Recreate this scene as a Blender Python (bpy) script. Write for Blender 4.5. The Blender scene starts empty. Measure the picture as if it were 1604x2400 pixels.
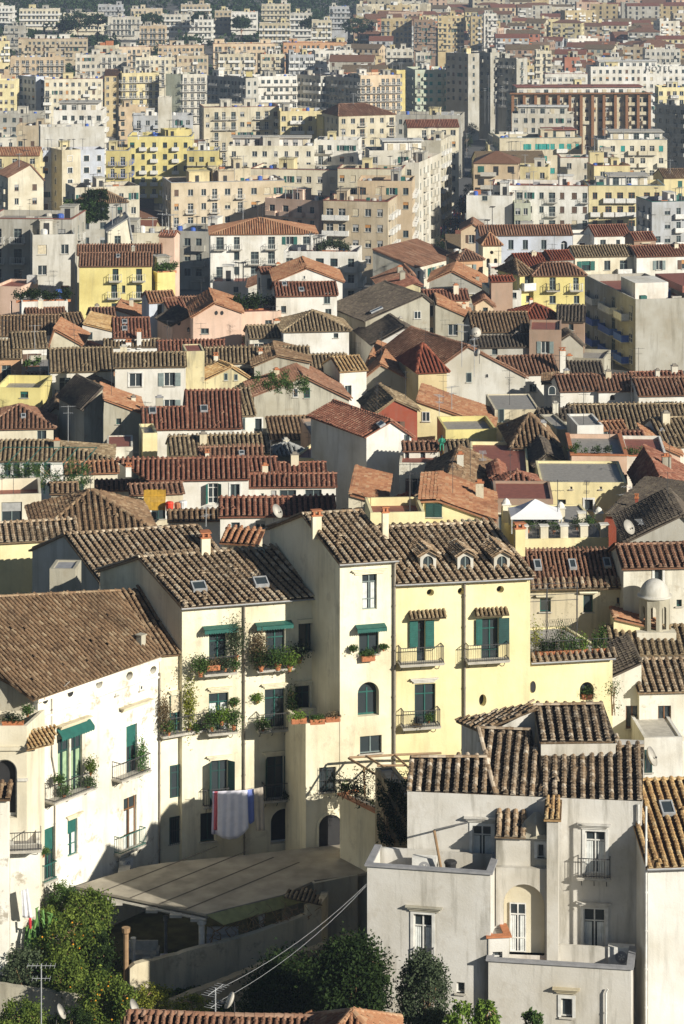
import bpy, math, random, itertools
import numpy as np
from mathutils import Vector, Matrix
R = math.radians
rnd = random.Random(11)
nr = np.random.RandomState(5)
col = bpy.context.scene.collection
F, CX, YH = 6300.0, 802.0, -230.0       # lens in photo pixels; the camera stands at the origin, level, looking along +Y

def P(u, v, Y): return Vector(((u-CX)/F*Y, Y, -(v-YH)/F*Y))
def PZ(u, v, z):
    Y = -z*F/(v-YH); return Vector(((u-CX)/F*Y, Y, z))
HGX = [0, 100, 170, 274, 330, 463, 573, 716, 900, 1100, 1300, 1500, 1800, 2300, 3000, 9000]
HGZ = [62, 62, 61.5, 62.5, 64.5, 71, 80, 84.5, 88, 92.5, 92, 90, 84, 70, 60, 60]
def ground(Y, X=0):
    z = -float(np.interp(Y, HGX, HGZ))
    if Y > 1000 and X < 60: z += min(1, (60-X)/120)*min(1, (Y-1000)/350)*18
    return z
def solveY(v, h):
    t = (v-YH)/F
    for Y in np.arange(110, 3000, 1.0):
        if -ground(Y)-h-t*Y < 0: return float(Y)
    return 2500.0

# ---------------------------------------------------------------- materials
MATS = {}
def nodes(name):
    m = bpy.data.materials.new(name); m.use_nodes = True
    nt = m.node_tree; b = nt.nodes['Principled BSDF']; return m, nt, b
def N(nt, t, **kw):
    n = nt.nodes.new(t)
    for k, v in kw.items():
        if k in n.inputs: n.inputs[k].default_value = v
        else: setattr(n, k, v)
    return n
def ramp(nt, src, a, b):
    n = nt.nodes.new('ShaderNodeMapRange'); n.inputs[1].default_value = a; n.inputs[2].default_value = b
    nt.links.new(src, n.inputs[0]); return n.outputs[0]
def mix(nt, fac, c1, c2, mode='MIX'):
    n = nt.nodes.new('ShaderNodeMix'); n.data_type = 'RGBA'; n.blend_type = mode
    for s, i in ((fac, 0), (c1, 6), (c2, 7)):
        if hasattr(s, 'links'): nt.links.new(s, n.inputs[i])
        elif i == 0: n.inputs[0].default_value = s
        else: n.inputs[i].default_value = (*s, 1)
    return n.outputs[2]
def simple(name, c, rough=.7, metal=0, noise=0.15, scale=3, bump=0):
    if name in MATS: return MATS[name]
    m, nt, b = nodes(name)
    g = N(nt, 'ShaderNodeNewGeometry'); t = N(nt, 'ShaderNodeTexNoise', Scale=scale, Detail=4)
    nt.links.new(g.outputs['Position'], t.inputs['Vector'])
    c2 = tuple(x*(1-noise*2) for x in c)
    o = mix(nt, ramp(nt, t.outputs[0], .35, .65), c, c2)
    nt.links.new(o, b.inputs['Base Color']); b.inputs['Roughness'].default_value = rough; b.inputs['Metallic'].default_value = metal
    if bump:
        bp = N(nt, 'ShaderNodeBump', Strength=bump, Distance=.03); nt.links.new(t.outputs[0], bp.inputs['Height']); nt.links.new(bp.outputs[0], b.inputs['Normal'])
    MATS[name] = m; return m
def plaster(name, c, dirt=.4, patch=.25, sc=1.0):
    """rendered wall: broad tone changes, vertical rain streaks, crumbled patches"""
    if name in MATS: return MATS[name]
    m, nt, b = nodes(name)
    g = N(nt, 'ShaderNodeNewGeometry')
    mp = N(nt, 'ShaderNodeMapping'); mp.inputs['Scale'].default_value = (1.3, 1.3, .16)
    nt.links.new(g.outputs['Position'], mp.inputs[0])
    big = N(nt, 'ShaderNodeTexNoise', Scale=.22*sc, Detail=5, Roughness=.6); nt.links.new(g.outputs['Position'], big.inputs['Vector'])
    st = N(nt, 'ShaderNodeTexNoise', Scale=1.0*sc, Detail=5, Roughness=.65); nt.links.new(mp.outputs[0], st.inputs['Vector'])
    pa = N(nt, 'ShaderNodeTexNoise', Scale=.9*sc, Detail=7, Roughness=.72); nt.links.new(g.outputs['Position'], pa.inputs['Vector'])
    fine = N(nt, 'ShaderNodeTexNoise', Scale=9, Detail=4, Roughness=.7); nt.links.new(g.outputs['Position'], fine.inputs['Vector'])
    c_d = tuple(x*y for x, y in zip(c, (.72, .68, .60)))
    grey = (.17, .155, .12)
    o = mix(nt, ramp(nt, big.outputs[0], .35, .7), c, c_d)
    f = N(nt, 'ShaderNodeMath', operation='MULTIPLY'); f.inputs[1].default_value = dirt; nt.links.new(ramp(nt, st.outputs[0], .50, .72), f.inputs[0])
    o = mix(nt, f.outputs[0], o, grey)
    f2 = N(nt, 'ShaderNodeMath', operation='MULTIPLY'); f2.inputs[1].default_value = patch; nt.links.new(ramp(nt, pa.outputs[0], .56, .64), f2.inputs[0])
    o = mix(nt, f2.outputs[0], o, (.30, .25, .18))
    o = mix(nt, .25, o, fine.outputs[0], 'OVERLAY') if False else o
    nt.links.new(o, b.inputs['Base Color']); b.inputs['Roughness'].default_value = .9
    b.inputs['Specular IOR Level'].default_value = .2
    bp = N(nt, 'ShaderNodeBump', Strength=.35, Distance=.03); nt.links.new(fine.outputs[0], bp.inputs['Height'])
    bp2 = N(nt, 'ShaderNodeBump', Strength=.3, Distance=.06); nt.links.new(pa.outputs[0], bp2.inputs['Height']); nt.links.new(bp.outputs[0], bp2.inputs['Normal'])
    nt.links.new(bp2.outputs[0], b.inputs['Normal'])
    MATS[name] = m; return m
WALLC = {
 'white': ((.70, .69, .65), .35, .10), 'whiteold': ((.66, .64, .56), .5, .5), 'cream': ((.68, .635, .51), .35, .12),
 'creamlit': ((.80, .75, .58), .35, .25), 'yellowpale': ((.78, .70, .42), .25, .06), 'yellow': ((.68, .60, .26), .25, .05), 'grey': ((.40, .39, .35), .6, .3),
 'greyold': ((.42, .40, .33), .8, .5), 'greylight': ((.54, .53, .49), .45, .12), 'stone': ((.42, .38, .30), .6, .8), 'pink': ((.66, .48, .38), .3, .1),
 'peach': ((.66, .53, .38), .3, .08), 'orange': ((.56, .34, .20), .3, .1), 'green': ((.50, .55, .46), .3, .05), 'brown': ((.34, .24, .18), .3, .1),
 'redbrick': ((.42, .18, .12), .3, .1), 'mottled': ((.60, .54, .34), .9, .55), 'stonecream': ((.62, .56, .42), .6, .75), 'palazzo': ((.60, .585, .55), .75, .2), 'darkred': ((.30, .08, .05), .3, .1),
 'blue': ((.50, .54, .62), .3, .05), 'ochre': ((.56, .46, .27), .3, .1), 'whitepeel': ((.80, .78, .70), .35, .75), 'beige': ((.58, .50, .38), .35, .1), 'rubble': ((.40, .34, .24), .5, .9)}
def wmat(n):
    if n.endswith('_aged'): c, d, p = WALLC[n[:-5]]; g = sum(c)/3; return plaster('plaster_'+n, tuple((x*.9+g*.1)*.8*t_ for x, t_ in zip(c, (1.03, 1, .93))), min(1, d+.15), p)  # darker copy for far walls: half shade put into the colour, plus dirt
    c, d, p = WALLC[n]; return plaster('plaster_'+n, c, d, p)
TILEC = {'slateold': ((.23, .155, .09), (.09, .06, .035), (.58, .50, .39)),   # three tones a roof is mixed from
 'old': ((.25, .18, .105), (.12, .085, .05), (.42, .34, .22)), 'brown': ((.22, .135, .075), (.11, .068, .04), (.36, .27, .17)),
 'palazzo': ((.31, .21, .125), (.12, .08, .045), (.56, .48, .36)), 'red': ((.26, .105, .065), (.16, .06, .038), (.36, .21, .14)), 'orange': ((.36, .175, .09), (.26, .11, .06), (.42, .28, .17)),
 'dark': ((.11, .09, .07), (.07, .055, .045), (.17, .14, .10)), 'ochre': ((.47, .30, .13), (.30, .17, .08), (.58, .46, .27)), 'darkred': ((.25, .07, .04), (.19, .05, .03), (.30, .11, .06)), 'grey': ((.3, .3, .29), (.24, .24, .23), (.36, .36, .34)),
 'redbrown': ((.25, .125, .075), (.15, .075, .045), (.34, .22, .15))}
def tmat(n):
    k = 'roof_tiles_'+n
    if k in MATS: return MATS[k]
    a, d, l = TILEC[n]
    m, nt, b = nodes(k)
    at = N(nt, 'ShaderNodeAttribute', attribute_name='tint'); g = N(nt, 'ShaderNodeNewGeometry')
    o = mix(nt, ramp(nt, at.outputs['Fac'], -.4, 0), tuple(x*.22 for x in d), d); o = mix(nt, ramp(nt, at.outputs['Fac'], 0, .5), o, a); o = mix(nt, ramp(nt, at.outputs['Fac'], .55, 1), o, l)  # lowest tint is the shade of the tile gaps, painted in
    t = N(nt, 'ShaderNodeTexNoise', Scale=.5, Detail=6, Roughness=.65); nt.links.new(g.outputs['Position'], t.inputs['Vector'])
    f = N(nt, 'ShaderNodeMath', operation='MULTIPLY'); f.inputs[1].default_value = .6; nt.links.new(ramp(nt, t.outputs[0], .48, .7), f.inputs[0])
    o = mix(nt, f.outputs[0], o, tuple(x*.6 for x in d))
    t2 = N(nt, 'ShaderNodeTexNoise', Scale=6, Detail=5, Roughness=.7); nt.links.new(g.outputs['Position'], t2.inputs['Vector'])
    f = N(nt, 'ShaderNodeMath', operation='MULTIPLY'); f.inputs[1].default_value = .5; nt.links.new(ramp(nt, t2.outputs[0], .5, .72), f.inputs[0])
    o = mix(nt, f.outputs[0], o, l)
    nt.links.new(o, b.inputs['Base Color']); b.inputs['Roughness'].default_value = .85; b.inputs['Specular IOR Level'].default_value = .25
    bp = N(nt, 'ShaderNodeBump', Strength=.4, Distance=.02); nt.links.new(t2.outputs[0], bp.inputs['Height']); nt.links.new(bp.outputs[0], b.inputs['Normal'])
    MATS[k] = m; return m
def glassm():
    if 'window_glass' in MATS: return MATS['window_glass']
    m, nt, b = nodes('window_glass'); b.inputs['Base Color'].default_value = (.035, .045, .05, 1); b.inputs['Roughness'].default_value = .12
    b.inputs['Specular IOR Level'].default_value = .6; MATS['window_glass'] = m; return m
def C(n):
    tab = {'green': (.012, .105, .085), 'greend': (.01, .055, .05), 'whitep': (.68, .67, .63), 'brownp': (.22, .10, .04), 'dark': (.02, .02, .022), 'iron': (.05, .05, .052), 'pipe': (.24, .21, .17),
     'zinc': (.36, .37, .38), 'pot': (.46, .17, .07), 'curtain': (.62, .64, .62), 'curtaing': (.30, .42, .25), 'blindo': (.45, .22, .07), 'blindb': (.10, .16, .3), 'blindgy': (.35, .35, .34), 'teal': (.02, .28, .25),
     'slab': (.48, .45, .39), 'slabg': (.30, .30, .31), 'roofflat': (.30, .28, .25), 'roofred': (.26, .09, .06), 'tar': (.27, .24, .19), 'blue': (.05, .12, .45), 'shutgy': (.20, .25, .24), 'shutbr': (.12, .07, .045), 'blinde': (.55, .48, .34), 'pvc': (.42, .40, .15), 'wood': (.30, .19, .10), 'whitec': (.75, .75, .78), 'glassd': (.03, .035, .04)}
    return simple('paint_'+n, tab[n], rough=.65, noise=.12)

# ---------------------------------------------------------------- mesh builder
class MB:
    def __init__(s): s.v = []; s.f = []; s.m = []; s.t = None
    def add(s, vs, fs, m=0):
        o = len(s.v); s.v += [tuple(p) for p in vs]; s.f += [tuple(i+o for i in f) for f in fs]; s.m += [m]*len(fs)
    def quad(s, *p, m=0): s.add(p, [tuple(range(len(p)))], m)
    def box(s, x0, x1, y0, y1, z0, z1, m=0):
        s.add([(x0,y0,z0),(x1,y0,z0),(x1,y1,z0),(x0,y1,z0),(x0,y0,z1),(x1,y0,z1),(x1,y1,z1),(x0,y1,z1)],
              [(0,3,2,1),(4,5,6,7),(0,1,5,4),(1,2,6,5),(2,3,7,6),(3,0,4,7)], m)
    def tube(s, pts, r, n=6, m=0, cap=True):
        pts = [Vector(p) for p in pts]; rs = r if isinstance(r, (list, tuple)) else [r]*len(pts); o = len(s.v)
        for i, p in enumerate(pts):
            d = (pts[min(i+1, len(pts)-1)]-pts[max(i-1, 0)]).normalized()
            a = d.cross(Vector((0,0,1)));
            if a.length < .05: a = d.cross(Vector((0,1,0)))
            a.normalize(); b = d.cross(a)
            for k in range(n):
                t = 2*math.pi*k/n; q = p+(a*math.cos(t)+b*math.sin(t))*rs[i]; s.v.append(tuple(q))
        for i in range(len(pts)-1):
            for k in range(n):
                s.f.append((o+i*n+k, o+i*n+(k+1)%n, o+(i+1)*n+(k+1)%n, o+(i+1)*n+k)); s.m.append(m)
        if cap:
            s.f.append(tuple(o+k for k in range(n))); s.m.append(m)
            s.f.append(tuple(o+(len(pts)-1)*n+k for k in reversed(range(n)))); s.m.append(m)
    def lathe(s, prof, n=14, c=(0,0,0), m=0):
        o = len(s.v)
        for r, z in prof:
            for k in range(n):
                t = 2*math.pi*k/n; s.v.append((c[0]+r*math.cos(t), c[1]+r*math.sin(t), c[2]+z))
        for i in range(len(prof)-1):
            for k in range(n):
                s.f.append((o+i*n+k, o+i*n+(k+1)%n, o+(i+1)*n+(k+1)%n, o+(i+1)*n+k)); s.m.append(m)
        s.f.append(tuple(o+(len(prof)-1)*n+k for k in range(n))); s.m.append(m)
    def xf(s, fn, start=0): s.v[start:] = [tuple(fn(Vector(p))) for p in s.v[start:]]
    def mesh(s, name, mats, smooth=False):
        me = bpy.data.meshes.new(name); me.from_pydata(s.v, [], s.f)
        for m in (mats if isinstance(mats, (list, tuple)) else [mats]): me.materials.append(m)
        if s.m and max(s.m) > 0: me.polygons.foreach_set('material_index', s.m)
        if smooth: me.polygons.foreach_set('use_smooth', [True]*len(s.f))
        return me
    def build(s, name, mats, parent=None, smooth=False, k=0, loc=None):
        if k: s.v = [(x+k*y, y, z) for x, y, z in s.v]
        return link(s.mesh(name, mats, smooth), name, parent, loc)
def link(me, name, parent=None, loc=None):
    o = bpy.data.objects.new(name, me); col.objects.link(o)
    if parent: o.parent = parent
    if loc is not None: o.location = loc
    return o
def tag(o, label=None, cat=None, group=None, kind=None):
    if label: o['label'] = label
    if cat: o['category'] = cat
    if group: o['group'] = group
    if kind: o['kind'] = kind
    return o
def empty(name, loc=(0,0,0), rz=0):
    o = bpy.data.objects.new(name, None); col.objects.link(o); o.location = loc; o.rotation_euler = (0,0,rz); o.empty_display_size = .3; return o
def copy_tree(o, parent=None):
    c = o.copy(); col.objects.link(c); c.parent = parent
    for ch in o.children: copy_tree(ch, c)
    return c

# ---------------------------------------------------------------- roof tiles: each cover tile is modelled
ROOFN = {}
class Roof:
    def __init__(s): s.V = []; s.Fq = []; s.T = []; s.n = 0; s.extra = MB(); s.et = []
    def slope(s, poly, pitch=.45, row=.36, r=.13, thick=.12, detail=2):
        """poly: eave-left, eave-right, then up and round; detail 2 = single tiles, 1 = tile columns, 0 = plain"""
        poly = [Vector(p) for p in poly]; o = poly[0]
        ex = (poly[1]-poly[0]).normalized(); nn = Vector((0,0,0))
        for i in range(1, len(poly)-1): nn += (poly[i]-o).cross(poly[i+1]-o)
        nn.normalize()
        if nn.z < 0: nn = -nn
        es = nn.cross(ex)
        if es.z < 0: es = -es
        q = [((p-o).dot(ex), (p-o).dot(es)) for p in poly]
        # slab
        base = len(s.extra.v); k = len(poly)
        s.extra.add([p for p in poly]+[p-nn*thick for p in poly], [tuple(range(k)), tuple(range(2*k-1, k-1, -1))]+[(i, (i+1)%k, k+(i+1)%k, k+i) for i in range(k)]); s.et += [-.5]+[.3]*(k+1)  # slab top tinted near black: shade between cover tiles put into its colour
        if detail == 0: return
        ymin = min(a[1] for a in q); ymax = max(a[1] for a in q)
        def span(y):
            xs = []
            for i in range(k):
                (x0, y0), (x1, y1) = q[i], q[(i+1)%k]
                if (y0 <= y) != (y1 <= y): xs.append(x0+(y-y0)/(y1-y0)*(x1-x0))
            xs.sort(); return [(xs[i], xs[i+1]) for i in range(0, len(xs)-1, 2)]
        xmin = min(a[0] for a in q); ncol = int((max(a[0] for a in q)-xmin)/pitch)+2
        if detail == 1:
            cols = {}
            nrw = max(2, int((ymax-ymin)/.5)); st = (ymax-ymin)/nrw
            P_ = []
            for i in range(ncol):
                x = xmin+(i+.5)*pitch; ys = []
                for (j) in range(k):
                    (x0, y0), (x1, y1) = q[j], q[(j+1)%k]
                    if (x0 <= x) != (x1 <= x): ys.append(y0+(x-x0)/(x1-x0)*(y1-y0))
                ys.sort()
                for a, b in zip(ys[::2], ys[1::2]):
                    m = max(1, int((b-a)/1.6)); 
                    for t in range(m): P_.append((x, a+(b-a)*t/m, (b-a)/m))
            if not P_: return
            A = np.array(P_); n = len(A); rr = r*1.25
            prof = [(-rr, 0), (-rr*.55, rr*.75), (rr*.55, rr*.75), (rr, 0)]
            L = np.zeros((n, 8, 3))
            for a, (px, pz) in enumerate(prof):
                L[:, a, 0] = A[:, 0]+px; L[:, a, 1] = A[:, 1]; L[:, a, 2] = pz
                L[:, 4+a, 0] = A[:, 0]+px; L[:, 4+a, 1] = A[:, 1]+A[:, 2]; L[:, 4+a, 2] = pz
            fq = np.array([[0,1,5,4],[1,2,6,5],[2,3,7,6],[0,3,2,1]])
        else:
            P_ = []
            nrow = int((ymax-ymin)/row)+1
            for j in range(nrow):
                y = ymin+j*row
                for a, b in span(min(y+row*.5, ymax-1e-4)):
                    i0 = math.ceil((a-xmin)/pitch-.5-.15); i1 = math.floor((b-xmin)/pitch-.5+.15)
                    for i in range(i0, i1+1): P_.append((xmin+(i+.5)*pitch, y))
            if not P_: return
            A = np.array(P_); n = len(A); jit = nr.normal(0, 1, (n, 3))
            ln = row*1.22; L = np.zeros((n, 10, 3)); ang = [math.pi*(1-a/4) for a in range(5)]
            rot = jit[:, 0]*.05
            for e, (yy, rr, lift) in enumerate(((-.04, r*1.08, .025), (ln-.04, r*.85, 0.0))):
                for a in range(5):
                    lx = rr*math.cos(ang[a]); lz = rr*math.sin(ang[a])*.95+lift+0*A[:, 0]
                    L[:, e*5+a, 0] = A[:, 0]+lx-yy*rot+jit[:, 1]*.008; L[:, e*5+a, 1] = A[:, 1]+yy+lx*rot+jit[:, 2]*.015; L[:, e*5+a, 2] = lz
            fq = np.array([[0,1,6,5],[1,2,7,6],[2,3,8,7],[3,4,9,8]])
        ph = nr.uniform(0, 6, 4); L[..., 2] += .035*(2+np.sin(L[..., 0]*.8+ph[0])+np.sin(L[..., 1]*1.1+L[..., 0]*.3+ph[1]))*(1 if detail == 2 else .7)
        if detail == 2:
            lose = nr.uniform(0, 1, n) < .012; L[lose, :, 0] += .12; L[lose, :, 2] += .03
        W = np.array(o)[None, None, :]+L[..., 0:1]*np.array(ex)+L[..., 1:2]*np.array(es)+L[..., 2:3]*np.array(nn)
        nv = W.shape[1]; fa = (np.arange(n)[:, None, None]*nv+fq[None]).reshape(-1, 4)+s.n
        s.V.append(W.reshape(-1, 3)); s.Fq.append(fa); t = np.clip(nr.beta(2, 2.4, n), 0, 1); s.T.append(np.repeat(t, len(fq))); s.n += n*nv
        if detail == 2:   # tile mouths tinted paler: sunlit tile ends put into the colour
            mo = np.array([[0, 1, 3, 4], [1, 2, 3, 3]])
            fa = (np.arange(n)[:, None, None]*nv+np.array([[4, 3, 1, 0]])[None]).reshape(-1, 4)+s.n-n*nv
            s.Fq.append(fa); s.T.append(np.clip(t*.4+.65, 0, 1))
    def ridge(s, a, b, r=.15, seg=.42, detail=2):
        a = Vector(a); b = Vector(b); L = (b-a).length; n = max(1, int(L/seg)) if detail == 2 else max(1, int(L/1.5))
        d = (b-a)/n; u = d.normalized(); side = u.cross(Vector((0,0,1))).normalized(); up = side.cross(u)
        for i in range(n):
            p = a+d*i; q = p+d*1.12; vs = []
            for e, c in enumerate((p, q)):
                rr = r*(1.05 if e == 0 else .88)
                for k in range(5):
                    t = math.pi*k/4; vs.append(c+side*math.cos(t)*rr+up*(math.sin(t)*rr*.8-.03))
            s.extra.add(vs, [(k, k+1, k+6, k+5) for k in range(4)]+[(4,3,2,1,0)]); tt = .5+.5*rnd.random(); s.et += [tt]*5
    def build(s, mat, parent, k=0, name='roof'):
        e = s.extra; V = np.array(e.v) if e.v else np.zeros((0, 3)); faces = [list(f) for f in e.f]; T = list(s.et)
        if s.n:
            off = len(V); V = np.vstack([V]+s.V); 
            for a in s.Fq: faces += (a+off).tolist()
            T += np.concatenate(s.T).tolist()
        if k: V[:, 0] += k*V[:, 1]
        me = bpy.data.meshes.new(name); me.from_pydata(V.tolist(), [], faces); me.materials.append(mat)
        ROOFN[me.name] = len(e.f)
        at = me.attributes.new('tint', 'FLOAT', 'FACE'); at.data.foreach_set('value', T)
        return link(me, name, parent)

# ---------------------------------------------------------------- walls with real openings
def wallface(mb, A, ux, W, z0, z1, holes=(), d=.22, m=0, mr=0):
    A = Vector(A); ux = Vector(ux); n = Vector((ux.y, -ux.x, 0)); up = Vector((0,0,1))
    pt = lambda x, z, dd=0: A+ux*x+up*z-n*dd
    xs = sorted({0, W, *[min(max(h[i], 0), W) for h in holes for i in (0, 1)]}); zs = sorted({z0, z1, *[min(max(h[i], z0), z1) for h in holes for i in (2, 3)]})
    for x0, x1 in zip(xs, xs[1:]):
        run = None
        for a, b in zip(zs, zs[1:]):
            cx, cz = (x0+x1)/2, (a+b)/2
            if any(h[0] < cx < h[1] and h[2] < cz < h[3] for h in holes):
                if run: mb.quad(pt(x0, run[0]), pt(x1, run[0]), pt(x1, run[1]), pt(x0, run[1]), m=m)
                run = None
            else: run = (run[0], b) if run else (a, b)
        if run: mb.quad(pt(x0, run[0]), pt(x1, run[0]), pt(x1, run[1]), pt(x0, run[1]), m=m)
    for h in holes:
        x0, x1, a, b = h[:4]; kind = h[4] if len(h) > 4 else 'r'; dd = h[5] if len(h) > 5 else d
        if kind == 'r': ring = [(x0, a), (x1, a), (x1, b), (x0, b)]
        else:
            cx = (x0+x1)/2; hw = (x1-x0)/2; ring = []
            if kind == 'o':
                cz = (a+b)/2
                for k in range(24): t = 2*math.pi*k/24; ring.append((cx+hw*math.cos(t), cz+(b-a)/2*math.sin(t)))
            else:
                hh = min(hw, b-a); cz = b-hh; ring = [(x0, a), (x1, a)]
                for k in range(13): t = math.pi*k/12; ring.append((cx+hw*math.cos(t), cz+hh*math.sin(t)))
            mid = (cx, cz)
            def border(p):
                dx, dz = p[0]-mid[0], p[1]-mid[1]; s = min((hw/abs(dx)) if abs(dx) > 1e-6 else 1e9, ((b-mid[1] if dz > 0 else mid[1]-a)/abs(dz)) if abs(dz) > 1e-6 else 1e9)
                return (mid[0]+dx*s, mid[1]+dz*s)
            K = len(ring)
            corners = [(x0, a), (x1, a), (x1, b), (x0, b)]
            for i in range(K):
                p, q = ring[i], ring[(i+1)%K]; bp, bq = border(p), border(q)
                mb.quad(pt(*bp), pt(*bq), pt(*q), pt(*p), m=m)
                for c in corners:
                    if abs(bp[0]-bq[0]) > 1e-5 and abs(bp[1]-bq[1]) > 1e-5 and (abs(c[0]-bp[0]) < 1e-5 or abs(c[0]-bq[0]) < 1e-5) and (abs(c[1]-bp[1]) < 1e-5 or abs(c[1]-bq[1]) < 1e-5):
                        mb.quad(pt(*bp), pt(*c), pt(*bq), m=m)
        K = len(ring)
        for i in range(K):
            p, q = ring[i], ring[(i+1)%K]; mb.quad(pt(*p), pt(*q), pt(*q, dd), pt(*p, dd), m=mr)

# ---------------------------------------------------------------- windows, doors, balconies
WC = {}
def frame_geo(mb, w, h, y, m, door, bar=.06):
    t = bar; mb.box(-w/2, -w/2+t, y, y+.06, 0, h, m); mb.box(w/2-t, w/2, y, y+.06, 0, h, m)
    mb.box(-w/2+t, w/2-t, y, y+.06, 0, t, m); mb.box(-w/2+t, w/2-t, y, y+.06, h-t, h, m)
    if w > .75: mb.box(-t*.6, t*.6, y-.01, y+.05, t, h-t, m)
    if door: mb.box(-w/2+t, w/2-t, y-.005, y+.045, h*.76, h*.76+t, m); mb.box(-w/2+t, w/2-t, y-.005, y+.045, h*.28, h*.28+t*.8, m)
def fcol(st):
    return 'whitep' if 'w' in st else 'green' if 'n' in st else 'greend' if 'k' in st else 'brownp' if 'b' in st else 'shutgy' if 'g' in st else 'whitep'
def scol(st): return 'shutbr' if 'Q' in st else 'shutgy' if 'G' in st else 'teal' if 'T' in st else 'whitep' if 'W' in st else 'green' if 'n' in st else 'greend' if 'k' in st else 'green'
def bcol(st): return 'blindo' if 'O' in st else 'blinde' if 'E' in st else 'blindb' if 'U' in st else 'green' if ('n' in st or 'k' in st) else 'blindgy'
def win_parts(w, h, st):
    """yield (name, MB, material, depth-level) of one window; y=0 is the wall's face, +y goes inward"""
    door = h > 1.75; rec = 0.0 if 'p' in st else .15; y = -.065 if 'p' in st else rec
    f = MB(); frame_geo(f, w, h, y, 0, door); out = [('window', f, C(fcol(st)))]
    g = MB(); g.quad((-w/2+.03, y+.045, .03), (w/2-.03, y+.045, .03), (w/2-.03, y+.045, h-.03), (-w/2+.03, y+.045, h-.03)); out.append(('pane', g, glassm()))
    if 'c' in st:
        c = MB()
        for sx in (-1, 1):
            x0, x1 = (sx*w*.46, sx*w*.12); x0, x1 = min(x0, x1), max(x0, x1); n = 6
            for i in range(n):
                a = x0+(x1-x0)*i/n; b = x0+(x1-x0)*(i+1)/n; c.quad((a, y+.04-.012*(i%2), .05), (b, y+.04-.012*((i+1)%2), .05), (b, y+.04-.012*((i+1)%2), h*.74), (a, y+.04-.012*(i%2), h*.74))
        out.append(('curtain', c, C('curtaing' if 'k' in st and 'A' in st else 'curtain')))
    if 'S' in st:
        for sx in (-1, 1):
            s = MB(); hw = w/2; x0 = sx*(w/2+.03); x1 = sx*(w/2+.03+hw); a, b = min(x0, x1), max(x0, x1)
            s.box(a, b, -.07, -.02, .02, h-.02)
            for i in range(int(h/.16)): s.box(a+.06, b-.06, -.085, -.07, .08+i*.16, .15+i*.16)
            out.append(('shutter', s, C(scol(st))))
    if 'Z' in st:      # leaves standing open outward
        for sx in (-1, 1):
            s = MB(); hw = w/2; n0 = len(s.v); s.box(0, hw, -.045, 0, .02, h-.02)
            for i in range(int(h/.16)): s.box(.06, hw-.06, -.06, -.045, .08+i*.16, .15+i*.16)
            a = R(115 if sx < 0 else 128); ca, sa = math.cos(a), math.sin(a)
            s.xf(lambda p: Vector((sx*(w/2-(p.x*-ca if False else p.x*math.cos(a)*1.0)*1.0) , -p.x*math.sin(a)+p.y, p.z)) if False else Vector((sx*(w/2+p.x*math.cos(math.pi-a)), -p.x*sa+p.y*.99-.01, p.z)))
            out.append(('shutter', s, C(scol(st))))
    if 'X' in st:      # closed louvred leaves
        s = MB()
        for sx in (-1, 1):
            a, b = (-w/2+.03, -.015) if sx < 0 else (.015, w/2-.03); s.box(a, b, y-.05, y-.01, .03, h-.03)
            for i in range(int(h/.18)): s.box(a+.06, b-.06, y-.065, y-.05, .08+i*.18, .17+i*.18)
        out.append(('shutter', s, C(scol(st))))
    if 'R' in st or 'r' in st:
        s = MB(); fr = .42 if 'R' in st else .93; n = int(h*fr/.12)+1; hh = h*fr/n
        for i in range(n): s.box(-w/2+.04, w/2-.04, y-.045, y-.02-.008*(i%2), h-.02-(i+1)*hh, h-.02-i*hh)
        out.append(('blind', s, C(bcol(st))))
    if 'M' in st:
        s = MB(); t = .16; s.box(-w/2-t, -w/2, -.05, .02, 0, h+t); s.box(w/2, w/2+t, -.05, .02, 0, h+t); s.box(-w/2, w/2, -.05, .02, h, h+t); out.append(('surround', s, C('whitep')))
    if 'H' in st:
        s = MB(); s.box(-w/2-.3, w/2+.3, -.30, .0, h+.2, h+.28); s.box(-w/2-.24, w/2+.24, -.2, .0, h+.12, h+.2); out.append(('hood', s, wmat('stonecream' if 'o' in st else 'creamlit')))
    if not door: s = MB(); s.box(-w/2-.1, w/2+.1, -.12, .14, -.07, 0); out.append(('sill', s, C('slab')))
    if 'V' in st:   # iron grille
        s = MB(); 
        for i in range(int(w/.13)+1): x = -w/2+i*w/int(w/.13); s.tube([(x, -.12, -.05), (x, -.12, h+.05)], .012, 4)
        for z in (.1, h/2, h-.1): s.tube([(-w/2, -.12, z), (w/2, -.12, z)], .014, 4)
        for x in (-w/2, w/2):
            for z in (.1, h-.1): s.tube([(x, -.12, z), (x, .02, z)], .012, 4)
        out.append(('grille', s, C('iron')))
    return out
def add_window(parent, x, z, w, h, st, near, side='F', D=0, Wd=0, k=0):
    w = round(w, 1 if not near else 2); h = round(h, 1 if not near else 2); key = (w, h, st, near)
    if key not in WC:
        parts = win_parts(w, h, st)
        if near: WC[key] = [(n, mb.mesh(n, m), m) for n, mb, m in parts]
        else:
            M = MB(); mats = []
            for n, mb, m in parts:
                if m not in mats: mats.append(m)
                M.add(mb.v, mb.f, mats.index(m))
            WC[key] = [('window', M.mesh('window', mats), None)]
    lst = WC[key]
    o = link(lst[0][1], 'window' if h < 1.75 else 'window', parent)
    if side == 'F': o.location = (x, 0, z)
    elif side == 'R': o.location = (Wd+k*x, x, z); o.rotation_euler = (0, 0, R(90)-math.atan(k))
    else: o.location = (k*(D-x), D-x, z); o.rotation_euler = (0, 0, R(-90)-math.atan(k))
    for n, me, m in lst[1:]: link(me, n, o)
    return o
BC = {}
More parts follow.
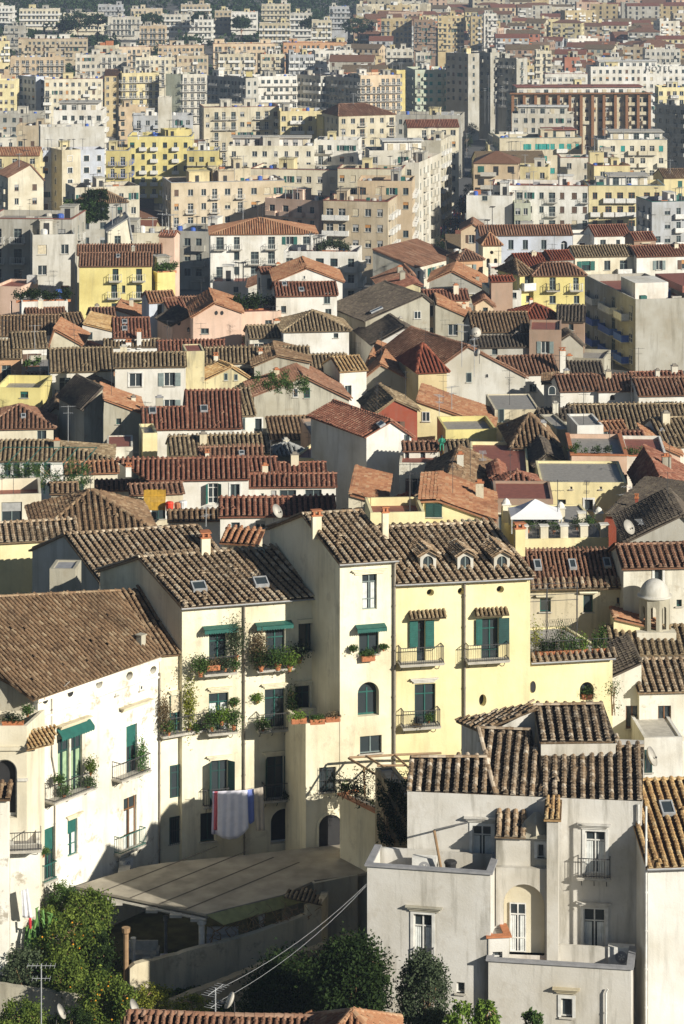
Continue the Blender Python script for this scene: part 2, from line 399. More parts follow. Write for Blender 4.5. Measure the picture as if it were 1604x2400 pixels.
def balcony(parent, x, z, w, dep, st, near, side='F', D=0, Wd=0, k=0, h=1.0, solid=None):
    w = round(w, 1); key = (w, dep, st, near, h)
    if key not in BC:
        s = MB(); s.box(-w/2, w/2, -dep, 0, -.14, 0); s.box(-w/2-.04, w/2+.04, -dep-.04, .0, -.06, -.005)
        r = MB(); yy = -dep+.03
        if 'P' in st:      # solid parapet or glass panels
            r.box(-w/2, w/2, -dep, -dep+.09, 0, h); r.box(-w/2, -w/2+.09, -dep+.09, 0, 0, h); r.box(w/2-.09, w/2, -dep+.09, 0, 0, h)
        else:
            sp = .14 if near else .34; rad = .012 if near else .022
            n = max(2, int(w/sp))
            for i in range(n+1):
                xx = -w/2+.03+(w-.06)*i/n
                if near: r.tube([(xx, yy, 0), (xx, yy, h)], rad, 4, cap=False)
                else: r.box(xx-.02, xx+.02, yy-.02, yy+.02, 0, h)
            n = max(1, int(dep/sp))
            for i in range(n):
                for xx in (-w/2+.03, w/2-.03):
                    y_ = yy+(dep-.03)*(i+1)/n-.02
                    if near: r.tube([(xx, y_, 0), (xx, y_, h)], rad, 4, cap=False)
                    else: r.box(xx-.02, xx+.02, y_-.02, y_+.02, 0, h)
            for zz in ((h, .09) if near else (h, .1)):
                r.box(-w/2+.01, w/2-.01, yy-.02, yy+.02, zz-.02, zz+.02)
                for xx in (-w/2+.03, w/2-.03): r.box(xx-.02, xx+.02, yy, 0, zz-.02, zz+.02)
        b = MB()
        if near:
            for i in range(3):
                xx = 0; b.tube([(xx, 0, -.55), (xx, -.12, -.5), (xx, -dep*.5, -.22), (xx, -dep*.85, -.15)], .022, 5) if i == 0 else None
        rm = {'i': 'iron', 'u': 'blue', 'w': 'whitep', 'n': 'green', 'g': 'shutgy'}.get(st[0], 'iron')
        wallm = wmat(st.split(':')[1]) if ':' in st else None
        BC[key] = (s.mesh('balcony', C('slab')), r.mesh('railing', wallm if ('P' in st and wallm) else C(rm)), b.mesh('bracket', C('iron')) if near else None)
    sm, rmesh, bm = BC[key]
    o = link(sm, 'balcony', parent)
    if side == 'F': o.location = (x, 0, z)
    elif side == 'R': o.location = (Wd+k*x, x, z); o.rotation_euler = (0, 0, R(90)-math.atan(k))
    else: o.location = (k*(D-x), D-x, z); o.rotation_euler = (0, 0, R(-90)-math.atan(k))
    link(rmesh, 'railing', o)
    if bm:
        for i in range(3): link(bm, 'bracket', o, (-w/2+.2+(w-.4)*i/2, 0, 0))
    return o

REG = {1: (0, 0), 2: (802, 0), 3: (0, 480), 4: (802, 480), 5: (0, 940), 6: (802, 940), 7: (0, 1360), 8: (802, 1360), 9: (0, 1860), 10: (802, 1860)}
KZ = 1.955
def zz(reg, u, v):
    if reg == 0: return u, v
    if isinstance(reg, tuple): return reg[0]+u/reg[2], reg[1]+v/reg[2]
    return REG[reg][0]+u/KZ, REG[reg][1]+v/KZ
CULL = []; LABELS = set(); BL = []
class Bld:
    def tl(s, p):
        d = Vector((p[0]-s.A.x, p[1]-s.A.y)); ca, sa = math.cos(s.ya), math.sin(s.ya)
        return Vector((d.x*ca+d.y*sa, -d.x*sa+d.y*ca, p[2]-s.gz))
def flat_clutter(b, W, D, top, mats, n, seedcol):
    pass
def B(lab, reg, roof, u0, v0, u1, v1, h=9, Y=None, yaw=None, ap=None, vr=None, D=None, wall='cream', rc='old', wins=(), auto=None, side=None, k=0, cat='house', name='house', group=None,
      pit=.40, ov=.3, tp=None, ins=(.5, .5), detail=None, par=.9, roofm=None, near=None, huts=0, ant=0, penth=None, base=None, maxf=None, chim=(), bal='i', gut=False, sky=(), rr=(0, 0), trim=None):
    u0, v0 = zz(reg, u0, v0); u1, v1 = zz(reg, u1, v1)
    if Y is None: Y = solveY(v0, h)
    A = P(u0, v0, Y)
    if yaw is None:
        Y1 = Y*(v0-YH)/(v1-YH); Bp = P(u1, v1, Y1); d = Vector((Bp.x-A.x, Bp.y-A.y, 0)); W = d.length; ya = math.atan2(d.y, d.x); zR_ = A.z
    else:
        ya = R(yaw); t = (u1-CX)/F; W = (t*A.y-A.x)/(math.cos(ya)-t*math.sin(ya)); Bp = Vector((A.x+W*math.cos(ya), A.y+W*math.sin(ya), 0)); zR_ = -(v1-YH)/F*Bp.y
    gz = ground(A.y, A.x)-.6 if base is None else base
    gz = min(gz, A.z-3)
    b = Bld(); b.W = W; b.ya = ya; b.A = A; b.gz = gz; b.k = k; b.Y = A.y; b.lab = lab
    ca, sa = math.cos(ya), math.sin(ya)
    def loc(u, v, off=0, reg_=reg):
        """photo pixel -> local (x, z) on the plane lying `off` metres behind the facade"""
        u, v = zz(reg_, u, v); dx, dz = (u-CX)/F, -(v-YH)/F
        # n.(t*dir - A) = off  with n = (-sa, ca)
        t = (off+(-sa*A.x+ca*A.y))/(-sa*dx+ca)
        return (t*dx-A.x)*ca+(t-A.y)*sa, t*dz-gz
    b.loc = loc
    zL = A.z-gz; zR = zR_-gz; near = (A.y < 200) if near is None else near; b.near = near
    if detail is None: detail = 2 if A.y < 430 else 1 if A.y < 820 else 0
    root = empty(name, (A.x, A.y, gz), ya); b.root = root
    tag(root, lab, cat, group)
    if lab in LABELS and not group: print('DUP LABEL', lab)
    LABELS.add(lab)
    xa = za = None
    if roof == 'y':
        xa, za = loc(ap[0], ap[1])
    s_ = (v0-YH)/F
    if vr is not None and roof in ('x', 'xs', 'h'):
        _, vrs = zz(reg, 0, vr); tt = (vrs-YH)/F; a = (-A.z-tt*A.y)/(pit+tt*ca); a = max(.8, a)
        if roof == 'xs': D = a if D is None else D
        else: D = 2*a
        b.rise = pit*a; b.a = a
    if D is None: D = 9 if roof == 'y' else 12
    b.D = D; zmin = min(zL, zR)
    near_h = []; winobjs = []
    if not wins and auto is None and 186 < A.y < 500 and W > 3.5 and roof != 'n' and cat == 'house': auto = (3.0, rnd.choice([2.6, 3.2, 4]), 'g|kM|wM|nS|gH|GS|wE|QS|gB'); maxf = 2; side = side or (3.0, 4, 'g|k|wR')
    # openings on the front
    allw = []
    for w in wins:
        u, v, wp, hp, st = w[:5]; x, z = loc(u, v); x0, _ = loc(u-wp/2, v); x1, _ = loc(u+wp/2, v); _, zt = loc(u, v-hp/2); _, zb = loc(u, v+hp/2)
        allw.append(['F', x, zb, x1-x0, zt-zb, st])
    if auto:
        fh, cs, st = auto[0], auto[1]*.86, auto[2]; stl = st.split('|'); ncol = max(1, int(W/cs)); top = zmin-(.95 if roof == 'f' else .35); mf = maxf or 7
        ncol_st = [rnd.choice(stl) for _ in range(ncol)]
        for c in range(ncol):
            jx = rnd.uniform(-.35, .35); jw = rnd.uniform(.8, 1.15)
            for f in range(mf):
                zb = top-(f+1)*fh+.35
                if zb < 1: break
                if rnd.random() < .05: continue
                x = W*(c+.5)/ncol+jx; s2 = ncol_st[c] if rnd.random() < .8 else rnd.choice(stl)
                if 'B' in s2: hh, ww, z0_ = 2.3, 1.3, zb-.1
                else: hh, ww, z0_ = 1.5, 1.2, zb+.7
                if 'B' not in s2 and rnd.random() < .35: s2 = s2.replace('R', '').replace('r', '')+rnd.choice(['Er', 'R', 'ER', 'S', 'OR', 'QX'])
                allw.append(['F', x, z0_, ww*jw, hh, s2])
    if side is None and A.y > 330 and auto: side = auto
    sides = []
    if side:
        for sd in ('R', 'L'):
            n = Vector((ca, sa)) if sd == 'R' else Vector((-ca, -sa))
            pc = Vector((A.x, A.y)) if sd == 'L' else Vector((A.x+W*ca, A.y+W*sa))
            if n.dot(-pc) > 0.04*pc.length:
                sides.append(sd); ncol = max(1, int(D/(side[1]*1.15))); top = zmin-(.95 if roof == 'f' else .4); stl = side[2].split('|')
                for c in range(ncol):
                    s0 = rnd.choice(stl)
                    for f in range(maxf or 7):
                        zb = top-(f+1)*side[0]+.35
                        if zb < 1: break
                        s2 = s0
                        hh, ww, z0_ = (2.3, 1.2, zb-.1) if 'B' in s2 else (1.5, 1.15, zb+.7)
                        allw.append([sd, D*(c+.5)/ncol, z0_, ww, hh, s2])
    holes = {'F': [], 'R': [], 'L': []}
    for w in allw:
        sd, x, z, ww, hh, st = w
        lim = W if sd == 'F' else D
        if x-ww/2 < .05 or x+ww/2 > lim-.05 or z+hh > (zmin if sd == 'F' else (zL if sd == 'L' else zR))-.05 or z < .05: w[5] = st+'p'; 
        if 'p' in w[5]: continue
        kd = 'a' if 'a' in st else 'o' if 'e' in st else 'r'
        holes[sd].append((x-round(ww, 1 if not near else 2)/2, x+round(ww, 1 if not near else 2)/2, z, z+round(hh, 1 if not near else 2), kd, .28 if kd == 'r' else .45))
    wb = MB(); m = 0
    zLf = zL if roof == 'y' else zmin; zRf = zR if roof == 'y' else zmin
    wallface(wb, (0,0,0), (1,0,0), W, 0, zmin, holes['F'])
    wallface(wb, (W,0,0), (0,1,0), D, 0, zRf, holes['R'])
    wallface(wb, (0,D,0), (0,-1,0), D, 0, zLf, holes['L'])
    wallface(wb, (W,D,0), (-1,0,0), W, 0, zmin if roof != 'y' else zmin)
    if roof == 'y':
        up = [(0, zmin), (W, zmin)]
        pts = [(0, zmin), (W, zmin)]+([(W, zR)] if zR > zmin+1e-3 else [])+([(xa, za)] if 0.05 < xa < W-.05 else [])+([(0, zL)] if zL > zmin+1e-3 else [])
        if not (0.05 < xa < W-.05): pts = [(0, zmin), (W, zmin)]+([(W, zR)] if zR > zmin+.01 else [])+([(0, zL)] if zL > zmin+.01 else [])
        wb.quad(*[(x, 0, z) for x, z in pts]); wb.quad(*[(x, D, z) for x, z in reversed(pts)])
    elif roof in ('x', 'xs'):
        ra = b.rise
        if roof == 'x':
            for x in (0, W): wb.quad((x, 0, zmin), (x, D, zmin), (x, D/2, zmin+ra))
        else:
            for x in (0, W): wb.quad((x, 0, zmin), (x, D, zmin), (x, D, zmin+ra*D/b.a))
            wb.quad((0, D, zmin), (W, D, zmin), (W, D, zmin+ra*D/b.a), (0, D, zmin+ra*D/b.a))
    if A.y > 520 and not wall.endswith('_aged') and wall not in ('grey', 'greyold') and rnd.random() < .62: wall += '_aged'  # most far walls take the copy with shade in its colour
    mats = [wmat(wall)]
    rf = None; pitch = tp or .45; kw = dict(pitch=pitch, row=pitch*.62 if pitch > .3 else .3, r=pitch*.29)
    if roof == 'f':
        t = .2; zt = zmin-par
        wb.quad((t, t, zmin), (0, 0, zmin), (W, 0, zmin), (W-t, t, zmin)); wb.quad((W, 0, zmin), (W, D, zmin), (W-t, D-t, zmin), (W-t, t, zmin))
        wb.quad((W, D, zmin), (0, D, zmin), (t, D-t, zmin), (W-t, D-t, zmin)); wb.quad((0, D, zmin), (0, 0, zmin), (t, t, zmin), (t, D-t, zmin))
        for a_, c_ in (((t, t), (W-t, t)), ((W-t, t), (W-t, D-t)), ((W-t, D-t), (t, D-t)), ((t, D-t), (t, t))):
            wb.quad((*a_, zt), (*c_, zt), (*c_, zmin), (*a_, zmin))
        if trim:
            tr = MB(); o_ = .12
            tr.box(-o_, W+o_, -o_, .25, zmin+.003, zmin+.10); tr.box(W-.25, W+o_, .25, D, zmin+.003, zmin+.10); tr.box(-o_, .25, .25, D, zmin+.003, zmin+.10)
            tr.build('coping', C(trim), root, k=k)
        rb = MB(); rb.quad((t, t, zt), (W-t, t, zt), (W-t, D-t, zt), (t, D-t, zt)); rb.build('roof', C(roofm or rnd.choice(['roofflat', 'roofflat', 'roofred'])), root, k=k)
    elif roof != 'n':
        rf = Roof()
        o = ov; e = o*pit
        if roof == 'y':
            gL = (za-zL)/max(.3, xa); gR = (za-zR)/max(.3, W-xa)
            ft = -.2; lift = .03
            if xa > .3: rf.slope([(-o, D+.2, zL-gL*o+lift), (-o, ft, zL-gL*o+lift), (xa, ft, za+lift), (xa, D+.2, za+lift)], detail=detail, **kw)
            if W-xa > .3: rf.slope([(W+o, ft, zR-gR*o+lift), (W+o, D+.2, zR-gR*o+lift), (xa, D+.2, za+lift), (xa, ft, za+lift)], detail=detail, **kw)
            rf.ridge((xa, ft, za+.1), (xa, D+.2, za+.1), detail=detail)
            b.ridge = (xa, za)
        elif roof in ('x', 'xs'):
            a = b.a; ra = b.rise; l = .03
            rl, rr_ = rr
            DD = D/2 if roof == 'x' else D; rz = pit*DD
            rf.slope([(-o*.5, -o, zmin-e+l), (W+o*.5, -o, zmin-e+l), (W+o*.5-rr_, DD, zmin+rz+l), (-o*.5+rl, DD, zmin+rz+l)], detail=detail, **kw)
            if roof == 'x': rf.slope([(W+o*.5, D+o, zmin-e+l), (-o*.5, D+o, zmin-e+l), (-o*.5, DD, zmin+rz+l), (W+o*.5, DD, zmin+rz+l)], detail=min(detail, 1), **kw)
            rf.ridge((-o*.5+rl, DD, zmin+rz+.08), (W+o*.5-rr_, DD, zmin+rz+.08), detail=detail)
        elif roof == 'h':
            a = b.a if vr is not None else D/2; ra = pit*a; l = .03
            i0 = ins[0]*2*a; i1 = ins[1]*2*a
            q0 = (i0, a, zmin+ra+l); q1 = (W-i1, a, zmin+ra+l) if W-i1 > i0 else None
            if q1 is None: q1 = q0 = (W/2, a, zmin+ra+l)
            c = [(-o, -o, zmin-e+l), (W+o, -o, zmin-e+l), (W+o, D+o, zmin-e+l), (-o, D+o, zmin-e+l)]
            rf.slope([c[0], c[1], q1, q0] if q0 != q1 else [c[0], c[1], q0], detail=detail, **kw)
            rf.slope([c[2], c[3], q0, q1] if q0 != q1 else [c[2], c[3], q0], detail=min(1, detail), **kw)
            rf.slope([c[1], c[2], q1], detail=detail, **kw); rf.slope([c[3], c[0], q0], detail=detail, **kw)
            for s1, s2 in ((c[0], q0), (c[1], q1), (q0, q1), (c[2], q1), (c[3], q0)):
                if s1 != s2: rf.ridge(Vector(s1)+Vector((0,0,.08)), Vector(s2)+Vector((0,0,.08)), detail=detail)
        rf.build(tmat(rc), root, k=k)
        def rz_(x, y):
            if roof in ('x', 'xs'): return zmin+pit*min(y, D-y if roof == 'x' else y)
            if roof == 'y': return za-(abs(x-xa)*((za-zL)/max(.3, xa) if x < xa else (za-zR)/max(.3, W-xa)))
            return zmin+pit*min(y, D-y, max(x, .1)*.9, max(W-x, .1)*.9)
        for c in chim:      # chimneys: (u, v of base front, width px, height m)
            cu, cv, cw, chh = c
            # march the sight line to the roof
            for off in np.arange(0, D, .15):
                x, z = loc(cu, cv, off)
                if z <= rz_(x, off): break
            cwm = cw/(KZ if reg else 1)*A.y/F
            ch = MB(); z0 = rz_(x, off)-.4; ch.box(x-cwm/2, x+cwm/2, off-cwm*.35, off+cwm*.35, z0, z0+.4+chh)
            ch.build('chimney', wmat(wall if wall not in ('mottled',) else 'cream'), root, k=0)
            cp = MB(); ct = z0+.4+chh; cp.box(x-cwm/2-.06, x+cwm/2+.06, off-cwm*.35-.06, off+cwm*.35+.06, ct, ct+.07)
            for sx in (-1, 1): cp.box(x+sx*cwm*.3-.06, x+sx*cwm*.3+.06, off-cwm*.3, off+cwm*.3, ct+.07, ct+.3)
            cp.box(x-cwm/2-.05, x+cwm/2+.05, off-cwm*.35-.05, off+cwm*.35+.05, ct+.3, ct+.36)
            cp.build('chimney_cap', tmat('orange') if False else C('pot'), root.children[-1])
        for c in sky:       # roof windows
            cu, cv, cw, chh = c
            for off in np.arange(0, D, .1):
                x, z = loc(cu, cv, off)
                if z <= rz_(x, off): break
            cwm = max(.5, cw/(KZ if reg else 1)*A.y/F); g = pit if roof != 'y' else 0
            ang = math.atan(pit) if roof != 'y' else 0
            hl = chh; fr = MB(); 
            for (a0, a1, b0, b1) in ((-cwm/2, cwm/2, -hl/2, -hl/2+.08), (-cwm/2, cwm/2, hl/2-.08, hl/2), (-cwm/2, -cwm/2+.08, -hl/2+.08, hl/2-.08), (cwm/2-.08, cwm/2, -hl/2+.08, hl/2-.08)): fr.box(a0, a1, b0, b1, -.02, .2)
            so = fr.build('skylight', C('zinc'), root, loc=(x+k*off, off, rz_(x, off)+.17))
            gm = MB(); gm.quad((-cwm/2+.08, -hl/2+.08, .16), (cwm/2-.08, -hl/2+.08, .16), (cwm/2-.08, hl/2-.08, .16), (-cwm/2+.08, hl/2-.08, .16)); gm.build('pane', glassm(), so)
            if roof == 'y': so.rotation_euler = (0, -math.atan((za-zL)/max(.3, xa)) if x < xa else math.atan((za-zR)/max(.3, W-xa)), 0)
            else: so.rotation_euler = (ang, 0, 0)
    wb.build('wall', mats, root, k=k)
    if roof in ('x', 'h', 'y') and 186 < A.y < 500 and not chim and W > 3:
        for i in range(rnd.choice([0, 0, 1, 1])):
            x = rnd.uniform(.12, .88)*W; off = rnd.uniform(.25, .7)*min(D, 9); z0 = rz_(x, off); s1 = rnd.uniform(.22, .4); s2 = rnd.uniform(.22, .35); hh_ = rnd.uniform(.5, 1.3)
            ch = MB(); ch.box(x-s1, x+s1, off-s2, off+s2, z0-.5, z0+hh_); ch.build('chimney', wmat(rnd.choice(['whiteold', 'greyold', 'cream', 'stonecream'])), root, k=k)
            cp = MB(); cp.box(x-s1-.05, x+s1+.05, off-s2-.05, off+s2+.05, z0+hh_, z0+hh_+.07); cp.box(x-s1*.6, x+s1*.6, off-s2*.6, off+s2*.6, z0+hh_+.07, z0+hh_+.25); cp.build('chimney_cap', C(rnd.choice(['pot', 'slab', 'slabg', 'pipe'])), root.children[-1], k=k)
        if ant == 0 and rnd.random() < .6: ant = 1
    if roof == 'f' and 186 < A.y < 430 and ant == 0: ant = rnd.choice([0, 1, 2])
    # windows
    for sd, x, z, ww, hh, st in allw:
        if 'a' in st or 'e' in st:   # arched or round opening
            o = MB(); n = 24; hw = ww/2-.01; ring = []
            if 'e' in st: ring = [(hw*math.cos(2*math.pi*i/n), hh/2+(hh/2-.01)*math.sin(2*math.pi*i/n)) for i in range(n)]
            else: ring = [(-hw, .01), (hw, .01)]+[(hw*math.cos(math.pi*i/12), hh-hw-.01+hw*math.sin(math.pi*i/12)) for i in range(13)]
            y = -.03 if 'p' in st else .4
            fr = MB(); cz = hh/2
            inn = [(a*.86, (c-cz)*.9+cz) for a, c in ring]; K = len(ring)
            for i in range(K):
                a_, b_, c_, d_ = ring[i], ring[(i+1)%K], inn[(i+1)%K], inn[i]
                fr.quad((a_[0], y-.03, a_[1]), (b_[0], y-.03, b_[1]), (c_[0], y-.03, c_[1]), (d_[0], y-.03, d_[1]))
                fr.quad((c_[0], y-.03, c_[1]), (c_[0], y, c_[1]), (d_[0], y, d_[1]), (d_[0], y-.03, d_[1]))
                fr.quad((a_[0], y-.03, a_[1]), (a_[0], y, a_[1]), (b_[0], y, b_[1]), (b_[0], y-.03, b_[1]))
            if ww > .9 and 'd' not in st: fr.box(-.04, .04, y-.028, y-.005, .04, hh*.8)
            if ww > .9 and 'd' not in st and 'a' in st: fr.box(-ww/2*.9, ww/2*.9, y-.026, y-.006, hh-ww/2-.05, hh-ww/2+.03)
            wo = fr.build('window', C(fcol(st)) if 'e' not in st else C('iron'), root, loc=(x, 0, z))
            g = MB(); g.quad(*[(a, y+.0, c) for a, c in ring]); g.build('pane', C('dark') if ('d' in st or 'e' in st) else glassm(), wo)
            CULL.append((wo, b, sd, x, z, ww, hh)); continue
        o = add_window(root, x, z, ww, hh, st.replace('B', '') if True else st, near, sd, D, W, k); CULL.append((o, b, sd, x, z, ww, hh))
        if 'B' in st:
            bw = ww+(1.0 if 'L' not in st else 1.5)
            if A.y > 330 and bal == 'i': bal = rnd.choice(['i', 'i', 'wP', 'gP:'+wall, 'w', 'nP:'+wall])
            o2 = balcony(root, x, z, bw, .9 if not near else .8, (bal), near, sd, D, W, k); CULL.append((o2, b, sd, x, z, bw, 1.0))
    b.zmin = zmin; b.wb = None; b.zL = zL; b.zR = zR
    if roof == 'f':
        zt = zmin-par
        for i in range(huts):
            hw = rnd.uniform(.12, .2)*W if W > 8 else W*.3; hw = min(max(hw, 2), 5); x = rnd.uniform(.5, max(.6, W-hw-.5)); y0 = rnd.uniform(D*.2, D*.45); hd = min(4, D*.4); hh = rnd.uniform(2.2, 3.0)
            hb = MB(); hb.box(x, x+hw, y0, y0+hd, zt, zt+hh); hb.box(x-.15, x+hw+.15, y0-.15, y0+hd+.15, zt+hh, zt+hh+.12)
            ho = hb.build('stair_hut', wmat(rnd.choice([wall, 'white_aged', 'white', wall, 'grey', 'yellowpale_aged'])), root, k=k)
            dm = MB(); dm.box(x+hw*.3, x+hw*.3+.9, y0-.03, y0, zt+.05, zt+2.0); dm.build('door', C('dark'), ho, k=k)
        for i in range(int(W*D/30) if A.y > 380 else 0):   # tanks and boxes on the terrace
            x = rnd.uniform(.8, W-1); y0 = rnd.uniform(.5, D*.8); t = MB()
            if rnd.random() < .4:
                t.lathe([(.55, 0), (.55, 1.1), (.3, 1.25), (.05, 1.28)], 10, (x, y0, zt)); t.build('water_tank', C(rnd.choice(['zinc', 'whitep', 'blue', 'slab'])), root, k=k)
            else:
                a = rnd.uniform(.4, 1.6); t.box(x, x+a, y0, y0+rnd.uniform(.4, 1.2), zt, zt+rnd.uniform(.6, 1.5)); t.build('roof_box', C(rnd.choice(['whitep', 'slab', 'zinc', 'slabg', 'pot', 'whitep', 'green'])), root, k=k)
        if penth:
            p0, p1, q0, hh = penth; hb = MB(); hb.box(W*p0, W*p1, q0, D-.8, zt, zt+hh); po = hb.build('penthouse', wmat(wall if rnd.random() < .5 else 'white'), root, k=k)
            lm = MB(); lm.box(W*p0-.5, W*p1+.5, q0-.7, D-.6, zt+hh, zt+hh+.18); lm.build('roof_slab', C(rnd.choice(['slab', 'roofred', 'whitep'])), po, k=k)
            nx = int(W*(p1-p0)/2.6)
            for i in range(nx):
                o = add_window(po, W*p0+W*(p1-p0)*(i+.5)/nx, zt+.15, 1.4, 2.1, 'p'+rnd.choice(['w', 'wR', 'g', 'wEr']), False); o.location.y = q0; CULL.append((o, b, 'F', o.location.x, o.location.z, 1.4, 2.1))
    for i in range(ant):
        x = rnd.uniform(.1, .9)*W; y0 = rnd.uniform(.15, .5)*D; zb = zmin-par if roof == 'f' else (rz_(x, y0)-.1); hgt = rnd.uniform(2.2, 3.8)
        antenna(root, x+k*y0, y0, zb, hgt)
    BL.append(b)
    return b
AC_ = []
def antenna(parent, x, y, z, h):
    if not AC_:
        for i in range(3):
            a = MB(); H = 3.2; a.tube([(0,0,0),(0,0,H)], .022, 5)
            d = Vector((math.cos(i*1.3), math.sin(i*1.3), 0)); s = Vector((-d.y, d.x, 0))
            for zz_, L, n in ((H-.1, 1.3, 7), (H-.7, .8, 4)):
                c = Vector((0, 0, zz_)); a.tube([c-d*L/2, c+d*L/2], .012, 4)
                for j in range(n):
                    q = c+d*(-L/2+L*j/(n-1)); w = .35-.03*j if i != 1 else .2; a.tube([q-s*w, q+s*w], .009, 4)
            AC_.append(a.mesh('antenna', C('iron')))
    if parent.location.y > 430:
        if len(AC_) == 3:
            for i in range(3):
                a = MB(); H = 3.6; a.tube([(0,0,0),(0,0,H)], .06, 4); d = Vector((math.cos(i*1.3), math.sin(i*1.3), 0)); s = Vector((-d.y, d.x, 0)); c = Vector((0, 0, H-.15)); a.tube([c-d*.8, c+d*.8], .04, 4)
                for j in range(5): q = c+d*(-.8+.4*j); a.tube([q-s*.45, q+s*.45], .03, 4)
                AC_.append(a.mesh('antenna', C('iron' if i else 'zinc')))
        o = link(AC_[3+rnd.randrange(3)], 'antenna', parent); o.location = (x, y, z); return o
    o = link(rnd.choice(AC_[:3]), 'antenna', parent); o.location = (x, y, z); s = h/3.2; o.scale = (s, s, s); return o
# ================================================================ foreground palazzo
Z1 = (0, 1560, 3.92); Z2 = (360, 1380, 3.564); Z3 = (360, 1720, 3.136)
def awning(b, x0, x1, z, dep, drop, mat='green'):
    m = MB(); n = 14
    m.quad((x0, 0, z), (x1, 0, z), (x1, -dep, z-drop), (x0, -dep, z-drop)); m.quad((x0, 0, z+.03), (x0, -dep, z-drop+.03), (x1, -dep, z-drop+.03), (x1, 0, z+.03))
    for i in range(n):
        a = x0+(x1-x0)*i/n; c = x0+(x1-x0)*(i+1)/n; m.quad((a, -dep, z-drop), (c, -dep, z-drop), (c, -dep, z-drop-.18), ((a+c)/2, -dep, z-drop-.25), (a, -dep, z-drop-.18))
    for x in (x0+.05, x1-.05): m.tube([(x, 0, z-.35), (x, -dep, z-drop-.02)], .015, 4, 0)
    return m.build('awning', C(mat), b.root)
def pipe(b, pts, r=.05, mat='pipe'):
    m = MB(); m.tube(pts, r, 8)
    L = 0
    for p, q in zip(pts, pts[1:]):
        d = Vector(q)-Vector(p); n = int(d.length/1.8)
        for i in range(n): c = Vector(p)+d*(i+.5)/n; m.tube([c-d.normalized()*.04, c+d.normalized()*.04], r*1.35, 8)
    return m.build('drainpipe', C(mat), b.root)
def gutter(b, p, q, r=.075, mat='zinc', par=None):
    m = MB(); p, q = Vector(p), Vector(q); d = (q-p).normalized(); s = Vector((-d.y, d.x, 0)); vs = []
    for c in (p, q):
        for k in range(6): t = math.pi*k/5; vs.append(c+s*math.cos(t)*r-Vector((0,0,1))*math.sin(t)*r)
    m.add(vs, [(k, k+1, k+7, k+6) for k in range(5)]); n = int((q-p).length/.9)
    for i in range(n+1):
        c = p+(q-p)*i/max(1, n); m.tube([c+s*r+Vector((0,0,.05)), c+s*r*3+Vector((0,0,-.25))], .01, 4)
    return m.build('gutter', C(mat), par or b.root)
def hood(b, x0, x1, z, dep=.4, tiles=False, mat='stonecream'):
    if tiles:
        r = Roof(); r.slope([(x0, -dep, z), (x1, -dep, z), (x1, -.02, z+.3), (x0, -.02, z+.3)], pitch=.26, row=.3, r=.085, thick=.06); return r.build(tmat('old'), b.root, name='tiled_hood')
    m = MB(); m.box(x0, x1, -dep, 0, z, z+.06); m.box(x0+.1, x1-.1, -dep*.7, 0, z-.1, z); m.box(x0+.2, x1-.2, -dep*.4, 0, z-.22, z-.1)
    return m.build('hood', wmat(mat), b.root)


def q_(reg, l, r, t, bt, st):
    a, c = zz(reg, l, t), zz(reg, r, bt); return ((a[0]+c[0])/2, (a[1]+c[1])/2, c[0]-a[0], c[1]-a[1], st)
BALS = {}
def BB(b, reg, l, r, v, st='i', dep=.8, h=1.0, off=None):
    o = dep if off is None else off
    uc = (l+r)/2; x0, z = b.loc(l, v, -o, reg_=reg); x1, _ = b.loc(r, v, -o, reg_=reg); xc, z = b.loc(uc, v, -o, reg_=reg)
    return balcony(b.root, (x0+x1)/2, z+.12, x1-x0, dep, st, True, h=h), (x0+x1)/2, z+.12, x1-x0
# ---- left palazzo wing (turned towards the right)
A = B('peeling white palazzo wing with green awning and round attic holes, left of the pergola', 0, 'n', 89, 1636, 373, 1539, Y=153.5, D=9, wall='whitepeel', cat='palazzo', name='palazzo',
      wins=[q_(Z1, 532, 640, 665, 1200, 'kAc'), q_(Z1, 655, 757, 640, 1170, 'kAc'), q_(Z1, 1162, 1262, 545, 1000, 'nR'), q_(Z1, 1138, 1256, 1205, 1690, 'bc'), q_(Z1, 622, 714, 1385, 1745, 'nRc'),
            q_(Z1, 410, 500, 1490, 1985, 'nR'), q_(Z1, 390, 442, 265, 348, 'e'), q_(Z1, 620, 672, 203, 285, 'e'), q_(Z1, 885, 945, 128, 208, 'e'), q_(Z1, 1162, 1222, 55, 132, 'e'), q_(Z1, 1382, 1440, 5, 75, 'e'),
            q_(Z1, 1282, 1308, 178, 225, 'dp'), q_(Z1, 1060, 1075, 245, 272, 'dp')])
x0, z = A.loc(525, 600, 0, Z1); x1, z1_ = A.loc(815, 600, 0, Z1); awning(A, x0-.05, x1+.05, z+.1, .45, .4)
BB(A, Z1, 505, 895, 1210, 'i'); BB(A, Z1, 1120, 1392, 1030, 'i'); BB(A, Z1, 1108, 1345, 1712, 'n', .5); BB(A, Z1, 408, 530, 2000, 'n', .5)
for l, r, v in ((520, 805, 520), (1092, 1365, 360)): x0, z = A.loc(l, v, 0, Z1); x1, _ = A.loc(r, v, 0, Z1); x, z = A.loc((l+r)/2, v-10, 0, Z1); hood(A, x0, x1, z, .45)
x, z = A.loc(680, 1370, 0, Z1); hood(A, x-.7, x+.7, z, .15)
x, z = A.loc(1468, 60, 0, Z1); pipe(A, [(A.W-.05, -.1, z), (A.W-.05, -.1, .3)])
x, z = A.loc(470, 260, 0, Z1); pipe(A, [(x+1.2, -.35, z+.5), (x+.8, -.3, z+.3), (x, -.08, z), (x, -.08, z-3.6), (x+.25, -.08, z-4.6), (x+.25, -.08, .5)], .035)
cm = MB(); cm.box(-.1, A.W, -.12, 0, A.zmin-1.25, A.zmin-1.13); cm.build('string_course', wmat('whitepeel'), A.root)
